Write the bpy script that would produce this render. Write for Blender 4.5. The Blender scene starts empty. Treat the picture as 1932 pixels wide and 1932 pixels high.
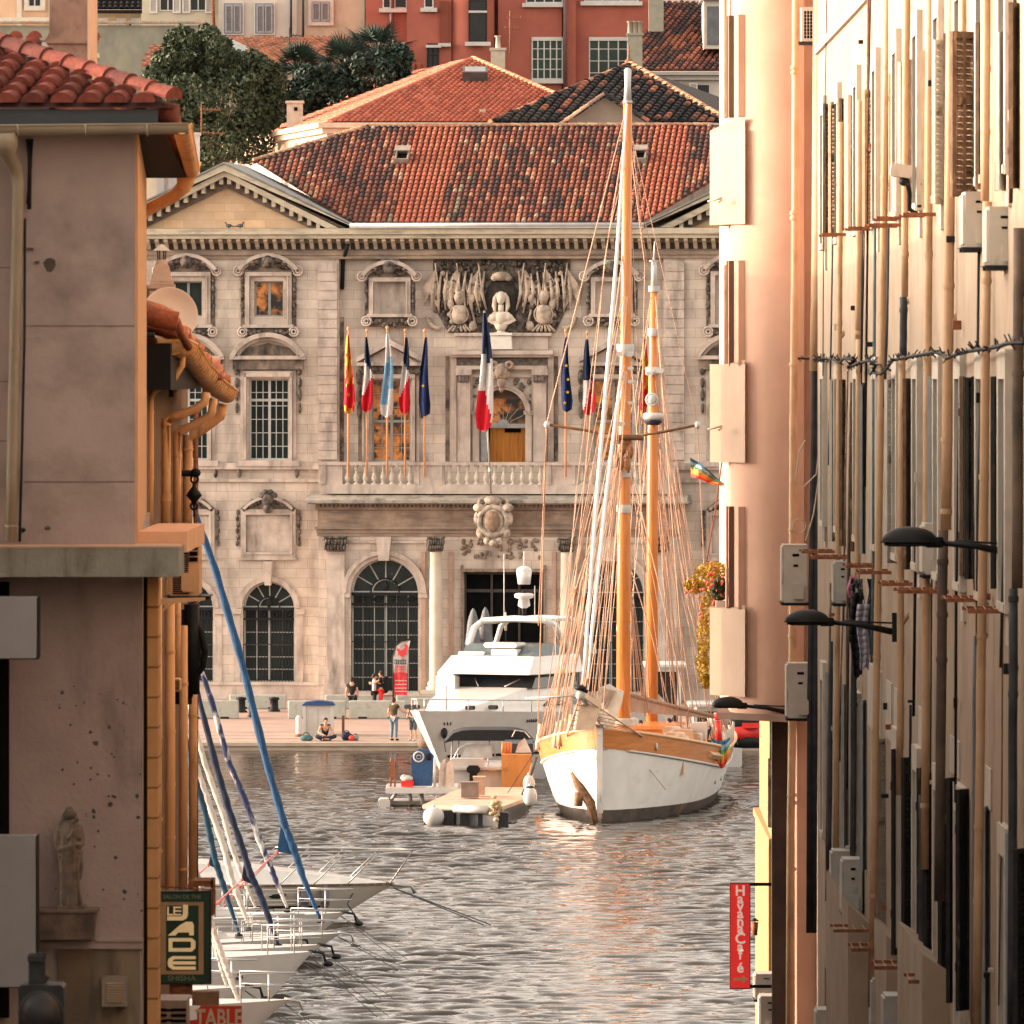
import bpy, bmesh, math, random
from mathutils import Vector, Matrix
R = math.radians
SC = bpy.context.scene
COL = SC.collection
# ------------------------------------------------------------------ camera, sky, sun, exposure
F, CX, HV, CAMZ = 16100.0, 966.0, 715.0, 15.0     # focal length in photo pixels (photo 1932 wide), axis, horizon, eye height
cam_d = bpy.data.cameras.new("camera"); cam = bpy.data.objects.new("camera", cam_d); COL.objects.link(cam)
cam.location = (0, 0, CAMZ); cam.rotation_euler = (R(90), 0, 0)
cam_d.sensor_width = 36; cam_d.lens = 36 * F / 1932; cam_d.shift_y = -(966 - HV) / 1932
cam_d.clip_start = 1; cam_d.clip_end = 4000
cam_d.dof.use_dof = True; cam_d.dof.focus_distance = 230; cam_d.dof.aperture_fstop = 14
SC.camera = cam
SUN_EL, SUN_AZ = R(9.5), R(9)       # sun low on the left, a little beyond the facade plane
sdir = Vector((-math.cos(SUN_EL) * math.cos(SUN_AZ), math.cos(SUN_EL) * math.sin(SUN_AZ), math.sin(SUN_EL)))
w = bpy.data.worlds.new("World"); SC.world = w; w.use_nodes = True
nt = w.node_tree; bg = nt.nodes["Background"]
sky = nt.nodes.new("ShaderNodeTexSky"); sky.sky_type = 'NISHITA'; sky.sun_disc = False
sky.sun_elevation = SUN_EL; sky.sun_rotation = math.atan2(sdir.x, sdir.y)
sky.air_density = 1.0; sky.dust_density = 4.0; sky.ozone_density = 0.6
tint = nt.nodes.new("ShaderNodeMix"); tint.data_type = 'RGBA'; tint.blend_type = 'MULTIPLY'; tint.inputs[0].default_value = 1
tint.inputs[7].default_value = (1.66, 1.43, 1.22, 1)
hs = nt.nodes.new("ShaderNodeHueSaturation"); hs.inputs['Saturation'].default_value = 0.14
nt.links.new(sky.outputs[0], hs.inputs['Color']); nt.links.new(hs.outputs[0], tint.inputs[6]); nt.links.new(tint.outputs[2], bg.inputs[0])
bg.inputs[1].default_value = 0.15
sl = bpy.data.lights.new("sun", 'SUN'); sl.energy = 2.0; sl.angle = R(0.5); sl.color = (0.56, 0.265, 0.145)
so = bpy.data.objects.new("sun", sl); COL.objects.link(so); so.location = (-60, 40, 60)
so.rotation_euler = (-sdir).to_track_quat('-Z', 'Y').to_euler()
SC.view_settings.view_transform = 'Standard'; SC.view_settings.look = 'None'
SC.view_settings.exposure = 2.0; SC.view_settings.gamma = 1
SC.cycles.max_bounces = 6; SC.cycles.diffuse_bounces = 4; SC.cycles.glossy_bounces = 3
SC.cycles.transparent_max_bounces = 8
SC.cycles.caustics_reflective = False; SC.cycles.caustics_refractive = False
SC.cycles.use_denoising = True
rnd = random.Random(7)
# ------------------------------------------------------------------ helpers
def X(u, Y): return (u - CX) / F * Y
def Z(v, Y): return CAMZ - (v - HV) / F * Y
def P(u, v, Y): return (X(u, Y), Y, Z(v, Y))
def S(px, Y): return px / F * Y
def wpos(o):
 p = Vector((0, 0, 0))
 while o: p += o.location; o = o.parent
 return p
class MB:
 def __init__(s): s.v = []; s.f = []; s.m = []; s.cm = 0; s.c = []; s.cc = None; s.sm = []; s.smooth = False; s.T = None
 def add(s, vs, fs):
  b = len(s.v)
  if s.T: vs = [s.T @ Vector(p) for p in vs]
  s.v.extend([tuple(p) for p in vs])
  for f in fs:
   s.f.append(tuple(b + i for i in f)); s.m.append(s.cm); s.sm.append(s.smooth)
   if s.cc is not None: s.c.append(s.cc)
  return s
 def box(s, x0, x1, y0, y1, z0, z1):
  if x0 > x1: x0, x1 = x1, x0
  if y0 > y1: y0, y1 = y1, y0
  if z0 > z1: z0, z1 = z1, z0
  return s.add([(x0,y0,z0),(x1,y0,z0),(x1,y1,z0),(x0,y1,z0),(x0,y0,z1),(x1,y0,z1),(x1,y1,z1),(x0,y1,z1)],
              [(0,1,5,4),(1,2,6,5),(2,3,7,6),(3,0,4,7),(4,5,6,7),(3,2,1,0)])
 def obox(s, c, sx, sy, sz, rz=0, rx=0, ry=0):
  M = Matrix.Translation(c) @ Matrix.Rotation(rz, 4, 'Z') @ Matrix.Rotation(ry, 4, 'Y') @ Matrix.Rotation(rx, 4, 'X')
  vs = [M @ Vector((a*sx/2, b*sy/2, d*sz/2)) for a, b, d in [(-1,-1,-1),(1,-1,-1),(1,1,-1),(-1,1,-1),(-1,-1,1),(1,-1,1),(1,1,1),(-1,1,1)]]
  return s.add(vs, [(0,1,5,4),(1,2,6,5),(2,3,7,6),(3,0,4,7),(4,5,6,7),(3,2,1,0)])
 def cbox(s, x0, x1, y0, y1, z0, z1, b):      # chamfered box (all edges of the x-z outline)
  if x0 > x1: x0, x1 = x1, x0
  if z0 > z1: z0, z1 = z1, z0
  pl = [(x0+b,z0),(x1-b,z0),(x1,z0+b),(x1,z1-b),(x1-b,z1),(x0+b,z1),(x0,z1-b),(x0,z0+b)]
  return s.prism(pl, y0, y1)
 def tube(s, pts, r, n=8, cap=True, r2=None):
  pts = [Vector(p) for p in pts]; k = len(pts)
  rs = r if isinstance(r, (list, tuple)) else [r + ((r2 if r2 is not None else r) - r) * i / max(1, k-1) for i in range(k)]
  vs = []; up = None
  for i, p in enumerate(pts):
   d = (pts[min(i+1, k-1)] - pts[max(i-1, 0)])
   if d.length < 1e-9: d = Vector((0, 0, 1))
   d.normalize()
   if up is None:
    up = Vector((0, 0, 1)) if abs(d.z) < .9 else Vector((1, 0, 0))
   a = d.cross(up)
   if a.length < 1e-6: a = d.orthogonal()
   a.normalize(); b = a.cross(d).normalized(); up = b
   for j in range(n):
    t = 2 * math.pi * j / n
    vs.append(p + (a * math.cos(t) + b * math.sin(t)) * rs[i])
  fs = [(i*n+j, (i+1)*n+j, (i+1)*n+(j+1) % n, i*n+(j+1) % n) for i in range(k-1) for j in range(n)]
  if cap: fs += [tuple(range(n)), tuple(range((k-1)*n, k*n))[::-1]]
  o = s.smooth; s.smooth = n > 4; s.add(vs, fs); s.smooth = o
  return s
 def lathe(s, c, prof, n=16, axis='z', sx=1, sy=1, a0=0, a1=2*math.pi):
  full = abs(a1-a0-2*math.pi) < 1e-6; m = n if full else n+1; vs = []
  for r, h in prof:
   for j in range(m):
    t = a0 + (a1-a0) * j / n
    q = (r*math.cos(t)*sx, r*math.sin(t)*sy, h)
    if axis == 'y': q = (q[0], h, q[1])
    if axis == 'x': q = (h, q[0], q[1])
    vs.append((c[0]+q[0], c[1]+q[1], c[2]+q[2]))
  k = len(prof); fs = []
  for i in range(k-1):
   for j in range(n if full else n):
    j2 = (j+1) % m
    fs.append((i*m+j, i*m+j2, (i+1)*m+j2, (i+1)*m+j))
  o = s.smooth; s.smooth = True; s.add(vs, fs); s.smooth = o
  return s
 def ball(s, c, rx, ry=None, rz=None, n=12, k=8):
  ry = rx if ry is None else ry; rz = rx if rz is None else rz
  prof = [(max(1e-4, math.sin(math.pi*i/k)), -math.cos(math.pi*i/k)) for i in range(k+1)]
  vs = [(c[0]+r*math.cos(2*math.pi*j/n)*rx, c[1]+r*math.sin(2*math.pi*j/n)*ry, c[2]+h*rz) for r, h in prof for j in range(n)]
  fs = [(i*n+j, i*n+(j+1) % n, (i+1)*n+(j+1) % n, (i+1)*n+j) for i in range(k) for j in range(n)]
  o = s.smooth; s.smooth = True; s.add(vs, fs); s.smooth = o
  return s
 def prism(s, pl, y0, y1):     # polygon in x-z swept along y
  n = len(pl); vs = [(a, y0, b) for a, b in pl] + [(a, y1, b) for a, b in pl]
  return s.add(vs, [tuple(range(n)), tuple(range(n, 2*n))[::-1]] + [(i, i+n, (i+1) % n+n, (i+1) % n) for i in range(n)])
 def prismx(s, pl, x0, x1):    # polygon in y-z swept along x
  n = len(pl); vs = [(x0, a, b) for a, b in pl] + [(x1, a, b) for a, b in pl]
  return s.add(vs, [tuple(range(n)), tuple(range(n, 2*n))[::-1]] + [(i, i+n, (i+1) % n+n, (i+1) % n) for i in range(n)])
 def prismz(s, pl, z0, z1):
  n = len(pl); vs = [(a, b, z0) for a, b in pl] + [(a, b, z1) for a, b in pl]
  return s.add(vs, [tuple(range(n)), tuple(range(n, 2*n))[::-1]] + [(i, i+n, (i+1) % n+n, (i+1) % n) for i in range(n)])
 def arc(s, cx, cz, r0, r1, a0, a1, y0, y1, n=12, sz=1):   # ring segment in x-z
  p = []
  for i in range(n+1):
   t = a0 + (a1-a0)*i/n
   p.append(((cx+r0*math.cos(t), cz+r0*math.sin(t)*sz), (cx+r1*math.cos(t), cz+r1*math.sin(t)*sz)))
  for i in range(n):
   a, b = p[i]; c, d = p[i+1]
   s.prism([a, b, d, c], y0, y1)
  return s
 def torus(s, c, R0, r, n=16, m=6, axis='y', a0=0, a1=2*math.pi):
  pts = []
  for i in range(n+1):
   t = a0+(a1-a0)*i/n
   q = (R0*math.cos(t), 0, R0*math.sin(t)) if axis == 'y' else ((0, R0*math.cos(t), R0*math.sin(t)) if axis == 'x' else (R0*math.cos(t), R0*math.sin(t), 0))
   pts.append((c[0]+q[0], c[1]+q[1], c[2]+q[2]))
  return s.tube(pts, r, m, cap=False)
 def build(s, name, mats, parent=None, local=False, bevel=0, recalc=True):
  me = bpy.data.meshes.new(name)
  me.from_pydata(s.v, [], s.f)
  mats = mats if isinstance(mats, (list, tuple)) else [mats]
  for m in mats: me.materials.append(m)
  me.polygons.foreach_set("material_index", s.m)
  me.polygons.foreach_set("use_smooth", s.sm)
  if s.c and len(s.c) == len(s.f):
   ca = me.color_attributes.new("Col", 'FLOAT_COLOR', 'CORNER'); buf = []
   for p, c in zip(s.f, s.c): buf += [c[0], c[1], c[2], 1.0] * len(p)
   ca.data.foreach_set("color", buf)
  if recalc:
   bm = bmesh.new(); bm.from_mesh(me); bmesh.ops.recalc_face_normals(bm, faces=bm.faces); bm.to_mesh(me); bm.free()
  me.update()
  o = bpy.data.objects.new(name, me); COL.objects.link(o)
  if parent:
   o.parent = parent
   if not local: o.location = -wpos(parent)
  if bevel:
   b = o.modifiers.new("bevel", 'BEVEL'); b.width = bevel; b.segments = 2; b.limit_method = 'ANGLE'
  return o
def tag(o, label, cat, group=None, kind=None):
 if label: o['label'] = label
 if cat: o['category'] = cat
 if group: o['group'] = group
 if kind: o['kind'] = kind
 return o
def thing(name, label, cat, loc, group=None, rz=0):
 o = bpy.data.objects.new(name, None); COL.objects.link(o); o.location = loc; o.rotation_euler = (0, 0, rz)
 o.empty_display_size = .3
 return tag(o, label, cat, group)
def struct(mb, name, m): o = mb.build(name, m); o['kind'] = 'structure'; return o
def kids(o): return [c for c in bpy.data.objects if c.parent == o]
def copy_tree(o, loc=None, label=None, rz=None, scale=None, parent=None):
 c = o.copy(); COL.objects.link(c)
 if parent is not None: c.parent = parent
 for k in kids(o): copy_tree(k, parent=c)
 if loc is not None: c.location = loc
 if label: c['label'] = label
 if rz is not None: c.rotation_euler = (0, 0, rz)
 if scale: c.scale = (scale,)*3
 return c
# ------------------------------------------------------------------ materials
MATS = {}
def lin(c): return tuple(((x/255)/12.92 if x/255 <= .04045 else ((x/255+.055)/1.055)**2.4) for x in c)
def mat(name, c1, c2=None, rough=.8, scale=3, bump=0, bscale=None, metal=0, stretch=(1,1,1), vcol=False, emit=None, es=0,
  c3=None, s3=1.0, t3=(.55,.7), st3=(1,1,1), spec=.35, detail=6, brick=None, alpha=None, coat=0, contrast=(.35,.65), trans=0):
 if name in MATS: return MATS[name]
 m = bpy.data.materials.new(name); m.use_nodes = True; n = m.node_tree.nodes; l = m.node_tree.links
 b = n["Principled BSDF"]; b.inputs['Roughness'].default_value = rough; b.inputs['Metallic'].default_value = metal
 b.inputs['Specular IOR Level'].default_value = spec; b.inputs['Coat Weight'].default_value = coat
 tc = n.new("ShaderNodeTexCoord")
 def noise(sc, st, det=detail):
  mp = n.new("ShaderNodeMapping"); mp.inputs['Scale'].default_value = (sc*st[0], sc*st[1], sc*st[2]); l.new(tc.outputs['Object'], mp.inputs[0])
  no = n.new("ShaderNodeTexNoise"); no.inputs['Scale'].default_value = 1; no.inputs['Detail'].default_value = det; no.inputs['Roughness'].default_value = .6
  l.new(mp.outputs[0], no.inputs['Vector']); return no.outputs['Fac']
 def ramp(fac, p0, p1, a, bb):
  r = n.new("ShaderNodeValToRGB"); r.color_ramp.elements[0].position = p0; r.color_ramp.elements[1].position = p1
  r.color_ramp.elements[0].color = (*a, 1); r.color_ramp.elements[1].color = (*bb, 1); l.new(fac, r.inputs[0]); return r.outputs[0]
 def mix(fac, a, bb, mode='MIX'):
  x = n.new("ShaderNodeMix"); x.data_type = 'RGBA'; x.blend_type = mode
  if isinstance(fac, float): x.inputs[0].default_value = fac
  else: l.new(fac, x.inputs[0])
  for k, v in ((6, a), (7, bb)):
   if isinstance(v, tuple): x.inputs[k].default_value = (*v, 1)
   else: l.new(v, x.inputs[k])
  return x.outputs[2]
 c2 = c2 or tuple(x*.85 for x in c1)
 if vcol:
  at = n.new("ShaderNodeVertexColor"); at.layer_name = "Col"
  cur = mix(1.0, at.outputs[0], ramp(noise(scale, stretch), *contrast, (.6,.6,.6), (1.15,1.15,1.15)), 'MULTIPLY')
 else:
  cur = ramp(noise(scale, stretch), contrast[0], contrast[1], c1, c2)
 if brick:      # courses of blocks in the x-z plane: (width, height, mortar colour, variation)
  sp = n.new("ShaderNodeSeparateXYZ"); cb = n.new("ShaderNodeCombineXYZ"); l.new(tc.outputs['Object'], sp.inputs[0])
  l.new(sp.outputs[0], cb.inputs[0]); l.new(sp.outputs[2], cb.inputs[1])
  br = n.new("ShaderNodeTexBrick"); br.inputs['Scale'].default_value = 1; br.inputs['Brick Width'].default_value = brick[0]
  br.inputs['Row Height'].default_value = brick[1]; br.inputs['Mortar Size'].default_value = .012; br.inputs['Mortar Smooth'].default_value = .3
  v = brick[3]; br.inputs['Color1'].default_value = (1-v, 1-v, 1-v, 1); br.inputs['Color2'].default_value = (1+v*.5, 1+v*.4, 1+v*.25, 1)
  br.inputs['Mortar'].default_value = (*brick[2], 1); br.inputs['Bias'].default_value = 0
  l.new(cb.outputs[0], br.inputs[0]); cur = mix(1.0, cur, br.outputs[0], 'MULTIPLY')
 if c3:
  cur = mix(ramp(noise(s3, st3), t3[0], t3[1], (0,0,0), (1,1,1)), cur, c3)
 l.new(cur, b.inputs['Base Color'])
 if bump:
  bp = n.new("ShaderNodeBump"); bp.inputs['Strength'].default_value = bump; bp.inputs['Distance'].default_value = .03
  l.new(noise(bscale or scale*6, stretch), bp.inputs['Height']); l.new(bp.outputs[0], b.inputs['Normal'])
 if emit:
  if emit == 'col': l.new(cur, b.inputs['Emission Color'])
  else: b.inputs['Emission Color'].default_value = (*emit, 1)
  b.inputs['Emission Strength'].default_value = es
 if trans: b.inputs['Transmission Weight'].default_value = trans; b.inputs['IOR'].default_value = 1.1
 if alpha is not None: b.inputs['Alpha'].default_value = alpha
 MATS[name] = m; return m
M_STONE = mat("pale limestone", (.43,.375,.325), (.61,.535,.465), .85, .7, .35, 9, brick=(1.0,.42,(.66,.60,.54),.13), c3=(.20,.165,.145), s3=.8, t3=(.52,.82), st3=(1.3,1,.35))
M_STONE2 = mat("moulded limestone", (.38,.32,.28), (.55,.47,.415), .85, 1.3, .3, 12, c3=(.14,.12,.105), s3=1.2, t3=(.50,.78), st3=(1.6,1,.4))
M_GREY = mat("weathered cornice stone", (.42,.37,.28), (.52,.46,.36), .85, 2, .3, 12, c3=(.2,.19,.17), s3=1.5, t3=(.5,.75), st3=(.5,1,3))
M_SOOT = mat("sooty carved stone", (.028,.027,.026), (.20,.165,.135), .9, 5, .8, 14, contrast=(.38,.68))
M_SOOTP = mat("soot blackened moulding", (.045,.038,.034), (.27,.21,.165), .9, 1.6, .4, 12, contrast=(.36,.66), stretch=(1.2,1,.8))
M_TYMP = mat("warm tympanum blocks", (.62,.42,.26), (.70,.52,.36), .85, 1.2, .2, 12, brick=(.9,.36,(.8,.74,.66),.16))
M_DARK = mat("dark interior", (.003,.0035,.004), (.006,.0065,.007), .95, spec=.05)
M_GLASS = mat("dark window glass", (.015,.022,.022), (.03,.038,.038), .12, .7, spec=.25)
M_GLASSW = mat("glass with warm room behind", (.55,.20,.05), (.03,.02,.015), .15, 1.1, spec=.5, emit='col', es=.10, contrast=(.40,.62), c3=(.02,.02,.02), s3=2.1, t3=(.5,.6))
M_FRAMEG = mat("grey blue painted wood", (.26,.28,.28), (.34,.36,.36), .6, 4)
M_FRAMEW = mat("pale grey painted wood", (.42,.44,.43), (.52,.53,.52), .6, 4)
M_IRON = mat("black iron", (.006,.0075,.009), (.014,.016,.018), .6, 8, spec=.2)
M_TILE = mat("clay tile", (.3,.1,.05), vcol=True, rough=.85, scale=12, bump=.5, bscale=40, contrast=(.3,.7))
M_WHITE = mat("white gelcoat", (.56,.545,.52), (.62,.605,.58), .25, 2, spec=.5, coat=.3)
M_WHITEP = mat("white paint", (.44,.425,.405), (.52,.505,.48), .5, 2)
M_BLACKG = mat("black glass", (.01,.012,.014), (.015,.017,.02), .08, spec=.5)
M_STEEL = mat("stainless tube", (.30,.30,.29), (.40,.39,.38), .4, 3, metal=.5)
M_WOOD = mat("varnished spruce", (.50,.165,.04), (.62,.23,.06), .4, 3, stretch=(6,6,.4), coat=.3)
M_ROPE = mat("tan rope", (.46,.285,.19), (.60,.40,.29), .8, 20)
M_BLUE = mat("royal blue canvas", (.008,.045,.11), (.014,.07,.165), .8, 5, .3)
M_NAVY = mat("navy canvas", (.006,.011,.03), (.012,.02,.05), .8, 5, .3)
M_TEAL = mat("teal canvas", (.004,.03,.06), (.008,.05,.09), .8, 5, .3)
M_SAILW = mat("off white sailcloth", (.42,.37,.32), (.55,.49,.43), .8, 5, .3)
M_RED = mat("red paint", (.62,.025,.02), (.72,.04,.03), .45, 3)
M_SKIN = mat("skin", (.48,.24,.15), (.55,.29,.19), .6, 9)
M_HAIR = mat("dark hair", (.02,.013,.01), (.035,.022,.015), .7, 20)
M_RUST = mat("rusty steel", (.16,.055,.025), (.30,.12,.055), .8, 14, .3)
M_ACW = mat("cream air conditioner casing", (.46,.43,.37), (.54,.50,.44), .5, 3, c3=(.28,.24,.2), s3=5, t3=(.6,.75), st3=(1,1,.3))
M_PIPE = mat("tan painted downpipe", (.42,.27,.155), (.50,.34,.21), .6, 2, .1, c3=(.25,.15,.08), s3=2, t3=(.55,.75), st3=(2,2,.6))
M_PIPEO = mat("tan paint with bounce glow", (.78,.42,.19), (.84,.49,.25), .6, 2, .1, c3=(.35,.17,.07), s3=2, t3=(.58,.75), st3=(2,2,.6))  # orange glow bounced off the right wall is put into this colour
M_PIPEG = mat("grey painted downpipe", (.028,.034,.04), (.055,.062,.07), .55, 3, spec=.2)
M_LEAF = mat("green leaf", (.020,.040,.026), (.085,.105,.05), .7, 5, contrast=(.3,.7))
M_PALM = mat("palm frond", (.010,.028,.022), (.028,.055,.038), .7, 5)
M_BARK = mat("bark", (.08,.055,.04), (.13,.09,.065), .9, 9, .4)
# ------------------------------------------------------------------ setting: water, quays, street, hill
def water_mat():
 m = bpy.data.materials.new("harbour water"); m.use_nodes = True; n = m.node_tree.nodes; l = m.node_tree.links
 b = n["Principled BSDF"]; b.inputs['Base Color'].default_value = (.030,.024,.018,1); b.inputs['Roughness'].default_value = .06
 b.inputs['IOR'].default_value = 1.5; b.inputs['Specular IOR Level'].default_value = .5
 tc = n.new("ShaderNodeTexCoord")
 def nz(sx, sy, det, dist=0):
  mp = n.new("ShaderNodeMapping"); mp.inputs['Scale'].default_value = (sx, sy, 1); mp.inputs['Rotation'].default_value = (0,0,R(4)); l.new(tc.outputs['Object'], mp.inputs[0])
  t = n.new("ShaderNodeTexNoise"); t.inputs['Scale'].default_value = 1; t.inputs['Detail'].default_value = det; t.inputs['Distortion'].default_value = dist
  l.new(mp.outputs[0], t.inputs['Vector']); return t.outputs['Fac']
 def mth(op, a, bb):
  x = n.new("ShaderNodeMath"); x.operation = op
  for i, v in enumerate((a, bb)):
   if isinstance(v, (int, float)): x.inputs[i].default_value = v
   else: l.new(v, x.inputs[i])
  return x.outputs[0]
 h = mth('ADD', mth('MULTIPLY', nz(.9, 2.6, 3, .5), 1.0), mth('MULTIPLY', nz(2.5, 7, 2, .3), .22))
 calm = mth('ADD', mth('MULTIPLY', nz(.035, .02, 2), 1.5), -.25)   # patches of smoother and rougher water
 h = mth('MULTIPLY', h, calm)
 bp = n.new("ShaderNodeBump"); bp.inputs['Strength'].default_value = 1; bp.inputs['Distance'].default_value = .05
 l.new(h, bp.inputs['Height']); l.new(bp.outputs[0], b.inputs['Normal'])
 return m
M_WATER = water_mat()
def sheet(name, pts, m):
 mb = MB(); mb.add(pts, [tuple(range(len(pts)))]); return struct(mb, name, m)
import numpy as np
def water():
 xs = np.arange(-25, 25.01, .15); ys = np.arange(183, 345.4, .115); GX, GY = np.meshgrid(xs, ys)
 rs = np.random.RandomState(5); H = np.zeros_like(GX)
 for _ in range(120):
  L = math.exp(rs.uniform(math.log(.36), math.log(2.2))); th = R(90)+rs.normal(0, .38); k = 2*math.pi/L
  a = .0098*L**.9*rs.uniform(.5, 1.3)/(1+(L/1.7)**3)
  H += a*np.sin(k*(math.cos(th)*GX+math.sin(th)*GY)+rs.uniform(0, 6.28))
 H -= .35*np.abs(H)
 patch = 1+.45*np.sin(GX*.16+1.2*np.sin(GY*.045))*np.sin(GY*.085+.6*np.sin(GX*.11))
 quay = np.clip((338-GY)/55, .16, 1)
 lee = 1-.58*np.exp(-((GX-(3.2-(289-GY)*.012))/2.1)**2)*np.clip((GY-186)/30, .5, 1)
 H = H*patch*quay*lee - .02
 ny, nx = GX.shape; v = np.stack([GX, GY, H], -1).reshape(-1, 3)
 i = np.arange((ny-1)*(nx-1)); r, c = i//(nx-1), i % (nx-1); a = r*nx+c
 f = np.stack([a, a+1, a+nx+1, a+nx], -1)
 n0 = len(v); x0, x1, y0, y1 = xs[0], xs[-1], ys[0], ys[-1]
 ov = np.array([(-500,150,-.02),(x0,150,-.02),(x1,150,-.02),(500,150,-.02),(-500,y0,-.02),(x0,y0,-.02),(x1,y0,-.02),(500,y0,-.02),(-500,y1,-.02),(x0,y1,-.02),(x1,y1,-.02),(500,y1,-.02),(-500,345.6,-.02),(x0,345.6,-.02),(x1,345.6,-.02),(500,345.6,-.02)])
 of = np.array([(0,1,5,4),(1,2,6,5),(2,3,7,6),(4,5,9,8),(6,7,11,10),(8,9,13,12),(9,10,14,13),(10,11,15,14)])+n0
 me = bpy.data.meshes.new("water"); V = np.vstack([v, ov]); Fc = np.vstack([f, of])
 me.vertices.add(len(V)); me.vertices.foreach_set("co", V.ravel()); me.loops.add(Fc.size); me.loops.foreach_set("vertex_index", Fc.ravel())
 me.polygons.add(len(Fc)); me.polygons.foreach_set("loop_start", np.arange(len(Fc))*4); me.polygons.foreach_set("use_smooth", np.ones(len(Fc), bool))
 me.update(calc_edges=True); me.validate(); me.materials.append(M_WATER)
 o = bpy.data.objects.new("water", me); COL.objects.link(o); o['kind'] = 'structure'
water()
M_PAVE = mat("pinkish quay paving", (.31,.215,.175), (.38,.275,.23), .85, .6, .2, 9, st3=(.3,2,1), c3=(.30,.20,.16), s3=1.2, t3=(.5,.7))
M_KERB = mat("pale quay edge stone", (.36,.29,.23), (.44,.36,.29), .85, 2, .2)
mb = MB(); mb.box(-500,500,345,346.4,-2,.26); mb.box(-500,500,344.9,345.5,.16,.30); struct(mb, "quay_edge", M_KERB)
mb = MB(); vs = []
for y, z in ((346.4,.26),(353,.45),(371,.99),(381,1.0)): vs += [(-500,y,z),(500,y,z)]
mb.add(vs, [(0,1,3,2),(2,3,5,4),(4,5,7,6)]); struct(mb, "quay_pavement", M_PAVE)
mb = MB()
for k in range(4): y = 346.5+k*1.9; mb.box(-500, 500, y, y+.5+.2*(k == 0), .2+(y-346.4)*.0288, .262+(y-346.4)*.0288+.02)
struct(mb, "quay_paving_bands", M_KERB)
M_GROUND = mat("earth and paving", (.20,.16,.13), (.27,.22,.18), .9, .4, .2)
mb = MB()
prof = [(381,.99),(390,3),(418,11),(440,17),(470,24),(560,40),(760,52),(2600,60)]
vs = []
for y, z in prof: vs += [(-900,y,z),(900,y,z)]
mb.add(vs, [(2*i,2*i+1,2*i+3,2*i+2) for i in range(len(prof)-1)]); struct(mb, "hill", M_GROUND)
mb = MB(); prof = [(-60,13.4),(0,12.6),(30,8.5),(80,3.6),(150,1.3),(182,1.1)]
vs = []
for y, z in prof: vs += [(-9,y,z),(12,y,z)]
mb.add(vs, [(2*i,2*i+1,2*i+3,2*i+2) for i in range(len(prof)-1)]); struct(mb, "street", mat("asphalt", (.05,.05,.05), (.065,.06,.058), .9, 3, .3))
mb = MB(); mb.box(-500,500,150,183,-2,1.05); struct(mb, "near_quay", M_GROUND)
# ------------------------------------------------------------------ tile roofs
OLD = [((.32,.115,.07),5),((.23,.08,.055),6),((.13,.055,.045),6),((.06,.04,.04),6),((.44,.20,.12),3),((.38,.27,.19),1.3),((.24,.19,.13),1.5)]
REDT = [((.45,.125,.075),5),((.40,.11,.065),4),((.48,.155,.095),3)]
BLK = [((.025,.025,.028),9),((.045,.04,.04),6),((.35,.13,.08),2),((.22,.10,.07),1)]
MID = [((.50,.22,.13),5),((.40,.17,.10),5),((.32,.15,.10),4),((.22,.12,.09),2)]
DKT = [((.16,.06,.045),5),((.30,.11,.07),3),((.06,.04,.04),5)]
def pick(pal):
 t = rnd.random()*sum(w for _, w in pal)
 for c, w_ in pal:
  t -= w_
  if t <= 0: break
 k = rnd.uniform(.85, 1.15); return tuple(min(1, x*k) for x in c)
from mathutils import noise
def tile_plane(mb, O, E, U, poly, pitch=.25, length=.45, pal=OLD, seg=5, band=None, r=None):
 """barrel tiles on the plane O + s E + t U inside the (s,t) polygon; every tile is its own tapered half barrel"""
 O, E, U = Vector(O), Vector(E).normalized(), Vector(U).normalized(); N = E.cross(U).normalized()
 if N.z < 0: N = -N
 mb.cc = tuple(x*.35 for x in pal[0][0]); mb.add([O+E*a+U*b for a, b in poly], [tuple(range(len(poly)))])
 s0 = min(p[0] for p in poly); s1 = max(p[0] for p in poly); s = s0 + pitch/2; rr = r or pitch*.36
 while s < s1:
  ts = []
  for i in range(len(poly)):
   (a, b), (c, d) = poly[i], poly[(i+1) % len(poly)]
   if (a-s)*(c-s) < 0: ts.append(b+(d-b)*(s-a)/(c-a))
  ts.sort(); off = rnd.uniform(0, .12)
  for q in range(0, len(ts)-1, 2):
   t = ts[q]; jj = 0
   run = pick(pal)
   while t < ts[q+1]-.05:
    if rnd.random() < .62:
     run = pick(pal)
     if pal is OLD:
      q_ = noise.noise(Vector((s*.23+2, t*.28, 3.3)))
      if q_ > .05 and rnd.random() < .55: run = pick(OLD[1:4])
      elif q_ < -.1 and rnd.random() < .5: run = pick(OLD[:2])
    pl = pal
    if band and any(a0 < s < a1 for a0, a1 in band): mb.cc = pick(REDT[:2] + [((.42,.14,.08),6)])
    else: mb.cc = run
    L = min(length*1.08, ts[q+1]-t); vs = []
    ox = rnd.uniform(-.012, .012)
    for e, (tt, ra, hh) in enumerate(((t, rr*1.08, .05), (t+L, rr*.86, .015))):
     for g in range(seg+1):
      an = math.pi*g/seg
      vs.append(O + E*(s+ox+math.cos(an)*ra) + U*tt + N*(math.sin(an)*ra*.95+hh*pitch/.25))
    o = mb.smooth; mb.smooth = True
    mb.add(vs, [(g, g+1, g+seg+2, g+seg+1) for g in range(seg)]); mb.smooth = o
    mb.add(vs[:seg+1], [tuple(range(seg+1))])
    t += length
  s += pitch
 mb.cc = None; return N
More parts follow.
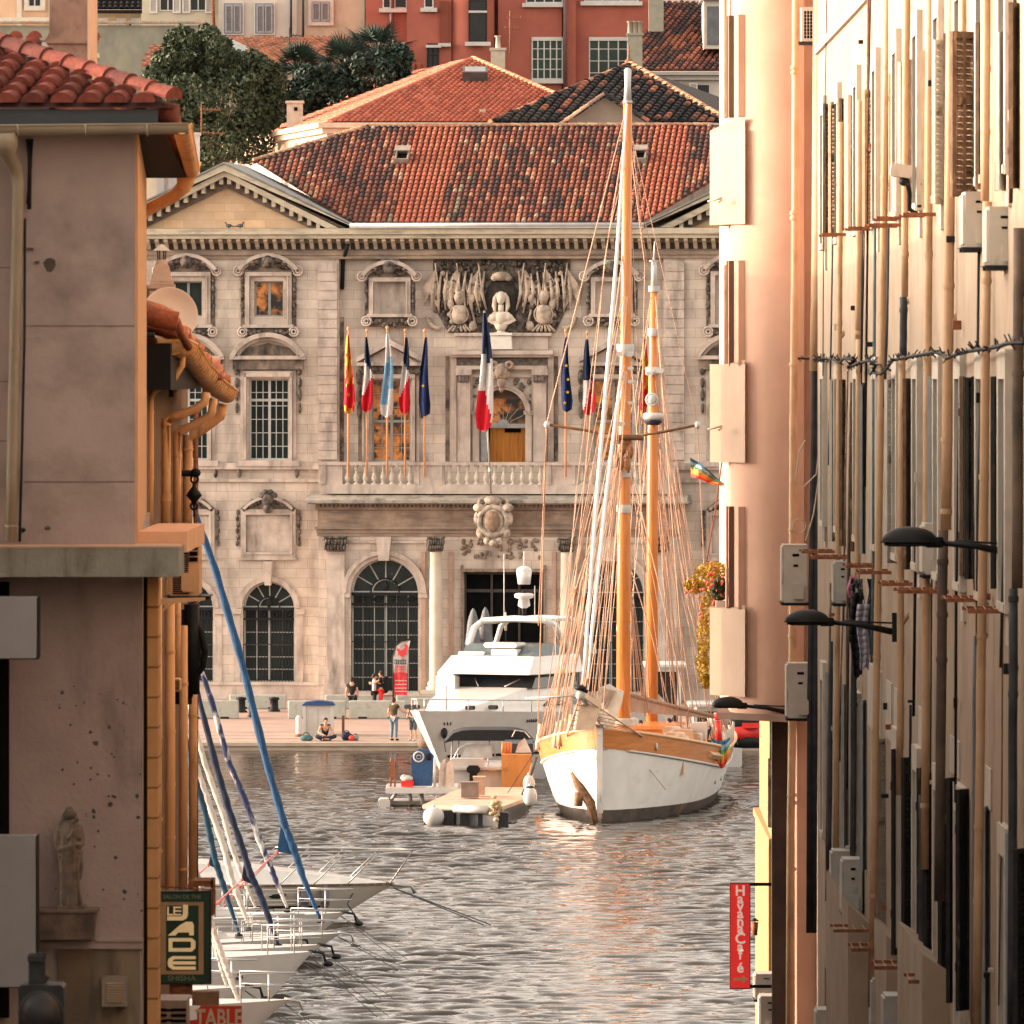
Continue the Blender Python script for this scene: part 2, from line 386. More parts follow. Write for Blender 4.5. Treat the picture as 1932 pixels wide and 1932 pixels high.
def ridge_tiles(mb, A, B, pal, r=.13, L=.42, seg=6):
 A, B = Vector(A), Vector(B); d = (B-A); n = max(1, int(d.length/L)); d = d/n; h = d.cross(Vector((0,0,1))).normalized(); k = h.cross(d).normalized()
 if k.z < 0: k = -k
 for i in range(n):
  mb.cc = pick(pal); vs = []
  for e, rr in ((0, r*1.1), (1.08, r*.9)):
   for g in range(seg+1):
    a = math.pi*g/seg; vs.append(A+d*(i+e)+h*math.cos(a)*rr+k*(math.sin(a)*rr+.02))
  o = mb.smooth; mb.smooth = True; mb.add(vs, [(g, g+1, g+seg+2, g+seg+1) for g in range(seg)]); mb.smooth = o
  mb.add(vs[:seg+1], [tuple(range(seg+1))])
 mb.cc = None
# ------------------------------------------------------------------ town hall
YH = 372.0; X0 = X(945, YH); TH = R(-6); SN = math.sin(TH)
def hx(u, d=0): return (X(u, YH+d) - X0 + SN*d)
def hz(v, d=0): return CAMZ - (v-HV)/F*(YH+d)
def hs(px): return px/F*YH
hall = thing("town_hall", "ornate stone town hall with pediments, balcony and old tiled roof behind the quay", "town hall", (X0, YH, 0), rz=TH)
def wall_holes(mb, x0, x1, z0, z1, y, holes, depth):
 """front face of a wall with rectangular or round-headed openings and their reveals; hole = (xa, xb, za, zb, arched)"""
 rects = []
 for xa, xb, za, zb, ar in holes: rects.append((xa, xb, za, zb))
 xs = sorted(set([x0, x1] + [r[0] for r in rects] + [r[1] for r in rects])); zs = sorted(set([z0, z1] + [r[2] for r in rects] + [r[3] for r in rects]))
 for i in range(len(xs)-1):
  for j in range(len(zs)-1):
   cx, cz = (xs[i]+xs[i+1])/2, (zs[j]+zs[j+1])/2
   if any(a < cx < b and c < cz < d for a, b, c, d in rects): continue
   mb.add([(xs[i],y,zs[j]),(xs[i+1],y,zs[j]),(xs[i+1],y,zs[j+1]),(xs[i],y,zs[j+1])], [(0,1,2,3)])
 for xa, xb, za, zb, ar in holes:
  yb = y+depth
  if not ar:
   for q in ([(xa,za),(xb,za)], [(xb,za),(xb,zb)], [(xb,zb),(xa,zb)], [(xa,zb),(xa,za)]):
    mb.add([(q[0][0],y,q[0][1]),(q[1][0],y,q[1][1]),(q[1][0],yb,q[1][1]),(q[0][0],yb,q[0][1])], [(0,1,2,3)])
  else:
   r = (xb-xa)/2; cx = (xa+xb)/2; zs_ = zb-r; n = 16
   arcp = [(cx+r*math.cos(math.pi*k/n), zs_+r*math.sin(math.pi*k/n)) for k in range(n+1)]
   for k in range(n):
    a, b = arcp[k], arcp[k+1]
    mb.add([(a[0],y,a[1]),(a[0],y,zb),(b[0],y,zb),(b[0],y,b[1])], [(0,1,2,3)])
    mb.add([(a[0],y,a[1]),(b[0],y,b[1]),(b[0],yb,b[1]),(a[0],yb,a[1])], [(0,1,2,3)])
   for q in ([(xa,zs_),(xa,za)], [(xa,za),(xb,za)], [(xb,za),(xb,zs_)]):
    mb.add([(q[0][0],y,q[0][1]),(q[1][0],y,q[1][1]),(q[1][0],yb,q[1][1]),(q[0][0],yb,q[0][1])], [(0,1,2,3)])
def window(par, x0, x1, z0, z1, y, cols=2, rows=4, fm=None, gm=None, arch=False, bar=.035, transom=None, name="window", leafs=2, grille=False, local=True):
 fm = fm or M_FRAMEG; gm = gm or M_GLASS; f = MB(); w_ = x1-x0; fr = .07
 zs = z1-(w_/2 if arch else 0)
 f.box(x0,x0+fr,y,y+.08,z0,zs); f.box(x1-fr,x1,y,y+.08,z0,zs); f.box(x0+fr,x1-fr,y,y+.08,z0,z0+fr)
 if not arch: f.box(x0+fr,x1-fr,y,y+.08,z1-fr,z1)
 else:
  f.box(x0+fr,x1-fr,y-.02,y+.1,zs-fr,zs+fr); cx = (x0+x1)/2
  f.arc(cx, zs, w_/2-fr, w_/2, 0, math.pi, y, y+.08, 16)
  f.arc(cx, zs, w_*.19, w_*.19+fr*.7, 0, math.pi, y, y+.06, 10)
  for k in range(1, 6):
   a = math.pi*k/6; dx, dz = math.cos(a), math.sin(a)
   f.tube([(cx+dx*w_*.2,y+.03,zs+dz*w_*.2),(cx+dx*w_*.48,y+.03,zs+dz*w_*.48)], .028, 4)
 if leafs == 2: f.box((x0+x1)/2-fr*.8,(x0+x1)/2+fr*.8,y-.015,y+.07,z0+fr,zs-fr)
 if transom: f.box(x0+fr,x1-fr,y-.01,y+.075,transom-fr*.8,transom+fr*.8)
 for c in range(1, cols):
  if leafs == 2 and c*2 == cols: continue
  xx = x0+w_*c/cols; f.box(xx-bar/2,xx+bar/2,y+.01,y+.055,z0+fr,zs-fr)
 for r_ in range(1, rows):
  zz = z0+(zs-z0)*r_/rows; f.box(x0+fr,x1-fr,y+.015,y+.05,zz-bar/2,zz+bar/2)
 o = f.build(name, fm, par, local=local)
 g = MB(); g.cc = None
 if arch:
  n = 16; r = w_/2; cx = (x0+x1)/2
  pl = [(x0,y+.06,z0),(x1,y+.06,z0)] + [(cx+r*math.cos(math.pi*k/n), y+.06, zs+r*math.sin(math.pi*k/n)) for k in range(n+1)]
  g.add(pl, [tuple(range(len(pl)))])
 else: g.add([(x0,y+.06,z0),(x1,y+.06,z0),(x1,y+.06,z1),(x0,y+.06,z1)], [(0,1,2,3)])
 g.build("pane", gm, o, local=local, recalc=False)
 if grille:
  h = MB(); n = int(w_/.13)
  for k in range(n+1):
   xx = x0+w_*k/n; h.tube([(xx,y-.22,z0),(xx,y-.22,zs-.02)], .017, 4)
  for zz in (z0+.05, z0+(zs-z0)*.5, zs-.55): h.box(x0,x1,y-.24,y-.2,zz,zz+.04)
  h.box(x0,x1,y-.27,y-.17,zs-.12,zs+.02); h.box(x0,x1,y-.26,y-.18,zs-.5,zs-.44)
  for k in range(4):
   xx = x0+w_*(k+.5)/4; h.torus((xx,y-.22,zs-.29), .11, .03, 10, 4); h.torus((xx+.16,y-.22,zs-.26), .06, .02, 8, 4)
  cx = (x0+x1)/2; h.torus((cx,y-.22,zs), w_*.21, .035, 12, 4, a0=0, a1=math.pi); h.ball((cx,y-.22,zs+w_*.09), .12, .04, .2, 8, 6)
  h.build("grille", M_IRON, o, local=local)
 return o
zc = hz(458)             # underside of the cornice
wingL = []; WCOL = (503, 348)
def mirror(u): return 1890-u
def wing(sign):
 m = (lambda u, d=0: hx(u, d)) if sign < 0 else (lambda u, d=0: -hx(u, d) + 0)
 def mm(a, b, d=0):
  p, q = m(a, d), m(b, d); return (min(p, q), max(p, q))
 holes = []
 for uc in WCOL:
  holes += [(*mm(uc-28, uc+28), hz(597), hz(530), False), (*mm(uc-38, uc+38), hz(868), hz(715), False), (*mm(uc-49, uc+49), hz(1288), hz(1099), True)]
 mb = MB(); x0, x1 = mm(213, 637)
 wall_holes(mb, x0, x1, 1.0, zc, 0, holes, .5)
 mb.box(x0, x1, .9, 13, 1.0, zc)                                    # body behind
 xe = x0 if sign < 0 else x1
 mb.add([(xe,0,1),(xe,.9,1),(xe,.9,zc),(xe,0,zc)], [(0,1,2,3)])
 xi = x1 if sign < 0 else x0
 mb.add([(xi,0,1),(xi,.9,1),(xi,.9,zc),(xi,0,zc)], [(0,1,2,3)])
 mb.build("wall", M_STONE, hall, local=True)
 for (ua, ub, z) in ((598,634,hz(868)),(228,262,1.9)):
  a, b = mm(ua, ub); q = MB(); q.box(a, b, -.10, 0, z, hz(495))
  while z < hz(495)-.3: q.cbox(a-.01, b+.01, -.14, -.02, z+.02, z+.385, .03); z += .41
  q.build("quoins", M_STONE2, hall, local=True)
 s = MB(); s.box(x0, x1, -.22, 0, hz(886), hz(874)); s.box(x0, x1, -.12, 0, hz(910), hz(904)); s.box(x0, x1, -.3, 0, 1.0, hz(1290)); s.box(x0, x1, -.36, 0, hz(1294), hz(1288))
 for uc in WCOL:
  a, b = mm(uc-70, uc-51); s.box(a, b, -.16, 0, hz(1160), hz(1150)); a, b = mm(uc+51, uc+70); s.box(a, b, -.16, 0, hz(1160), hz(1150))
  for e in (-60, 60):
   a, b = mm(uc+e-6, uc+e+6); s.box(a, b, -.06, 0, hz(1290), hz(1160))
 s.build("string_course", M_STONE2, hall, local=True)
 for uc in WCOL:
  c = m(uc)
  window(hall, c-hs(28), c+hs(28), hz(597), hz(530), .32, 2, 1, gm=M_GLASSW if uc == 503 else M_GLASS)
  window(hall, c-hs(38), c+hs(38), hz(868), hz(715), .32, 6, 6, fm=M_FRAMEW, transom=hz(755))
  window(hall, c-hs(49), c+hs(49), hz(1288), hz(1099), .35, 4, 6, arch=True, grille=True, fm=M_FRAMEW)
  attic_frame(c, hz(612), hz(520), hs(36), hz(505), hz(485))
  p = MB(); w_ = hs(72); zz = hz(678)
  p.box(c-w_, c+w_, -.45, 0, zz, zz+.16)
  R_ = (w_*w_+hs(44)**2)/(2*hs(44)); th = math.asin(w_/R_); cz = zz+.16+hs(44)-R_
  p.arc(c, cz, R_-.2, R_, math.pi/2-th, math.pi/2+th, -.5, 0, 14); p.arc(c, cz, R_-.34, R_-.2, math.pi/2-th*.9, math.pi/2+th*.9, -.25, 0, 14)
  for e in (-1, 1):
   p.box(c+e*hs(50)-.07, c+e*hs(50)+.07, -.12, 0, hz(868), zz-.42)
   p.box(c+e*hs(44)-.05, c+e*hs(44)+.05, -.2, 0, hz(868), hz(703))
  p.box(c-hs(47), c+hs(47), -.2, 0, hz(711), hz(700)); p.box(c-hs(60), c+hs(60), -.28, 0, hz(880), hz(869))
  p.build("window_pediment", M_STONE2, hall, local=True)
  k = MB(); k.box(c-w_+.12, c+w_-.12, -.3, -.002, zz-.44, zz-.002); k.prism([(c-w_+.4,zz+.162),(c+w_-.4,zz+.162),(c+w_*.55,zz+.5),(c,zz+.72),(c-w_*.55,zz+.5)], -.06, -.002); k.build("dark_entablature", M_SOOTP, hall, local=True)
  k = MB()
  for e in (-1, 1):
   xk = c+e*hs(60); k.ball((xk,-.18,hz(700)), .12, .16, .2); k.ball((xk,-.12,hz(722)), .1, .12, .24); k.ball((xk,-.1,hz(745)), .09, .1, .3); k.ball((xk,-.08,hz(770)), .07, .08, .25)
   k.ball((c+e*hs(55),-.16,hz(893)), .1, .14, .22)
  k.build("console", M_SOOT, hall, local=True)
  blind_panel(c, hz(1043), hz(972), hs(42))
  g = MB(); zt = hz(1100); g.prism([(c-.13,zt-.12),(c+.13,zt-.12),(c+.2,hz(1060)),(c-.2,hz(1060))], -.4, 0)
  g.arc(c, hz(1148), hs(50), hs(60), 0, math.pi, -.16, 0, 18); g.build("keystone", M_STONE2, hall, local=True)
def attic_frame(c, z0, z1, hw, ztop, zcap):
 p = MB(); t = .2
 p.box(c-hw-t, c-hw, -.14, .02, z0, z1); p.box(c+hw, c+hw+t, -.14, .02, z0, z1); p.box(c-hw-t, c+hw+t, -.16, .02, z1, z1+t*.9); p.box(c-hw-t-.08, c+hw+t+.08, -.2, .02, z0-.14, z0)
 for i in (1,): p.box(c-hw-.06, c-hw, -.2, .02, z0, z1); p.box(c+hw, c+hw+.06, -.2, .02, z0, z1)
 w_ = hw+t+.28; R_ = w_*1.25; th = math.asin(w_/R_); cz = z1+.2-R_*math.cos(th)
 p.arc(c, cz+.1, R_-.12, R_+.04, math.pi/2-th, math.pi/2+th, -.36, .02, 12); p.arc(c, cz+.1, R_-.22, R_-.12, math.pi/2-th*.95, math.pi/2+th*.95, -.22, .02, 12)
 for e in (-1, 1):
  for rr, tt in ((.2,.055),(.1,.045)): p.torus((c+e*w_,-.16,z1+.22), rr, tt, 12, 5)
  for rr, tt in ((.2,.055),(.1,.05)): p.torus((c+e*(hw+.3),-.14,z0-.32), rr, tt, 12, 5)
 p.build("window_surround", M_STONE2, hall, local=True)
 s = MB(); [s.box(c+e*(hw+.06)+min(0,e)*.34, c+e*(hw+.06)+max(0,e)*.34, -.005, .03, z0-.3, z1+.3) for e in (-1,1)]; s.box(c-hw-.36, c+hw+.36, -.006, .03, z0-.58, z0-.14); s.prism([(c-hw-.3,z1+.75),(c+hw+.3,z1+.75),(c+hw*.6,z1+1.0),(c-hw*.6,z1+1.0)], .0, .03) if False else None; s.prism([(c-hw-.3,z1+.2),(c+hw+.3,z1+.2),(c+hw*.7,z1+.75),(c-hw*.7,z1+.75)], -.08, .0)
 sb_ = s.build("soot_halo", M_SOOTP, hall, local=True); sb_.location.y = -.012; s = MB(); s.ball((c,-.28,z1+.62), .30, .22, .30, 12, 8)
 for e in (-1, 1):
  s.ball((c+e*.42,-.16,z1+.68), .26, .14, .16); s.ball((c+e*.75,-.12,z1+.50), .24, .12, .12); s.ball((c+e*.2,-.12,z1+.9), .3, .1, .1)
  for k in range(5): s.ball((c+e*(hw+t+.12),-.08,z1-.2-(z1-z0-.3)*k/5), .075+.03*(k % 2), .1, .15, 8, 6)
  for k in range(6): s.ball((c+e*(.06+k*.17),-.1,z0-.34-.05*math.sin(k*1.9)-.10*(k < 2)), .12, .1, .09+.03*(k % 2), 8, 6)
  for k in range(4): s.tube([(c+e*(hw+.2-k*.13),-.1,z1+.28),(c+e*(hw+.02-k*.15),-.14,z1+.42)], .035, 5)
 s.build("carved_ornament", M_SOOT, hall, local=True)
def blind_panel(c, z0, z1, hw):
 p = MB(); t = .24
 p.box(c-hw, c+hw, -.03, .02, z0, z1)
 for d_, a in ((-.14, t), (-.2, .09)):
  p.box(c-hw-a, c-hw, d_, .02, z0-a, z1+a); p.box(c+hw, c+hw+a, d_, .02, z0-a, z1+a); p.box(c-hw, c+hw, d_, .02, z1, z1+a); p.box(c-hw, c+hw, d_, .02, z0-a, z0)
 w_ = hw+t; p.arc(c, z1+t+.02-.9, w_+.12, w_+.24, R(40), R(140), -.25, .02, 12)
 p.box(c-hw-t-.1, c+hw+t+.1, -.22, .02, z0-t-.09, z0-t)
 p.build("blind_panel", M_STONE2, hall, local=True)
 s = MB(); s.prism([(c-hw-t-.05,z1+t),(c+hw+t+.05,z1+t),(c+hw*.75,z1+t+.45),(c-hw*.75,z1+t+.45)], -.1, .01); s.build("soot_halo", M_SOOTP, hall, local=True); s = MB(); s.ball((c,-.24,z1+.62), .26, .22, .34, 12, 8); s.ball((c,-.26,z1+.28), .22, .2, .22)
 for e in (-1, 1):
  s.ball((c+e*.26,-.2,z1+.85), .16, .14, .14); s.ball((c+e*.1,-.22,z1+1.0), .14, .12, .12)
  for k in range(6): s.ball((c+e*(.42+k*.13),-.1,z1+.55-k*.06), .1, .12, .12, 8, 5)
  for k in range(6): s.ball((c+e*(hw+t+.13+.03*(k % 2)),-.08,z1+.1-k*.27), .08, .1, .14, 8, 5)
 s.build("carved_ornament", M_SOOT, hall, local=True)
wing(-1); wing(1)
mb = MB(); D0 = .35
cd = hx(948, D0)
holes = [(hx(699,D0), hx(773,D0), hz(871), hz(717), False), (-hx(773,D0), -hx(699,D0), hz(871), hz(717), False), (cd-hs(44), cd+hs(44), hz(872), hz(735), True)]
xa, xb = hx(637), -hx(637)
wall_holes(mb, xa, xb, hz(935), zc, D0, holes, .5)
mb.box(xa, xb, 1.4, 13, 1.0, zc); mb.box(xa, xb, D0, 1.4, 1.0, hz(935)-.05)
mb.build("wall", M_STONE, hall, local=True)
for e in (-1, 1):
 c = e*abs(hx(736, D0))
 window(hall, c-hs(37), c+hs(37), hz(871), hz(717), D0+.3, 4, 6, gm=M_GLASSW, transom=hz(795))
 attic_frame(c, hz(592), hz(531), hs(31), hz(505), hz(485))
 p = MB(); p.box(c-hs(31), c+hs(31), D0-.04, D0+.01, hz(592), hz(531)); p.build("blind_panel", M_STONE2, hall, local=True)
 p = MB(); w_ = hs(63); zz = hz(690)
 p.box(c-w_, c+w_, -.15, D0, zz, zz+.15)
 for s_ in (-1, 1): p.prism([(c+s_*w_, zz+.15), (c+s_*w_, zz+.36), (c, hz(640)), (c, hz(640)-.24)], -.2, D0)
 p.prism([(c-w_+.3,zz+.15),(c+w_-.3,zz+.15),(c,hz(652))], .12, D0)
 for s_ in (-1, 1):
  p.box(c+s_*hs(44)-.06, c+s_*hs(44)+.06, .15, D0, hz(871), hz(708)); p.box(c+s_*hs(52)-.06, c+s_*hs(52)+.06, .22, D0, hz(871), hz(708))
 p.box(c-hs(47), c+hs(47), .12, D0, hz(714), hz(706))
 p.build("window_pediment", M_STONE2, hall, local=True)
 p = MB(); p.box(c-hs(56), c+hs(56), .1, D0, hz(705), hz(692))
 for s_ in (-1, 1): p.ball((c+s_*hs(60),.15,hz(712)), .14, .16, .35); p.ball((c+s_*hs(60),.2,hz(745)), .12, .12, .4); p.ball((c+s_*hs(60),.22,hz(775)), .1, .1, .35)
 p.build("console", M_SOOT, hall, local=True)
def cornice():
 p = MB(); L, Rr = hx(205), -hx(205)
 p.box(L, Rr, -.95, 1, hz(442), hz(431)); p.box(L, Rr, -.82, 1, hz(450), hz(442)); p.box(L+.3, Rr-.3, -.2, .9, hz(458), hz(450)-.001)
 x = L+.35
 while x < Rr-.3:
  p.prismx([(-.74,hz(450)),(-.72,hz(455)),(-.5,hz(460)),(-.25,hz(468)),(-.2,hz(470)),(-.2,hz(450))], x, x+.17); x += .40
 p.build("cornice", M_GREY, hall, local=True)
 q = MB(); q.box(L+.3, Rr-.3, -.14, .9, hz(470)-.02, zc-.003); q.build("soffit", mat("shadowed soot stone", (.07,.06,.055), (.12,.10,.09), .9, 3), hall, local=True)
 q = MB(); q.box(L+.3, Rr-.3, -.16, .3, hz(481), hz(472)); q.box(L+.3, Rr-.3, -.1, .34, hz(488), hz(481)-.004); q.box(L+.3, Rr-.3, -.22, .3, hz(472)-.003, hz(470)-.025)
 q.build("frieze", mat("brown stained frieze", (.22,.165,.13), (.36,.28,.21), .85, 1.5, .3, 10, st3=(.3,1,4), c3=(.14,.12,.11), s3=1.6, t3=(.45,.7)), hall, local=True)
cornice()
for sgn in (-1, 1):
 c = hx(424)*(1 if sgn < 0 else -1); hw = hs(247)+.05; zb = hz(430); za = hz(309)
 sl = (za-zb)/hw; p = MB()
 for s_ in (-1, 1):
  p.prism([(c+s_*hw, zb), (c+s_*hw, zb+.02), (c, za), (c, za-.30)], -1.0, 6)
  p.prism([(c+s_*(hw-.75), zb), (c+s_*(hw-1.3), zb), (c, za-.55), (c, za-.30)], -.82, 0)
  n = 11
  for k in range(n):
   t = (k+.55)/n; xm = c+s_*(hw-1.45)*(1-t); zm = zb+(za-.60-zb)*t
   p.prism([(xm-.085, zm-.03-.085*sl*0-.16), (xm+.085, zm-.03-.16), (xm+.085, zm+.16-s_*.085*sl), (xm-.085, zm+.16+s_*.085*sl)], -.7, -.02)
 p.build("pediment", M_GREY, hall, local=True)
 q = MB(); q.prism([(c-hw+1.7, zb), (c+hw-1.7, zb), (c, za-.85)], -.1, .0); q.build("tympanum", M_TYMP, hall, local=True)
 q = MB()
 for s_ in (-1, 1): q.prism([(c+s_*(hw-1.35), zb), (c+s_*(hw-2.1), zb), (c, za-1.02), (c, za-.62)], -.24, -.11)
 q.build("pediment_shadow_moulding", mat("brown moulding", (.13,.10,.085), (.2,.16,.13), .9, 4), hall, local=True)
 q = MB(); q.prism([(c-hw+.5, zb), (c+hw-.5, zb), (c, za-.31)], .02, 6); q.build("gable_body", M_GREY, hall, local=True)
 q = MB()
 for s_ in (-1, 1): q.prism([(c+s_*(hw+.06), zb+.03), (c+s_*(hw+.06), zb+.1), (c, za+.09), (c, za+.012)], -1.06, 6.05)
 q.build("lead_flashing", mat("grey lead", (.16,.17,.17), (.25,.26,.26), .6, 2), hall, local=True)
p = MB(); DE, DR = -.8, 8.5; ze, zr = hz(424, DE), hz(237, DR)
U = Vector((0, DR-DE, zr-ze)); Lu = U.length
def st(u, v):     # picture position -> (s, t) on the slope
 lo, hi = 0.0, 1.0
 for _ in range(40):
  k = (lo+hi)/2; d = DE+(DR-DE)*k
  if hz(v, d) > ze+(zr-ze)*k: lo = k
  else: hi = k
 return (hx(u, DE+(DR-DE)*k), k*Lu)
poly = [st(664,421), st(1213,421), st(1420,300), st(1345,238), st(692,238), st(474,303)]
tile_plane(p, (0,DE,ze), (1,0,0), U, poly, .255, .43, OLD, band=[(-4.7,-2.6),(5.9,7.6)])
O_ = Vector((0,DE,ze));
def on(pt): return O_+Vector((1,0,0))*pt[0]+U.normalized()*pt[1]
ridge_tiles(p, on(poly[4]), on(poly[3]), [((.42,.28,.18),3),((.35,.2,.13),2)], .12)
ridge_tiles(p, on(poly[5]), on(poly[4]), [((.5,.33,.2),3),((.35,.2,.13),2)], .12)
a, b, c2, d2 = on(poly[5]), on(poly[4]), on(poly[3]), on(poly[2])
p.cc = (.3,.15,.1); p.add([a, b, (b.x+2, b.y+8, a.z), (a.x, a.y+9, a.z)], [(0,1,2,3)]); p.add([d2, c2, (c2.x, c2.y+8, d2.z), (d2.x, d2.y+9, d2.z)], [(0,1,2,3)]); p.cc = None
p.build("roof", M_TILE, hall, local=True)
p = MB(); p.box(poly[0][0]-.1, poly[1][0]+.1, -1.08, -.75, hz(431), hz(424)); p.tube([(poly[0][0]-.1,-1.05,hz(425)),(poly[1][0]+.1,-1.05,hz(425))], .09, 8); p.build("gutter", mat("zinc gutter", (.42,.43,.43), (.52,.53,.53), .5, 2), hall, local=True)
for (u0, u1) in ((743, 773), (1197, 1222)):
 sa, sb = st(u0, 311), st(u1, 293); a = on((sa[0], sa[1])); Nn = Vector((0,-(zr-ze),DR-DE)).normalized()
 p = MB(); p.T = Matrix.Translation(a) @ Matrix.Rotation(math.atan2(zr-ze, DR-DE), 4, 'X')
 w_ = sb[0]-sa[0]; h_ = 1.0; p.box(0,.06,0,h_,0,.32); p.box(w_-.06,w_,0,h_,0,.32); p.box(.06,w_-.06,h_-.06,h_,0,.42); p.box(.06,w_-.06,0,.06,0,.3)
 p.box(-.05,w_+.05,h_*.55,h_+.05,.43,.48)
 sk = p.build("skylight", mat("rusty zinc frame", (.22,.19,.17), (.32,.27,.23), .7, 6), hall, local=True)
 p2 = MB(); p2.T = p.T; p2.box(.06,w_-.06,.06,h_-.06,.1,.14); p2.build("pane", M_BLACKG, sk, local=True)
def trophy():
 d = D0; cx = hx(947, d); T = MB(); B = MB()
 zb, zt = hz(628, d), hz(490, d); hw = hs(130)
 B.prism([(cx-hw*.78,zb),(cx+hw*.78,zb),(cx+hw*.95,zb+1.1),(cx+hw*.93,zb+2.0),(cx+hw,zt-.7),(cx+hw,zt),(cx-hw,zt),(cx-hw,zt-.8),(cx-hw*.9,zb+2.0),(cx-hw*.93,zb+.8)], d-.06, d+.02)
 rr = random.Random(3)
 for k in range(420):   # tangle of helmets, drums, leaves in the upper and outer field
  x = cx+rr.uniform(-.97, .97)*hw; z = rr.uniform(zb+.1, zt-.1)
  if abs(x-cx) < .85 and z < zt-.4: continue
  if z < zb+.8 and abs(x-cx) > hw*.8: continue
  B.ball((x,d-.1,z), rr.uniform(.04,.13), rr.uniform(.1,.24), rr.uniform(.04,.16), 7, 5)
 for s in (-1, 1):
  oc = (cx+s*hs(80), d-.28, hz(593, d))
  T.ball(oc, .34, .16, .44, 16, 10); T.torus((oc[0],oc[1],oc[2]), .40, .04, 18, 5)
  T.tube([(oc[0],d-.25,oc[2]+.45),(oc[0],d-.28,oc[2]+.75),(oc[0]+.03,d-.25,oc[2]+1.0)], [.14,.24,.16], 8); T.ball((oc[0]+.38*s,d-.2,oc[2]+.45), .16, .14, .22)
  for k in range(9):     # draped banners falling from staffs
   xa_ = cx+s*(.75+k*.27); T.tube([(xa_,d-.2,zt-.5-.05*(k % 3)),(xa_+s*.12,d-.26,zt-1.4),(xa_-s*.1+s*k*.03,d-.22,zt-2.2-.12*(k % 2))], [.035,.09,.03], 6)
  for k in range(3):
   xa_ = cx+s*(1.0+k*.95); T.tube([(xa_,d-.3,zt-.15),(xa_-s*.2,d-.25,zb+1.4)], .035, 5)
   T.prism([(xa_,zt-.4),(xa_+s*.55,zt-1.2),(xa_+s*.5,zt-2.0),(xa_+s*.25,zt-1.5),(xa_-s*.1,zt-2.1)], d-.22, d-.05)
  for k in range(6):
   T.tube([(oc[0]-.2+.08*k,d-.2,oc[2]-.42),(oc[0]-.5+.2*k,d-.24,zb+.06)], [.035,.065], 6)
  T.ball((cx+s*1.25,d-.2,zb+.3), .18, .15, .22); T.ball((cx+s*1.3,d-.2,zb+1.5), .14, .15, .2); T.tube([(cx+s*1.1,d-.2,zb+.2),(cx+s*1.6,d-.2,zb+2.2)], .05, 6)
  for k in range(8): T.ball((cx+s*(hw*.72+.07*math.sin(k*2)+.05*k),d-.16,zb+.5+k*.3), .13, .13, .12, 8, 6)
  T.torus((cx+s*2.75,d-.15,zb+.7), .5, .1, 12, 6, a0=R(-100) if s > 0 else R(180), a1=R(0) if s > 0 else R(280))
 T.ball((cx,d-.3,zt-.72), .42, .26, .2); T.ball((cx-.3,d-.3,zt-.8), .16, .2, .14); T.ball((cx+.3,d-.3,zt-.8), .16, .2, .14)
 t = B.build("relief_field", M_SOOT, hall, local=True); t.name = "carved_relief"
 T.build("carved_trophies", mat("grey brown carved stone", (.24,.20,.165), (.54,.44,.35), .9, 2.2, .4, 14, contrast=(.36,.6)), hall, local=True)
 N = MB(); N.lathe((cx,d+.05,zb+1.35), [(.001,-.25),(.5,-.2),(.78,-.1),(.92,-.02)], 20, axis='y', sy=1.55); N.build("niche", mat("sooty niche", (.02,.018,.017), (.05,.045,.04), .95, 5), hall, local=True)
 b = MB(); bz = hz(607, d); b.T = Matrix.Translation((cx,d-.4,bz-.4)) @ Matrix.Scale(1.2, 4) @ Matrix.Translation((-cx,-d+.4,-bz+.4))
 b.ball((cx,d-.44,bz+.76), .15, .17, .21, 12, 8); b.ball((cx,d-.36,bz+.82), .2, .16, .22, 12, 8); b.ball((cx,d-.6,bz+.72), .03, .05, .06, 6, 5)
 for s in (-1, 1):
  b.tube([(cx+s*.13,d-.38,bz+.98),(cx+s*.22,d-.38,bz+.8),(cx+s*.25,d-.4,bz+.5),(cx+s*.2,d-.46,bz+.25)], [.04,.075,.085,.03], 8)
  b.prism([(cx+s*.05,bz+.3),(cx+s*.28,bz+.28),(cx+s*.56,bz-.02),(cx+s*.3,bz-.16),(cx+s*.05,bz-.2)], d-.5, d-.3)
  b.ball((cx+s*.26,d-.42,bz+.08), .2, .14, .15)
 b.tube([(cx,d-.4,bz+.55),(cx,d-.4,bz+.25)], .11, 10); b.ball((cx,d-.42,bz+.08), .27, .18, .22); b.tube([(cx,d-.38,bz-.15),(cx,d-.38,bz-.42)], [.28,.13], 12); b.lathe((cx,d-.38,bz-.55), [(.26,0),(.2,.06),(.14,.14)], 12)
 b.T = None; b.box(cx-hs(13), cx+hs(13), d-.62, d-.1, hz(627, d), bz-.5)
 b.build("bust", mat("pale marble", (.52,.45,.37), (.62,.55,.46), .7, 3), hall, local=True)
 p = MB(); p.box(cx-hs(90), cx+hs(95), d-.32, d, hz(634,d), hz(628,d)); p.box(cx-hs(84), cx+hs(88), d-.16, d, hz(660,d), hz(634,d))
 p.build("ledge", M_STONE2, hall, local=True)
 p = MB(); p.box(cx-hs(21), cx+hs(22), d-.66, d-.33, hz(633,d), hz(628,d)); p.prism([(cx-hs(18),hz(659,d)),(cx+hs(22),hz(659,d)),(cx+hs(20),hz(634,d)),(cx-hs(19),hz(634,d))], d-.6, d-.17)
 p.build("pedestal", mat("white marble", (.62,.60,.54), (.70,.68,.62), .6, 3), hall, local=True)
trophy()
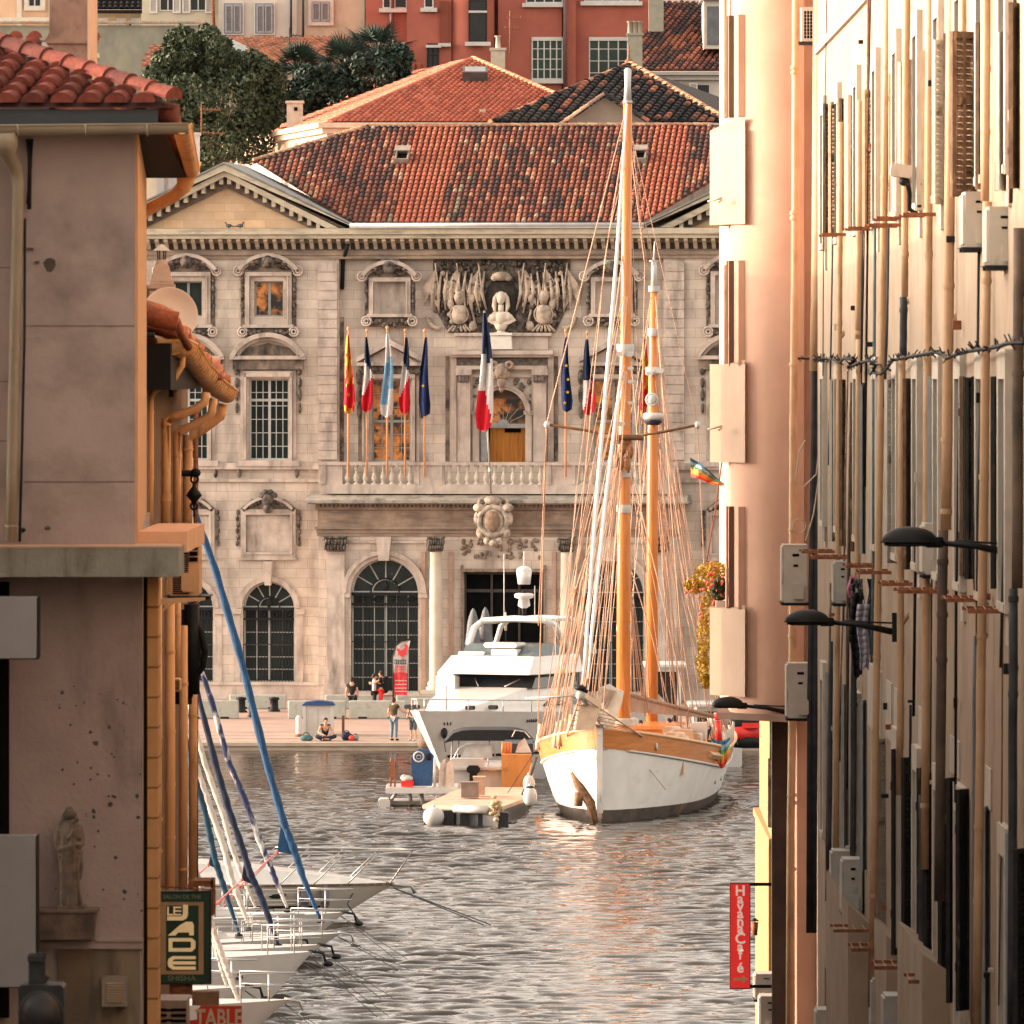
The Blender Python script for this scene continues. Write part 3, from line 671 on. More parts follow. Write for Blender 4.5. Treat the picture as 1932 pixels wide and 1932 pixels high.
def portal():
 d = D0; cx = cd; p = MB()
 p.box(cx-hs(103), cx+hs(98), d-.55, d, hz(669,d), hz(661,d)); p.box(cx-hs(98), cx+hs(93), d-.4, d, hz(674,d), hz(669,d))
 for s in (-1, 1):
  p.box(cx+s*hs(92)-.12, cx+s*hs(92)+.12, d-.1, d, hz(871,d), hz(674,d))
  for a in (72,): p.box(cx+s*hs(a)-hs(12), cx+s*hs(a)+hs(12), d-.3, d, hz(871,d), hz(722,d)); p.box(cx+s*hs(a)-hs(15), cx+s*hs(a)+hs(15), d-.42, d, hz(708,d), hz(697,d))
  p.box(cx+s*hs(50)-hs(6), cx+s*hs(50)+hs(6), d-.14, d, hz(871,d), hz(782,d)); p.box(cx+s*hs(50)-hs(9), cx+s*hs(50)+hs(9), d-.2, d, hz(782,d), hz(775,d))
  p.box(cx+s*hs(58)-.05, cx+s*hs(58)+.05, d-.12, d, hz(775,d), hz(712,d))
 p.box(cx-hs(86), cx+hs(86), d-.3, d, hz(697,d), hz(690,d)); p.box(cx-hs(62), cx+hs(62), d-.12, d, hz(712,d), hz(706,d))
 p.arc(cx, hz(779,d), hs(44.5), hs(55), 0, math.pi, d-.2, d, 20); p.arc(cx, hz(779,d), hs(50), hs(54), 0, math.pi, d-.26, d-.19, 20)
 p.build("door_surround", M_STONE2, hall, local=True)
 p = MB(); p.box(cx-hs(88), cx+hs(88), d-.05, d+.0, hz(690,d), hz(675,d))
 rr = random.Random(5)
 for s in (-1, 1):
  for k in range(26):
   x = cx+s*hs(rr.uniform(22,56)); z = hz(rr.uniform(714,765),d)
   if (x-cx)**2+(z-hz(779,d))**2 < hs(57)**2: continue
   p.ball((x,d-.04,z), rr.uniform(.06,.13), .09, rr.uniform(.06,.13), 7, 5)
  for k in range(3): p.ball((cx+s*hs(72)+(k-1)*.14,d-.32,hz(715,d)), .1, .1, .17, 8, 6)
 p.build("carved_spandrels", mat("sooty spandrel carving", (.09,.08,.075), (.22,.18,.15), .9, 6, .6), hall, local=True)
 m = MB(); zc_ = hz(702,d)      # bearded mask of the keystone
 m.ball((cx,d-.42,zc_), .3, .26, .40, 14, 10); m.ball((cx,d-.66,zc_-.02), .055, .09, .13, 8, 6); m.ball((cx,d-.58,zc_+.12), .2, .08, .05, 8, 5)
 for s in (-1, 1):
  m.torus((cx+s*.34,d-.44,zc_+.3), .14, .075, 10, 6); m.ball((cx+s*.12,d-.6,zc_-.0), .06, .05, .04, 8, 5); m.ball((cx+s*.14,d-.55,zc_-.2), .1, .1, .1, 8, 6); m.ball((cx+s*.28,d-.38,zc_-.12), .09, .12, .22, 8, 6)
 m.ball((cx,d-.46,zc_-.42), .2, .16, .3, 10, 8); m.ball((cx,d-.42,zc_-.68), .12, .12, .22, 8, 6); m.ball((cx,d-.62,zc_-.22), .12, .05, .03, 8, 4)
 m.build("mask_keystone", mat("carved mask stone", (.20,.16,.13), (.38,.29,.22), .9, 3, .4, 14), hall, local=True)
 f = MB(); y = d+.3; w_ = hs(44); zs = hz(804,d)
 f.box(cx-w_, cx+w_, y-.04, y+.1, zs-.08, zs+.1); f.ball((cx,y-.02,zs+.1), .28, .05, .2, 10, 6)
 for k in range(1, 8):
  a = math.pi*k/8; f.tube([(cx+math.cos(a)*.3,y+.02,zs+.1+math.sin(a)*.2),(cx+math.cos(a)*.95,y+.02,zs+.1+math.sin(a)*.95)], .022, 4)
 f.box(cx-w_, cx-w_+.06, y, y+.1, hz(871,d), zs-.08)
 f.prism([(cx-w_+.06,hz(871,d)),(cx-w_+.34,hz(871,d)),(cx-w_+.34,zs-.1),(cx-w_+.06,zs-.1)], y-.25, y-.18)
 fo = f.build("door_frame", M_FRAMEG, hall, local=True)
 g = MB(); g.add([(cx-1.1,y+.08,zs),(cx+1.1,y+.08,zs),(cx+1.1,y+.08,zs+1.2),(cx-1.1,y+.08,zs+1.2)], [(0,1,2,3)]); g.build("fanlight", M_GLASSW, fo, local=True)
 c = MB(); n = 26; c.smooth = True
 vs = []
 for i in range(n+1):
  x = cx-w_+.42+(2*w_-.42)*i/n; vs += [(x,y+.3+.06*math.sin(i*1.9),hz(872,d)), (x,y+.3+.06*math.sin(i*1.9),zs-.05)]
 c.add(vs, [(2*i,2*i+2,2*i+3,2*i+1) for i in range(n)])
 c.build("curtain", mat("ochre curtain lit from inside", (.42,.17,.03), (.30,.11,.02), .7, 3, stretch=(3,3,.3), emit='col', es=.05), hall, local=True)
 c = MB(); c.box(cx-w_-.05, cx-w_+.42, y+.25, y+.35, hz(872,d), zs); c.box(cx+.05,cx+.75,y+.2,y+.26,zs-.28,zs-.1); c.build("dark_doorway", M_DARK, hall, local=True)
portal()
DP = -1.6
def portico():
 d = DP; xa, xb = hx(598, d), -hx(598, d)+.0; zt = hz(1012, d)
 holes = []
 for s in (-1, 1):
  c = s*abs(hx(724, d)); holes.append((c-hs(64), c+hs(64), hz(1306,d), hz(1055,d), True))
 cc = hx(950, d); holes.append((cc-hs(76), cc+hs(76), 1.1, hz(1079,d), False))
 w = MB(); wall_holes(w, xa, xb, 1.0, zt, d, holes, .6)
 for x in (xa, xb): w.add([(x,d,1),(x,.3,1),(x,.3,zt),(x,d,zt)], [(0,1,2,3)])
 w.build("portico_wall", M_STONE, hall, local=True)
 e = MB(); z0 = zt
 e.box(xa-.05, xb+.05, d-.06, .3, z0, hz(1006,d)); e.box(xa-.08, xb+.08, d-.1, .3, hz(1006,d), hz(999,d)); e.box(xa-.14, xb+.14, d-.18, .3, hz(999,d), hz(994,d))
 e.box(xa-.03, xb+.03, d-.03, .3, hz(994,d), hz(962,d))
 e.box(xa-.12, xb+.12, d-.14, .3, hz(962,d), hz(957,d))
 x = xa
 while x < xb: e.box(x, x+.1, d-.26, d-.13, hz(957,d)+.01, hz(951,d)-.01); x += .19
 e.box(xa-.1, xb+.1, d-.13, .3, hz(957,d), hz(951,d))
 e.build("entablature", mat("brown entablature", (.17,.12,.09), (.31,.23,.175), .85, 1.2, .3, 10, st3=(.4,1,3), c3=(.13,.10,.085), s3=1.3, t3=(.5,.7)), hall, local=True)
 e = MB(); e.box(xa-.55, xb+.55, d-.65, .3, hz(949,d), hz(944,d)); e.box(xa-.4, xb+.4, d-.5, .3, hz(951,d)-.01, hz(949,d)); e.prismx([(d-.6,hz(944,d)),(d+.1,hz(934,d)),(.3,hz(934,d)),(.3,hz(944,d))], xa-.5, xb+.5)
 e.build("portico_cornice", mat("grey portico cornice", (.24,.22,.19), (.34,.31,.27), .85, 2.2, .3, 12, c3=(.10,.10,.09), s3=2, t3=(.5,.7)), hall, local=True)
 b = MB(); za, zb_, zc2, zd = hz(931,d), hz(914,d), hz(878,d), hz(872,d)
 b.box(xa+.1, xb-.1, d, D0, za-.02, zb_)
 b.box(xa+.02, xb-.02, d-.08, d+.3, zc2, zd); b.box(xa+.02, xa+.3, d, D0, zc2, zd); b.box(xb-.3, xb-.02, d, D0, zc2, zd)
 grp = [(644, 780), (838, 1028), (1090, 1226)]
 solid = [(598,644),(780,838),(1028,1090),(1226,1275)]
 for u0, u1 in solid: b.box(hx(u0,d), hx(u1,d), d, d+.24, zb_, zc2);
 for u0, u1 in ((784,790),(828,834),(604,612),(1032,1040),(1080,1086)): b.box(hx(u0,d), hx(u1,d), d-.05, d, zb_, zc2)
 for x in (xa+.05, xb-.29): b.box(x, x+.24, d+.3, D0, zb_, zc2)
 b.build("balcony", M_STONE2, hall, local=True)
 mbm = mat("pale baluster stone", (.46,.42,.35), (.56,.51,.43), .8, 5)
 for u0, u1 in grp:
  n = int(round((u1-u0)/18));
  for k in range(n*1):
   x = hx(u0+(u1-u0)*(k+.5)/n, d)
   m = MB(); H = zc2-zb_; m.lathe((x,d+.12,zb_), [(.12,0),(.12,.05*H),(.05,.09*H),(.1,.2*H),(.135,.32*H),(.1,.48*H),(.05,.66*H),(.045,.76*H),(.1,.84*H),(.07,.9*H),(.12,.95*H),(.12,H)], 8)
   m.build("baluster", mbm, hall, local=True)
 def cap(x, y, zt_, w_):
  m = MB(); m.box(x-w_*1.15, x+w_*1.15, y-w_*1.15, y+w_*1.15, zt_-.08, zt_-.001)
  for k in range(7):
   a = (k-3)*w_*.34
   m.ball((x+a,y-w_*.95,zt_-.48), w_*.2, .1, .14, 7, 5); m.ball((x+a+.04,y-w_*1.02,zt_-.26), w_*.2, .1, .13, 7, 5)
  for s in (-1, 1): m.torus((x+s*w_*1.0,y-w_*.98,zt_-.17), .08, .04, 8, 4)
  m.box(x-w_*.9, x+w_*.9, y-w_*.9, y+w_*.4, zt_-.66, zt_-.08)
  m.build("capital", M_SOOT, hall, local=True)
 for uu in (632, mirror(632)-37):
  x = hx(uu, d) if uu == 632 else -hx(632,d)
  m = MB(); m.box(x-hs(17), x+hs(17), d-.22, d, hz(1292,d), hz(1041,d)); m.box(x-hs(20), x+hs(20), d-.32, d, hz(1300,d), hz(1290,d)); m.box(x-hs(23), x+hs(23), d-.36, d, 1.0, hz(1300,d)-.005)
  m.box(x-hs(18.5), x+hs(18.5), d-.27, d, hz(1045,d), hz(1041,d)); m.build("pilaster", M_STONE2, hall, local=True); cap(x, d-.05, zt, hs(18))
 cs = mat("greenish column stone", (.46,.41,.33), (.56,.50,.41), .75, 1.2, .2)
 for uu in (822, 1070):
  x = hx(uu, d-.5); r = hs(12.5); y = d-.5
  m = MB(); m.lathe((x,y,0), [(r*1.0,hz(1288,y)),(r*1.0,hz(1200,y)),(r*.97,hz(1120,y)),(r*.9,hz(1042,y))], 20)
  m.lathe((x,y,0), [(r*1.5,hz(1302,y)),(r*1.55,hz(1298,y)),(r*1.2,hz(1294,y)),(r*1.35,hz(1290,y)),(r*1.05,hz(1285,y))], 20)
  m.build("column", cs, hall, local=True); cap(x, y, zt, r*1.05)
  m = MB(); m.box(x-hs(24), x+hs(24), y-.5, y+.5, 1.0, hz(1308,y)); m.box(x-hs(27), x+hs(27), y-.6, y+.5, hz(1309,y), hz(1302,y)); m.build("pedestal", cs, hall, local=True)
  m = MB(); m.box(x+hs(22), x+hs(30), d-.12, d, hz(1300,d), hz(1041,d)); m.box(x-hs(30), x-hs(22), d-.12, d, hz(1300,d), hz(1041,d)); m.build("door_pilaster", mat("pinkish marble strip", (.34,.22,.17), (.44,.30,.24), .7, 2), hall, local=True)
  q = MB(); q.box(x-hs(13), x+hs(13), d-.35, .2, zt-.01, zt+.001);
 for s in (-1, 1):
  c = s*abs(hx(724, d)); zs = hz(1055,d)-hs(64)
  a = MB(); a.arc(c, zs, hs(64.5), hs(76), 0, math.pi, d-.14, d, 22); a.arc(c, zs, hs(72), hs(80), 0, math.pi, d-.24, d-.0, 22)
  a.box(c-hs(82), c-hs(64.5), d-.2, d, zs-.2, zs-.01); a.box(c+hs(64.5), c+hs(82), d-.2, d, zs-.2, zs-.01)
  a.prism([(c-.33,zt-.02),(c+.33,zt-.02),(c+.22,hz(1058,d)),(c-.22,hz(1058,d))], d-.42, d-.0)
  for e in (-1, 1):
   a.box(c+e*hs(78)-.04, c+e*hs(78)+.04, d-.08, d, zs+hs(76), zt-.3)
   a.box(c+e*hs(74)-hs(6), c+e*hs(74)+hs(6), d-.09, d, hz(1300,d), zs-.2)
  a.box(c-hs(80), c+hs(80), d-.09, d-.0, zt-.30, zt-.21)
  a.box(c-hs(66), c+hs(66), d-.14, d, hz(1312,d), hz(1305,d))
  a.build("archivolt", M_STONE2, hall, local=True)
  window(hall, c-hs(64), c+hs(64), hz(1306,d), hz(1055,d), d+.42, 6, 7, arch=True, grille=True, gm=mat("pane with lamp light spots", (.012,.02,.022), (.03,.045,.045), .1, .9, spec=.5, c3=(.9,.42,.12), s3=3.0, t3=(.74,.78), st3=(1,1,.5)), fm=M_FRAMEW)  # orange spots in the pane colour stand in for lamp light
 m = MB(); cc = hx(950, d); m.box(cc-hs(76), cc+hs(76), d+.5, d+.56, 1.1, hz(1079,d)); m.build("doorway_back", M_DARK, hall, local=True)
 m = MB(); z1 = hz(1079,d)
 for a in (-76, -26, 26, 72): m.box(cc+hs(a), cc+hs(a+4), d+.38, d+.5, 1.1, z1)
 m.box(cc-hs(76), cc+hs(76), d+.4, d+.5, hz(1118,d), hz(1112,d)); m.box(cc-hs(76), cc+hs(76), d+.4, d+.5, z1-.12, z1-.001); m.build("door_frame", mat("dark timber", (.03,.025,.022), (.05,.04,.035), .6, 5), hall, local=True)
 m = MB()
 for a in (-80, 76): m.box(cc+hs(a), cc+hs(a+4), d-.1, d, 1.0, z1+.3)
 m.box(cc-hs(80), cc+hs(80), d-.12, d, z1, z1+.14)
 rr = random.Random(9)
 for k in range(60): m.ball((cc+hs(rr.uniform(-78,78)),d-.02,hz(rr.uniform(1018,1052),d)), rr.uniform(.06,.13), .1, rr.uniform(.06,.12), 7, 5)
 m.build("door_lintel_carving", mat("brown carving", (.13,.10,.08), (.3,.23,.18), .9, 5, .5), hall, local=True)
 sh = MB(); x = hx(931, d-.7); z = hz(985, d-.7); y = d-.75
 sh.ball((x,y,z), .5, .26, .72, 14, 10)
 sh.torus((x,y-.1,z+.05), .62, .13, 16, 6);
 for s in (-1, 1):
  sh.ball((x+s*.62,y-.05,z+.62), .26, .22, .2); sh.ball((x+s*.7,y,z+.15), .16, .2, .3); sh.ball((x+s*.55,y,z-.45), .2, .2, .26); sh.torus((x+s*.45,y-.05,z+.85), .17, .08, 10, 5); sh.ball((x+s*.25,y,z-.8), .18, .15, .2)
 sh.ball((x,y-.05,z+.95), .42, .24, .2); sh.ball((x,y-.1,z-.92), .2, .16, .16)
 sh.build("carved_shield", mat("carved shield stone", (.22,.19,.16), (.50,.42,.34), .85, 3, .4, 12, contrast=(.4,.6)), hall, local=True)
 sh = MB(); sh.ball((x,y-.22,z+.02), .33, .12, .46, 12, 8); sh.build("shield_field", mat("brown shield field", (.14,.09,.06), (.25,.17,.12), .8, 5), hall, local=True)
portico()
p = MB(); x = hx(610,-.5); p.tube([(x,-.45,hz(965)),(x,-.5,hz(1300))], .1, 8); p.box(x-.22,x+.22,-.6,-.1,hz(995),hz(968))
for v in (1000, 1060, 1120, 1190, 1240): p.lathe((x,-.48,hz(v)), [(.13,-.05),(.13,.05)], 8)
p.build("downpipe", mat("rust stained downpipe", (.40,.26,.18), (.52,.38,.28), .8, 2, c3=(.25,.12,.07), s3=3), hall, local=True)
p = MB(); p.tube([(hx(655,-.6),-.7,hz(462)),(hx(652,-.5),-.5,hz(470)),(hx(644,0),D0-.1,hz(490)),(hx(642,0),D0-.1,hz(545))], .09, 7); p.build("rainwater_pipe", M_IRON, hall, local=True)
for ua, ub, va, vb in ((838,846,672,871),(1044,1052,672,871),(790,800,690,780),(1102,1110,700,860),(672,680,716,870)):
 p = MB(); p.box(hx(ua),hx(ub),D0-.012,D0-.003,hz(vb),hz(va)); p.build("soot_streak", M_SOOTP, hall, local=True)
p = MB(); p.box(hx(637),hx(645),D0-.03,D0,hz(870),hz(598)); p.build("damp_streak", mat("black damp streak", (.05,.045,.042), (.18,.14,.12), .95, 3, c3=(.4,.3,.24), s3=2.2, t3=(.5,.7)), hall, local=True)
# ------------------------------------------------------------------ flags on the balcony
M_POLE = mat("orange varnished pole", (.55,.27,.14), (.62,.33,.18), .5, 3)
C_NAVY = mat("navy flag cloth", (.008,.018,.05), (.012,.026,.07), .8, 5); C_WH = mat("white flag cloth", (.58,.56,.55), (.68,.66,.64), .8, 5)
C_RED = mat("red flag cloth", (.50,.008,.02), (.62,.012,.03), .8, 5); C_YEL = mat("yellow flag cloth", (.60,.36,.03), (.70,.45,.05), .8, 5)
C_SKY = mat("sky blue flag cloth", (.18,.36,.52), (.24,.44,.60), .8, 5); C_EU = mat("deep blue flag cloth", (.008,.022,.085), (.012,.03,.11), .8, 5)
def hall_w(lx, d, z):
 c, s = math.cos(TH), math.sin(TH); return Vector((X0+lx*c-d*s, YH+lx*s+d*c, z))
def limp_flag(u, v0, v1, mats, f, label, name="flag", wpx=13, d=-1.9, pole=True, top=None, lean=0, grp="flags hanging on the town hall balcony", seed=0):
 base = hall_w(hx(u, d), d, hz(900, d)); root = thing(name, label, "flag", base, grp)
 if pole:
  p = MB(); a = Vector((0,0,0)); b = Vector((lean, .25, hz(top or v0-12, d)-base.z)); p.tube([a, b], .05, 8, r2=.035); p.ball(b, .07, .07, .1, 8, 6); p.build("flagpole", M_POLE, root, local=True)
 m = MB(); n, k = 26, 10; m.smooth = True; H0 = hz(v0, d)-base.z; H1 = hz(v1, d)-base.z; vs = []; ww = S(wpx*1.25, YH)
 for i in range(n+1):
  t = i/n; z = H0+(H1-H0)*t
  wd = ww*(.25+1.25*t**.8) if t < .85 else ww*(1.35-(t-.85)*2.5)
  cx = lean+.02 - ww*.12*math.sin(t*5+seed)
  for j in range(k+1):
   s = j/k; vs.append((cx+(s-.5)*wd, -.06+.16*math.sin(s*9+t*2.5+seed)*min(1, t*2+.3), z + (.18*ww/.3*abs(s-.45) if i == n else 0)))
 for i in range(n):
  for j in range(k):
   m.cm = f((i+.5)/n, (j+.5)/k); m.add([vs[i*(k+1)+j], vs[i*(k+1)+j+1], vs[(i+1)*(k+1)+j+1], vs[(i+1)*(k+1)+j]], [(0,1,2,3)])
 bm_ = m.build("flag_cloth", mats, root, local=True, recalc=False)
 return root
def tri(t, s):
 a = t+(.10*(s-.5)); return 0 if a < .36+.25*(s-.4)**1 else (1 if a < .64-.22*(s-.5) else 2)
def fx(t, s):
 a = t+.25*(s-.5)+.05*math.sin(t*20); b = t-.3*(s-.5)
 if t < .25: return 0 if s < .75 else 1
 return 0 if (math.sin(a*17)*math.sin(s*5+t*9) > .15 or abs(math.sin(a*17)) < .1) else 1
limp_flag(655, 632, 782, [C_YEL, C_RED], fx, "yellow and red flag furthest left on the town hall balcony", seed=1)
limp_flag(690, 636, 778, [C_NAVY, C_WH, C_RED], tri, "blue, white and red flag between the red-yellow flag and the pale blue one", seed=2)
limp_flag(729, 630, 788, [C_WH, C_SKY], lambda t, s: 0 if (t < .28 or (t < .36 and s < .5) or (.5 < t < .6 and .35 < s < .6) or (t > .66 and s > .55) or t > .86) else 1, "white and pale sky blue flag in front of the left balcony window", wpx=15, seed=3)
limp_flag(763, 636, 782, [C_NAVY, C_WH, C_RED], tri, "blue, white and red flag just right of the pale blue flag", seed=4)
def eu(a): return lambda t, s: 1 if False else 0
def stars(root, pts):
 for (x, z) in pts:
  m = MB(); pl = [((.085 if k % 2 == 0 else .035)*math.sin(k*math.pi/5)+x, (.085 if k % 2 == 0 else .035)*math.cos(k*math.pi/5)+z) for k in range(10)]
  m.prism(pl, -.26, -.24); m.build("star", C_YEL, root, local=True)
r_ = limp_flag(800, 636, 786, [C_EU], eu(0), "plain deep blue starred flag left of the central door", seed=5); stars(r_, [(-.06, hz(728,-1.9)-wpos(r_).z)])
r_ = limp_flag(1068, 636, 778, [C_EU], eu(0), "deep blue flag with several yellow stars right of the central door", seed=6)
for q in ((0.02,690),(.1,716),(-.05,760),(.08,740)): stars(r_, [(q[0], hz(q[1],-1.9)-wpos(r_).z)])
limp_flag(1109, 640, 784, [C_NAVY, C_WH, C_RED], lambda t, s: 0 if t < .52 else (1 if t < .76-.5*(s-.4) else 2), "blue, white and red flag right of the starred flag, behind the ship's rigging", wpx=15, seed=7)
limp_flag(1218, 640, 792, [C_YEL, C_RED], fx, "yellow and red flag hanging behind the smaller ship mast", seed=8)
rt = limp_flag(919, 590, 815, [C_NAVY, C_WH, C_RED], lambda t, s: 0 if t < (.34 if s < .55 else .52-.15*s) else (1 if t < .66+.5*max(0, s-.45) else 2), "largest flag, blue, white and red, on a steel pole before the central door", wpx=20, d=-2.6, pole=False, seed=9, lean=-.1)
p = MB(); p.tube([(.16,0.05,-.75),(.02,.05,hz(815,-2.6)-wpos(rt).z),(-.12,.1,hz(586,-2.6)-wpos(rt).z)], .045, 8); p.lathe((.13,.05,0.32), [(.08,-.08),(.08,.08)], 8); p.build("flagpole", M_STEEL, rt, local=True)
# ------------------------------------------------------------------ roofs and houses behind the town hall
def vec_st(O, E, U, p):      # (s,t) of a 3-D point lying on the plane
 O, E, U, p = Vector(O), Vector(E).normalized(), Vector(U).normalized(), Vector(p)-Vector(O)
 a, b, c = E.dot(E), E.dot(U), U.dot(U); d, e = p.dot(E), p.dot(U); D = a*c-b*b
 return ((d*c-e*b)/D, (a*e-b*d)/D)
def quad_roof(mb, A, B, pts, updir=None, **k):
 """eave from A to B; pts = outline in 3-D (coplanar enough); columns run along updir in the plane"""
 A, B = Vector(A), Vector(B); E = (B-A).normalized(); n = None
 for q in pts:
  w_ = Vector(q)-A; c = E.cross(w_)
  if c.length > 1: n = c.normalized(); break
 U = n.cross(E)
 if U.z < 0: U = -U
 if updir: U = Vector(updir); U = (U - n*U.dot(n)).normalized()
 tile_plane(mb, A, E, U, [vec_st(A, E, U, q) for q in pts], **k)
A = Vector(P(623,231,385)); Bk = Vector(P(431,263,414)); Cp = Vector(P(892,112,397)); Dd = Vector(P(738,141,413)); Ar = Vector(P(1165,231,385));
red = thing("red_roofed_house", "stone house with clean bright red tiled hip roof and roof window behind the town hall", "house", (A.x, A.y, 0))
p = MB(); quad_roof(p, A, Ar, [A, Ar, Cp], updir=(.28,1,.33), pitch=.27, length=.42, pal=REDT)
ridge_tiles(p, A, Cp, REDT, .13); ridge_tiles(p, Ar, Cp, [((.75,.35,.2),1)], .16)
p.build("roof", M_TILE, red)
p = MB(); quad_roof(p, Bk, A, [Bk, A, Cp, Dd], pitch=.27, length=.42, pal=[((.60,.20,.12),4),((.64,.26,.16),3),((.66,.34,.24),1)])  # paler tiles: sunlight on this slope put into the palette
p.build("side_slope", M_TILE, red)
p = MB(); quad_roof(p, P(715,150,415), P(800,150,415), [P(712,156,414), P(800,156,414), P(800,141,420), P(742,141,420)], pitch=.3, length=.5, pal=REDT); p.build("rear_roof", M_TILE, red)
p = MB(); z0 = 10
for a, b, in ((A, Ar), (Bk, A)):
 p.add([(a.x,a.y,z0),(b.x,b.y,z0),(b.x,b.y,b.z),(a.x,a.y,a.z)], [(0,1,2,3)])
p.build("wall", M_STONE2, red)
p = MB()   # moulded cornice, sunlit on the left side
for (off, h0, h1) in ((.45,-.25,-.02),(.3,-.5,-.25),(.12,-.95,-.5)):
 d = (A-Bk); nn = Vector((d.y,-d.x,0)).normalized()*-1
 if nn.x > 0: nn = -nn
 a, b = Bk+nn*off, A+nn*off; f = Vector((0,-off,0))
 p.prismz([(a.x,a.y),(b.x+f.x-off*.2,b.y+f.y),(Ar.x,Ar.y-off),(Ar.x,Ar.y),(A.x,A.y),(Bk.x,Bk.y)], A.z+h0, A.z+h1)
for k in range(9):
 q = Bk.lerp(A, (k+.5)/9)+nn*.2; p.ball((q.x,q.y,A.z-1.0), .22, .25, .35, 8, 6)
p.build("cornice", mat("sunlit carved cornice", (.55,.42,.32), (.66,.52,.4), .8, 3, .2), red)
p = MB(); q = Vector(P(893,140,393)); p.T = Matrix.Translation(P(873,150,392.3)) @ Matrix.Rotation(R(18), 4, 'X'); p.box(0,1.15,0,1.0,-.1,.35); sk = p.build("roof_window", mat("dark window frame", (.05,.05,.05), (.08,.08,.08), .5), red)
p = MB(); p.T = Matrix.Translation(P(873,150,392.3)) @ Matrix.Rotation(R(18), 4, 'X'); p.box(.1,1.05,.12,.9,.352,.36); p.build("pane", mat("sky reflecting glass", (.18,.19,.20), (.22,.23,.24), .2), sk)
def chimney(u0, u1, v0, v1, Y, label, m=None, pots=0, depth=.6, name="chimney"):
 x0, x1 = X(u0,Y), X(u1,Y); z0, z1 = Z(v1,Y), Z(v0,Y)
 r = thing(name, label, "chimney", ((x0+x1)/2, Y, z0))
 p = MB(); p.box(x0,x1,Y,Y+depth,z0-.5,z1-.12); p.box(x0-.06,x1+.06,Y-.06,Y+depth+.06,z1-.12,z1)
 m = m or mat("cream chimney render", (.46,.38,.30), (.56,.47,.38), .85, 3, .3)
 p.build("stack", m, r)
 for k in range(pots):
  q = MB(); q.lathe((x0+(x1-x0)*(k+.5)/pots,Y+depth/2,z1), [(.12,0),(.10,.5),(.15,.52),(.15,.58)], 10); q.build("chimney_pot", m, r)
 return r
c_ = chimney(541, 571, 190, 240, 396, "small pale square chimney with a dark vent on the sunlit red roof slope")
p = MB(); p.box(X(555,396),X(561,396),395.93,396.02,Z(209,396),Z(202,396)); p.build("vent", M_DARK, c_)
chimney(926, 953, 90, 140, 400, "pale chimney with round cowl behind the ridge of the red roof", pots=1)
chimney(907, 914, 206, 232, 386.5, "thin little flue near the foot of the red roof", depth=.2)
chimney(735, 755, 164, 174, 407, "low white stub chimney on the rear red roof")
Yd = 388
dk = thing("dark_roofed_house", "house with nearly black old tiled roof and plain grey gable behind the town hall", "house", (X(1187,Yd), Yd, 10))
A = Vector(P(925,232,383)); B = Vector(P(1375,232,383)); C = Vector(P(1187,122,391.5));
p = MB(); quad_roof(p, A, B, [A, B, C], updir=(.3,1,.5), pitch=.42, length=.42, pal=BLK)
ridge_tiles(p, A, C, [((.10,.06,.05),4),((.5,.24,.13),2)], .13); ridge_tiles(p, B, C, [((.62,.34,.2),3),((.3,.16,.1),1)], .2)  # bright right ridge: lit highlights put into the tile palette
p.cc = (.04,.035,.035); D = Vector(P(1420,205,404)); p.add([B, C, D], [(0,1,2)]); p.add([A, C, (A.x+1,404,A.z)], [(0,1,2)]); p.cc = None
p.build("roof", M_TILE, dk)
p = MB(); p.prism([(X(1060,382.5),Z(238,382.5)),(X(1232,382.5),Z(238,382.5)),(X(1141,382.5),Z(184,382.5))], 382.6, 388); p.build("gable", mat("grey brown gable render", (.27,.21,.165), (.32,.25,.2), .9, 2, .2), dk)
p = MB(); ridge_tiles(p, P(1055,240,382.4), P(1141,180,382.4), [((.42,.25,.16),2),((.2,.12,.09),1)], .15, .36); ridge_tiles(p, P(1236,240,382.4), P(1141,180,382.4), BLK, .15, .36); p.build("gable_coping", M_TILE, dk)
p = MB(); p.ball((C.x,C.y,C.z+.1), .2, .2, .2); p.tube([(C.x,C.y,C.z+.2),(C.x,C.y,C.z+.9)], .035, 5); p.build("finial", M_RUST, dk)
p = MB(); p.box(A.x+.2,B.x-.2,384.2,400,9,A.z-.05); p.build("wall", M_STONE2, dk)
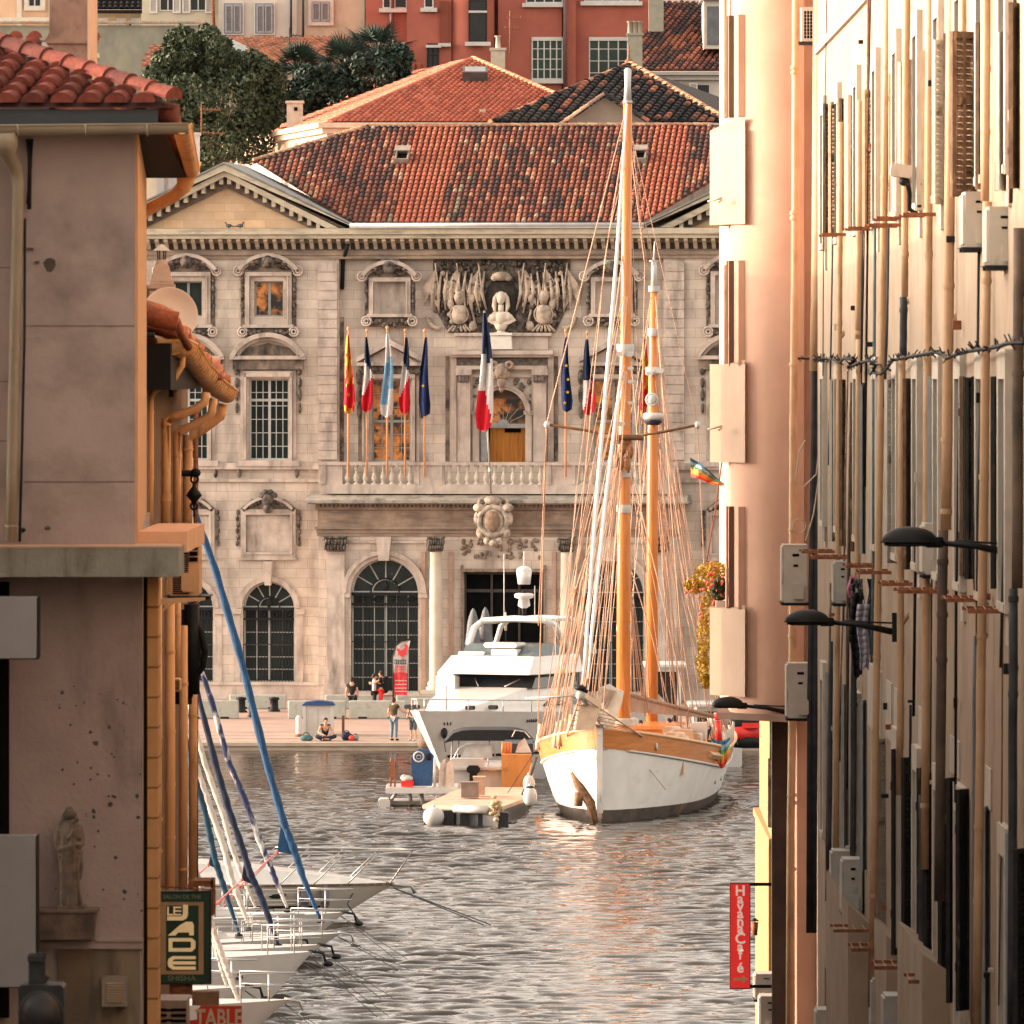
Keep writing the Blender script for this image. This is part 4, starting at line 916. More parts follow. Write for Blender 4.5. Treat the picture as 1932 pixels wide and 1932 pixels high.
# ------------------------------------------------------------------ houses on the rise behind
def house(name, label, u0, u1, v0, v1, Y, m, depth=8, cat="house", z0=None):
 r = thing(name, label, cat, (X((u0+u1)/2,Y), Y, (z0 if z0 is not None else Z(v1,Y)-4)))
 p = MB(); p.box(X(u0,Y),X(u1,Y),Y,Y+depth,Z(v1,Y)-4,Z(v0,Y)); p.build("wall", m, r); return r
def hwin(r, u0, u1, v0, v1, Y, fm=None, gm=None, cols=2, rows=1, sill=None, sillm=None, recess=.0, surround=None):
 d = -.06; x0, x1, z0, z1 = X(u0,Y), X(u1,Y), Z(v1,Y), Z(v0,Y)
 f = MB(); t = .06
 f.box(x0,x1,Y+d,Y+.02,z0,z0+t); f.box(x0,x1,Y+d,Y+.02,z1-t,z1); f.box(x0,x0+t,Y+d,Y+.02,z0+t,z1-t); f.box(x1-t,x1,Y+d,Y+.02,z0+t,z1-t)
 for c in range(1, cols): xx = x0+(x1-x0)*c/cols; f.box(xx-.03,xx+.03,Y+d,Y+.02,z0+t,z1-t)
 for c in range(1, rows): zz = z0+(z1-z0)*c/rows; f.box(x0+t,x1-t,Y+d+.01,Y+.02,zz-.02,zz+.02)
 o = f.build("window", fm or M_FRAMEW, r)
 g = MB(); g.box(x0+.02,x1-.02,Y-.03,Y-.01,z0+.02,z1-.02); g.build("pane", gm or M_BLACKG, o)
 if sill is not None:
  s = MB(); s.box(x0-.18,x1+.18,Y-.28,Y-.0,z0-.2,z0-.005); s.build("sill", sillm or M_WHITEP, o)
 if surround:
  s = MB(); k = .2
  s.box(x0-k,x0,Y-.1,Y,z0-k,z1+k); s.box(x1,x1+k,Y-.1,Y,z0-k,z1+k); s.box(x0,x1,Y-.1,Y,z1,z1+k); s.box(x0,x1,Y-.12,Y,z0-k,z0-.001); s.build("surround", surround, o)
 return o
def shutter_flat(r, u0, u1, v0, v1, Y, m):
 x0, x1, z0, z1 = X(u0,Y), X(u1,Y), Z(v1,Y), Z(v0,Y); s = MB()
 s.box(x0,x1,Y-.10,Y-.03,z0,z0+.08); s.box(x0,x1,Y-.10,Y-.03,z1-.08,z1); s.box(x0,x0+.07,Y-.10,Y-.03,z0+.08,z1-.08); s.box(x1-.07,x1,Y-.10,Y-.03,z0+.08,z1-.08)
 n = max(3, int((z1-z0)/.11))
 for k in range(n): z = z0+.08+(z1-z0-.16)*(k+.5)/n; s.obox(((x0+x1)/2,Y-.06,z), x1-x0-.14, .012, .1, rx=R(35))
 s.build("shutter", m, r)
M_TERR = mat("terracotta render", (.29,.085,.06), (.35,.11,.078), .9, .7, .15, 14)
M_CREAM = mat("cream street render", (.46,.38,.28), (.55,.47,.36), .9, .7, .15, 14, c3=(.36,.32,.26), s3=.8, t3=(.55,.75), st3=(1,1,.4))
M_CREAM2 = mat("pale greenish render", (.44,.40,.31), (.52,.48,.38), .9, .8, .15, 14, c3=(.34,.32,.27), s3=.8, t3=(.55,.75), st3=(1.4,1,.4))
M_GREEN = mat("grey green garden wall render", (.22,.225,.18), (.28,.27,.215), .9, .8, .3, 14, c3=(.17,.165,.145), s3=1.1, t3=(.5,.75), st3=(1,1,.6))
M_SHUTW = mat("white shutter paint", (.55,.53,.51), (.62,.60,.58), .6, 3)
M_SHUTG = mat("grey shutter paint", (.28,.29,.31), (.34,.35,.37), .6, 3)
Yt = 424
tc_ = house("terracotta_building", "large terracotta red building with rounded bays and white sills", 690, 1225, -60, 175, Yt, M_TERR, 14, "building")
p = MB(); z0_, z1_ = Z(175,Yt)-4, Z(-60,Yt)
p.box(X(768,Yt),X(852,Yt),Yt-1.5,Yt,z0_,z1_); p.lathe((X(888,Yt),Yt-.6,0), [(X(930,Yt)-X(884,Yt),z0_),(X(930,Yt)-X(884,Yt),z1_)], 24)
p.box(X(940,Yt),X(1060,Yt),Yt-1.0,Yt,z0_,z1_); p.box(X(1064,Yt),X(1086,Yt),Yt-1.15,Yt,z0_,z1_); p.box(X(1086,Yt),X(1225,Yt),Yt-.8,Yt,z0_,z1_)
p.build("bay", M_TERR, tc_)
hwin(tc_, 722, 768, -20, 32//2, Yt, cols=2, sill=1); hwin(tc_, 742, 767, 80, 150, Yt, cols=2, rows=4)
hwin(tc_, 800, 818, -20, 30//2, Yt-1.5, cols=1, sill=1); hwin(tc_, 806, 828, 82, 150, Yt-1.5, cols=2, rows=3, fm=M_IRON, sill=None)
p = MB(); p.box(X(803,421),X(832,421),Yt-1.9,Yt-1.4,Z(88,421),Z(83,421)); p.build("canopy", M_WHITEP, tc_)
hwin(tc_, 884, 919, 0, 79, Yt-1.9, cols=1, rows=1, sill=1, fm=M_IRON, gm=M_BLACKG)
p = MB(); p.box(X(884,422),X(919,422),Yt-2.02,Yt-1.9,Z(24,422),Z(20,422)); p.build("window_bar", M_WHITEP, tc_)
p = MB(); p.box(X(829,421),X(847,421),Yt-1.62,Yt-1.48,Z(79,421),Z(0,421)); p.build("tall_recess", mat("terracotta recess", (.16,.045,.03), (.2,.055,.035), .9, 2), tc_)
p = MB(); p.box(X(826,421),X(850,421),Yt-1.8,Yt-1.45,Z(86,421),Z(79.5,421)); p.build("sill", M_WHITEP, tc_)
hwin(tc_, 1003, 1062, 73, 150, Yt-1.0, cols=5, rows=4, sill=1, gm=mat("green dark glazing", (.02,.035,.03), (.03,.05,.04), .2)); hwin(tc_, 1111, 1185, 70, 160, Yt-.8, cols=4, rows=4, gm=MATS["green dark glazing"])
for (u0,u1) in ((1003,1062),(1111,1185)):
 p = MB(); yy = Yt-1.0 if u0 == 1003 else Yt-.8; p.box(X(u0,yy),X(u1,yy),yy-.12,yy-.02,Z(77,yy)-.0,Z(70,yy)); p.build("blind_box", M_WHITEP, tc_)
hwin(tc_, 992, 1062, -40, 6, Yt-1.0, cols=4, rows=3, sill=1); hwin(tc_, 1102, 1205, -40, 3, Yt-.8, cols=3, rows=3, sill=1)
for u, dd in ((739,.1),(1066,1.25)):
 p = MB(); p.tube([(X(u,Yt),Yt-dd-.06,Z(-40,Yt)),(X(u,Yt),Yt-dd-.06,Z(165,Yt))], .1, 8); p.build("drainpipe", mat("dark red pipe", (.10,.05,.05), (.14,.07,.065), .6), tc_)
cr = house("cream_building", "cream apartment house with grey and white shutters above the tiled roofs", 268, 690, -60, 150, 432, M_CREAM2, 10, "building")
p = MB(); p.box(X(560,431.9),X(690,431.9),431.85,432,Z(150,432),Z(-60,432)); p.build("render_panel", M_CREAM, cr)
p = MB(); p.box(X(412,431.9),X(560,431.9),431.8,432,Z(130,432),Z(-60,432)); p.build("render_panel", mat("pale render", (.50,.47,.41), (.57,.54,.48), .9, .9), cr)
for a, b in ((304,320),(361,377)): hwin(cr, a-8+5, b+8+5, -30, 21, 432, cols=2, rows=1, fm=M_WHITEP)
for a in (282, 326, 344, 387): shutter_flat(cr, a, a+15, -30, 25, 432, M_SHUTW)
for a in (424, 483):
 hwin(cr, a-4, a+36, 4, 66, 431.75, cols=1, fm=M_SHUTW, gm=M_SHUTG); shutter_flat(cr, a+1, a+15, 9, 62, 431.72, M_SHUTG); shutter_flat(cr, a+17, a+31, 9, 62, 431.72, M_SHUTG)
hwin(cr, 588, 622, 3, 41, 431.8, cols=2, gm=M_SHUTG, fm=M_SHUTG, surround=mat("pale window surround", (.52,.48,.42), (.58,.54,.48), .8))
shutter_flat(cr, 589, 604, 4, 40, 431.75, M_SHUTG); shutter_flat(cr, 606, 621, 4, 40, 431.75, M_SHUTG)
for u in (549, 572, 690):
 p = MB(); p.tube([(X(u,431.7),431.6,Z(-40,432)),(X(u,431.7),431.6,Z(72,432))], .07, 6); p.build("drainpipe", M_PIPEG, cr)
p = MB(); p.tube([(X(400,431.5),431.6,Z(-30,432)),(X(404,431.5),431.6,Z(58,432))], .09, 6); p.build("drainpipe", M_RUST, cr)
sh_ = house("shuttered_house", "low cream house with white shutters under a dark tiled eave", 160, 266, 20, 60, 445, M_CREAM, 8)
p = MB(); quad_roof(p, P(158,18,444), P(272,18,444), [P(158,18,444), P(272,18,444), (X(272,444),450,Z(18,444)+3), (X(158,444),450,Z(18,444)+3)], pitch=.3, pal=BLK); p.box(X(158,444),X(272,444),443.8,445,Z(24,444),Z(19,444)); p.build("roof", M_TILE if False else M_TILE, sh_)
for a in (172, 241): hwin(sh_, a, a+12, 38, 85, 444.95, cols=1)
for a in (186, 220, 248): shutter_flat(sh_, a, a+17, 34, 90, 444.9, M_SHUTW)
bh = house("beige_building", "beige orange building with pale corner strips at the top left", -60, 102, -60, 60, 448, mat("beige orange render", (.54,.36,.24), (.62,.43,.30), .9, .8, .1), 8, "building")
hwin(bh, 53, 78, -30, 13, 447.95, cols=2, surround=MATS["pale window surround"])
for u in (32, 92):
 p = MB(); p.box(X(u,447.9),X(u+9,447.9),447.85,448,Z(60,448),Z(-60,448)); p.build("corner_strip", MATS["pale window surround"], bh)
p = MB(); p.box(X(-60,447.9),X(100,447.9),447.8,448,Z(41,448),Z(33,448)); p.build("string_course", MATS["pale window surround"], bh)
gw = thing("garden_wall", "long plain grey green rendered wall above the red roofs", "wall", (X(200,426),426,14))
p = MB(); p.box(X(-120,426),X(383,426),426,431,8,Z(48,426)); p.build("wall", M_GREEN, gw)
p = MB(); ridge_tiles(p, P(-60,46,425.9), P(384,46,425.9), [((.26,.22,.17),2),((.3,.2,.14),1)], .14); p.build("coping", M_TILE, gw)
lr = thing("low_tiled_house", "long low house with faded brown tiled roof behind the palms", "house", (X(570,418),418,10))
p = MB(); quad_roof(p, P(455,124,416), P(770,124,416), [P(455,124,416),P(770,124,416),P(725,73,424),P(425,73,424)], updir=(.35,1,.55), pitch=.3, length=.5, pal=MID); p.build("roof", M_TILE, lr)
p = MB(); p.box(X(455,416.5),X(770,416.5),416.6,424,8,Z(126,416)); p.build("wall", M_CREAM2, lr)
lr = thing("small_outbuilding", "little outbuilding with tiled roof edge beside the big tree", "house", (X(300,418),418,10))
p = MB(); quad_roof(p, P(266,125,418), P(330,125,418), [P(266,125,418),P(330,125,418),P(335,88,422),P(287,88,422)], updir=(.35,1,.5), pitch=.3, length=.5, pal=MID); p.build("roof", M_TILE, lr)
p = MB(); p.box(X(268,418.5),X(330,418.5),418.6,423,8,Z(126,418)); p.build("wall", M_GREEN, lr)
gp = thing("glass_roof", "faceted glass pyramid skylight rising behind the big tree", "skylight", (X(402,420),420,Z(108,420)))
p = MB(); ap = Vector(P(404,60,421)); ring = [Vector((X(402,421)+2.6*math.cos(R(a)), 421+2.6*math.sin(R(a)), Z(106,421))) for a in range(0,360,30)]
for i in range(12): p.add([ring[i], ring[(i+1) % 12], ap], [(0,1,2)])
p.build("glazing", mat("pale green glass", (.20,.26,.23), (.32,.38,.36), .15, 1.5), gp)
p = MB()
for i in range(12): p.tube([ring[i], ap], .05, 4); p.tube([ring[i], ring[(i+1) % 12]], .05, 4)
p.build("glazing_bars", M_WHITEP, gp)
p = MB(); p.lathe((X(402,421),421,0), [(2.5,Z(106,421)-3),(2.5,Z(106,421))], 12); p.build("drum", M_GREEN, gp)
tr = thing("dormer_house", "old house with dark brown tiled roof, dormer and white cornice at top right", "house", (X(1290,418),418,10))
p = MB(); quad_roof(p, P(1190,134,416), P(1400,134,416), [P(1190,134,416),P(1400,134,416),P(1400,5,429),P(1225,5,429)], updir=(.25,1,.6), pitch=.3, length=.5, pal=DKT); p.build("roof", M_TILE, tr)
p = MB(); p.box(X(1205,416.5),X(1400,416.5),416.7,428,8,Z(140,416)); p.build("wall", MATS["pale render"], tr)
p = MB(); p.box(X(1200,416.5),X(1400,416.5),416.1,416.8,Z(141,416),Z(136,416)); p.box(X(1200,416.5),X(1400,416.5),416.4,416.8,Z(150,416),Z(141,416)-.01); p.build("cornice", M_WHITEP, tr)
for a in (1250, 1318): hwin(tr, a-10, a+22, 158, 200, 416.7, cols=1, fm=M_WHITEP)
for a in (1268, 1300): shutter_flat(tr, a, a+16, 156, 200, 416.65, M_SHUTW)
p = MB(); p.box(X(1328,418),X(1372,418),418,424,Z(92,418),Z(0,418)); dm = p.build("dormer", MATS["pale render"], tr)
p = MB(); p.box(X(1334,418),X(1362,418),417.93,418.0,Z(84,418),Z(12,418)); p.build("pane", mat("grey curtained glass", (.10,.11,.12), (.16,.17,.18), .2), dm)
p = MB(); p.box(X(1322,418),X(1378,418),417.7,424.2,Z(0,418),Z(-6,418)); p.build("dormer_roof", M_SHUTG, dm)
chimney(1184, 1212, 62, 120, 414, "stone chimney with three clay pots beside the dark roof tip", mat("olive grey chimney render", (.26,.25,.20), (.33,.31,.25), .9, 3, .3), pots=3)
chimney(1224, 1252, -10, 40, 417, "square grey chimney on the dark brown roof", MATS["olive grey chimney render"])
def aerial(u, v0, v1, Y, label, bars, m=M_RUST):
 r = thing("tv_aerial", label, "aerial", P(u, v1, Y)); p = MB(); p.tube([P(u,v1,Y),P(u,v0,Y)], S(1.3,Y), 5); p.build("mast", m, r)
 p = MB()
 for v, ua, ub in bars:
  p.tube([P(ua,v,Y),P(ub,v+2,Y)], S(.9,Y), 4)
  n = 5
  for k in range(n): x = ua+(ub-ua)*(k+.5)/n; p.tube([P(x,v-3,Y+.05),P(x,v+3,Y-.05)], S(.5,Y), 4)
 p.build("elements", m, r)
aerial(962, 20, 100, 402, "thin orange television aerial in front of the terracotta wall", [(32,955,985),(53,950,980)])
aerial(546, 52, 100, 416, "grey aerial above the small outbuilding", [(66,546,572)], M_PIPEG)
bpy.data.objects['tv_aerial.001'].location = bpy.data.objects['tv_aerial.001'].location
# ------------------------------------------------------------------ trees
def leaf_cloud(mb, blobs, n, size, rr, flat=.5):
 for _ in range(n):
  c, rx, ry, rz = rr.choice(blobs)
  while True:
   q = Vector((rr.uniform(-1,1), rr.uniform(-1,1), rr.uniform(-1,1)))
   if .35 < q.length < 1: break
  p = Vector(c)+Vector((q.x*rx, q.y*ry, q.z*rz)); s = size*rr.uniform(.6,1.4)
  a = Vector((rr.gauss(0,1), rr.gauss(0,1), rr.gauss(0,1))).normalized(); b = a.orthogonal().normalized(); b = (Matrix.Rotation(rr.uniform(0,6.28), 3, a) @ b); c2 = a.cross(b)
  mb.add([p-b*s, p+c2*s*flat, p+b*s, p-c2*s*flat], [(0,1,2,3)])
def tree(label, Y, base_v, u_c, blobs_uv, n, size, m=M_LEAF, seed=1, name="leafy_tree"):
 rr = random.Random(seed); bx, bz = X(u_c,Y), 3.0
 r = thing(name, label, "tree", (bx, Y, bz)); t = MB(); top = None
 blobs = [((X(u,Y), Y+dy, Z(v,Y)), S(ru,Y), S(ru,Y)*.8, S(rv,Y)) for u, v, ru, rv, dy in blobs_uv]
 lo = min(b[0][2]-b[3] for b in blobs)
 t.tube([(bx,Y,bz),(bx+.2,Y,(bz+lo)/2),(bx-.1,Y,lo+1)], .5, 10, r2=.32)
 for b in blobs: t.tube([(bx,Y,lo), ((bx+b[0][0])/2,Y+.3,(lo+b[0][2])/2+.3), b[0]], .16, 6, r2=.05)
 ex = []
 for _ in range(70):
  b = rr.choice(blobs); a = rr.uniform(0, 6.28); e = rr.uniform(-.4, 1.5); q = Vector((math.cos(a)*math.cos(e)*b[1], math.sin(a)*math.cos(e)*b[2], math.sin(e)*b[3]))*rr.uniform(.95, 1.12)
  k = rr.uniform(.25, .55); ex.append((Vector(b[0])+q, k, k, k*rr.uniform(.7, 1.5)))
 blobs = blobs*3+ex
 t.build("trunk", M_BARK, r); c = MB(); leaf_cloud(c, blobs, n, size, rr); c.build("crown", m, r, recalc=False); return r
tree("big bushy dark green tree behind the left pediment", 398, 330, 400, [(300,150,36,30,0),(330,110,34,34,0),(385,120,48,48,1),(430,130,50,44,0),(480,150,48,40,0),(350,190,60,50,-1),(430,200,66,56,-1),(500,210,38,40,0),(320,240,50,52,0),(400,270,70,50,-1),(470,270,50,42,0),(350,310,50,34,0),(400,88,22,26,1),(340,84,12,24,0),(515,180,22,26,0)], 42000, .125, seed=4)
tree("dark shrubby tree filling the gap below the palms", 404, 260, 620, [(560,215,60,36,0),(640,190,70,36,0),(700,150,56,36,0),(600,170,40,30,0),(740,125,26,26,0),(530,200,30,40,0)], 18000, .13, M_PALM, 5)
def palm(label, u, v, Y, rad, seed):
 rr = random.Random(seed); c = Vector(P(u,v,Y)); r = thing("palm_tree", label, "palm", (c.x,Y,4)); t = MB(); t.tube([(c.x,Y,4),(c.x,Y,c.z)], .28, 8); t.build("trunk", M_BARK, r)
 p = MB()
 for k in range(44):
  a = rr.uniform(0,6.28); el = rr.uniform(-.5,1.35); L = rad*rr.uniform(.7,1.1); d = Vector((math.cos(a)*math.cos(el), math.sin(a)*math.cos(el), math.sin(el)))
  pt = c+d*L*.45; p.tube([c, pt], .025, 4)
  side = d.cross(Vector((0,0,1))).normalized(); up = side.cross(d)
  for j in range(15):      # fan of narrow leaflets
   f = (j-7)/7*1.25; dd = (d*math.cos(f)+side*math.sin(f)).normalized(); tip = pt+dd*L*.6-Vector((0,0,.12*L*abs(f)+.1*L)); w_ = side*math.cos(f)*.045*rad/2-d*math.sin(f)*.045*rad/2
   m_ = pt+(tip-pt)*.5; p.add([pt, m_+w_+up*.02, tip, m_-w_], [(0,1,2,3)])
 p.build("fronds", M_PALM, r, recalc=False)
palm("fan palm right of the big bushy tree", 562, 132, 406, 1.75, 1)
palm("left of the two fan palms against the terracotta building", 650, 128, 409, 1.9, 2)
palm("right fan palm overlapping the terracotta building", 708, 105, 411, 2.1, 3)
# ------------------------------------------------------------------ left row of the street
YL = 79.0
M_LW = mat("mauve brown render", (.30,.265,.27), (.36,.32,.32), .92, 1.3, .25, 22, c3=(.17,.15,.145), s3=1.6, t3=(.48,.8))
M_LW2 = mat("stained lower render", (.28,.24,.24), (.34,.295,.29), .92, 1.3, .3, 22, c3=(.10,.085,.08), s3=1.2, t3=(.52,.85), st3=(1.5,1,.5))
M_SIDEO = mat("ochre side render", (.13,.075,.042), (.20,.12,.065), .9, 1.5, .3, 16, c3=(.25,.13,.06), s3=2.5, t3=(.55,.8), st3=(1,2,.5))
M_SLAB = mat("grey concrete", (.19,.215,.20), (.235,.26,.245), .9, 3, .3, 20, c3=(.12,.115,.10), s3=3, t3=(.5,.7), st3=(2,1,.5))
M_NEWT = [((.165,.042,.03),5),((.20,.052,.036),4),((.12,.032,.024),3)]
lb = thing("corner_house", "mauve rendered corner house with red barrel tiles and zinc gutter, left foreground", "house", (X(255,YL),YL,3.5))
p = MB(); xr = X(255,YL)
p.prismz([(-12,YL),(xr,YL),(-4.25,99),(-12,99)], Z(1030,YL), Z(236,YL))
p.build("upper_wall", M_LW, lb)
p = MB(); p.prismz([(-12,YL+.06),(X(268,YL),YL+.06),(-4.2,99),(-12,99)], 3.4, Z(1030,YL)-.001); p.build("lower_wall", M_LW2, lb)
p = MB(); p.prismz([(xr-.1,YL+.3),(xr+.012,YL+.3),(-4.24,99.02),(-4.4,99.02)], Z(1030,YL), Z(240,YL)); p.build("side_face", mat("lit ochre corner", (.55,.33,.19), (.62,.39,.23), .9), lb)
for v in (505, 615, 720, 832, 909):       # faint horizontal joints
 p = MB(); x0_ = X(24,YL) if v not in (615, 909) else X(46,YL)
 if v in (615, 909): p.box(x0_, xr-.01, YL-.003, YL, Z(v,YL)-.004, Z(v,YL)+.004)
 else: p.box(-6, X(22,YL), YL-.003, YL, Z(v,YL)-.004, Z(v,YL)+.004)
 p.build("render_joint", mat("joint", (.12,.09,.08), rough=.9), lb)
Yg = 78.45; e0 = Vector(P(-60,203,Yg)); e1 = Vector(P(322,203,Yg)); hb = Vector(P(0,104,79.95)); dd = (Vector(e1)-hb)
tip = Vector((e1.x+.02, Yg, e1.z)); far = hb-(tip-hb)*.45
p = MB(); quad_roof(p, e0, e1, [e0, tip, hb, far, Vector((e0.x-.9,Yg,e0.z))], updir=(.22,1,.40), pitch=.25, length=.24, pal=M_NEWT, seg=10, r=.098)
p.build("roof", M_TILE, lb)
p = MB(); ridge_tiles(p, Vector(tip)+Vector((0,.02,.06)), far+Vector((0,0,.09)), M_NEWT, .105, .275, 12); p.build("hip_tiles", M_TILE, lb)
q0 = Vector(P(322,203,Yg)); p = MB()
for k in range(40):
 y = Yg+.2+k*.5; xx = q0.x-.035*(y-Yg); p.cc = pick(M_NEWT); dx = min(1.3,(y-Yg)*.9); pts = [(xx+.05,y,e1.z-.06),(xx-dx*.5,y+.05,e1.z-.06+.17*dx),(xx-dx,y+.1,e1.z-.06+.35*dx)]; p.tube(pts, .1, 8)
p.cc = (.2,.05,.03); p.build("side_roof", M_TILE, lb)
p = MB(); pl = [tuple(far), (-12, far.y, far.z), (-12, 99, far.z), (-6.2, 99, far.z), ]
p.add([far, (-12,far.y,far.z+.6), (-12,99,far.z+.7), (-6.0,99,far.z+.5), (-3.7,99,e1.z), tip], [(0,1,2,3),(0,3,4,5)]); p.build("roof_deck", mat("dark tile deck", (.2,.06,.04), rough=.9), lb)
p = MB(); p.box(-12, X(299,78.6), 78.5, 79, Z(236,78.6), Z(207,78.6)); p.build("fascia", mat("slate blue fascia", (.022,.03,.038), (.03,.038,.046), .7, 2), lb)
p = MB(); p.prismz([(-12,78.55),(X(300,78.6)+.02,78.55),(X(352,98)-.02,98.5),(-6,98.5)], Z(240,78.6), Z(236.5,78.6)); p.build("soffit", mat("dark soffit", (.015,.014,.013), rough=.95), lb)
M_ZINC = mat("aged zinc gutter", (.17,.155,.12), (.22,.20,.155), .55, 3, .1, c3=(.25,.14,.08), s3=2, t3=(.6,.75))
M_ZINCO = mat("ochre gutter", (.66,.34,.12), (.74,.42,.17), .6, 5, .2, c3=(.30,.16,.07), s3=5, t3=(.52,.7), st3=(1,.3,3))
p = MB(); n = 14; z_ = Z(234,78.35); xg0, xg1 = -6.5, X(356,78.35); vs = []
def half_gutter(p, A, B, r, n=10, lip=True):
 A, B = Vector(A), Vector(B); d = (B-A).normalized(); h = d.cross(Vector((0,0,1))).normalized(); vs = []
 for q in (A, B):
  for k in range(n+1): a = math.pi+math.pi*k/n; vs.append(q+h*math.cos(a)*r+Vector((0,0,math.sin(a)*r*1.1)))
 o = p.smooth; p.smooth = True; p.add(vs, [(k,k+1,n+2+k,n+1+k) for k in range(n)]); p.smooth = o
 if lip:
  for s in (-1, 1): p.tube([A+h*s*r, B+h*s*r], r*.12, 6)
 p.add(vs[:n+1], [tuple(range(n+1))]); p.add(vs[n+1:], [tuple(range(n+1))])
half_gutter(p, (xg0,78.34,Z(247,78.34)+.03), (xg1,78.34,Z(240,78.34)+.03), .085, 14)
for u in (66, 318, 547):
 x = X(u*.5176+0, 78.3) if False else X(u,78.3)
for u in (34, 162, 278): x = X(u,78.3); p.torus((x,78.34,Z(243,78.34)+.03), .092, .01, 16, 4, axis='x', a0=R(175), a1=R(365))
p.build("gutter", M_ZINC, lb)
p = MB(); half_gutter(p, (xg1-.06,78.3,Z(240,78.3)+.03), P(362,322,98.5), .085, 12)
p.build("side_gutter", M_ZINCO, lb)
p = MB(); p.tube([P(362,300,98.4),P(352,330,98.4),P(347,352,98.5),P(330,368,98.6),P(288,390,98.9),P(268,405,99),P(265,425,99.05),P(264,640,99.1),P(264,1015,99.1)], [.12,.11,.09,.075,.07,.068,.062,.062,.062], 12)
for v in (425, 540, 700): p.lathe((X(264,99.1),99.1,Z(v,99.1)), [(.072,-.025),(.072,.025)], 12)
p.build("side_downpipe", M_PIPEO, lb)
p = MB(); Yp = 78.7
p.tube([P(10,246,78.35),P(12,272,78.4),P(14,290,78.5),P(30,318,Yp),P(34,345,Yp),P(33,415,Yp),P(31,500,Yp),P(26,700,Yp),P(22,900,Yp),P(20,1022,Yp)], [.115,.11,.075,.062,.055,.053,.053,.05,.05,.05], 14)
for v, u in ((415,33),(672,28),(992,21)): p.lathe((X(u,Yp),Yp,Z(v,Yp)), [(.06,-.012),(.06,.012)], 14)
p.build("downpipe", mat("greenish zinc downpipe", (.21,.19,.145), (.26,.235,.185), .55, 3, .1, c3=(.28,.17,.10), s3=1.5, t3=(.6,.8)), lb)
p = MB(); p.tube([P(47,412,78.9),P(46,640,78.9),P(41,860,78.9),P(37,1022,78.9)], .014, 6); p.build("cable", M_IRON, lb)
p = MB(); p.tube([P(52,262,78.9),P(56,300,78.9),P(55,395,78.9)], .022, 6); p.tube([P(60,262,78.9),P(57,320,78.9),P(52,385,78.9)], .016, 6); p.build("loose_cable", M_IRON, lb)
p = MB(); p.box(-12, X(338,78.4), 78.3, 79.6, Z(1088,78.4), Z(1033,78.4)); p.build("ledge", M_SLAB, lb)
p = MB(); p.box(-12, X(338,78.4)+.005, 78.295, 79.7, Z(1033,78.4), Z(1032,78.4)+.012); p.build("ledge_top", mat("pinkish slab topping", (.42,.29,.22), (.5,.35,.27), .9, 3, .2), lb)
p = MB(); p.box(xr+.004, X(357,80), 79.45, 84, Z(1040,80), Z(1001,80)); p.build("side_block", mat("orange lit side block", (.62,.38,.24), (.68,.43,.28), .9, 3, .2), lb)  # orange bounce light put into the block's colour
p = MB(); p.ball(P(44,1000/1,78.98), .025, .02, .02); p.build("bolt", M_IRON, lb)
p = MB(); p.box(X(283,79.4)-.02, X(299,79.4), 79.3, 79.9, 3.5, Z(1088,79)); p.build("tiled_corner_strip", mat("ochre tiled strip", (.42,.235,.10), (.50,.29,.13), .7, 4, brick=(.5,.28,(.4,.35,.3),.1)), lb)
p = MB(); p.box(X(268,79.2), X(283,79.2), 79.5, 79.8, 3.5, Z(1088,79)); p.build("dark_gap", mat("shadow gap brown", (.05,.03,.02), (.08,.045,.03), .9, 5), lb)  # dark box stands in for the shade in this gap
for (v0, v1, u1, lab) in ((1127, 1242, 69, "upper blank grey sign box cut by the left edge of the picture"), (1578, 1862, 67, "taller blank grey sign box at the lower left edge, above the lantern")):
 r = thing("sign_box", lab, "sign", (X(20,77.6), 77.6, Z(v1,77.6)), "blank sign boxes on the mauve wall")
 p = MB(); p.cbox(-7, X(u1,77.6), 77.6, 78.0, Z(v1,77.6), Z(v0,77.6), .015); p.build("panel", mat("brushed grey panel", (.21,.245,.285), (.26,.295,.34), .5, 1), r)
 p = MB(); p.box(-7, X(u1,77.6)+.012, 77.64, 77.96, Z(v1,77.6)-.012, Z(v1,77.6)-.002); p.box(X(u1,77.6)+.002, X(u1,77.6)+.014, 77.64, 77.98, Z(v1,77.6), Z(v0,77.6)); p.build("frame_edge", M_IRON, r)
 p = MB(); p.box(-7,X(40,77.8),78.0,79.05,(Z(v0,78)+Z(v1,78))/2-.04,(Z(v0,78)+Z(v1,78))/2+.04); p.build("bracket", M_IRON, r)
p = MB(); p.box(-7, X(17,79), 78.98, 79.08, Z(1920,79), Z(1098,79)); p.build("window_recess", M_DARK, lb)
rr = random.Random(11); p = MB()
for _ in range(70):
 u, v = rr.uniform(100,268), rr.uniform(1290,1720); s = rr.uniform(.004,.016) if rr.random() < .85 else rr.uniform(.02,.03)
 if u < 170 and rr.random() < .5: continue
 c = P(u, v, YL+.055); n = 7; a = [(c[0]+s*rr.uniform(.6,1.2)*math.cos(k*2*math.pi/n), YL+.056-.002, c[2]+s*rr.uniform(.6,1.3)*math.sin(k*2*math.pi/n)) for k in range(n)]; p.add(a, [tuple(range(n))])
p.build("chipped_spots", mat("chipped dark plaster", (.045,.045,.045), (.08,.075,.07), .95, 9), lb)
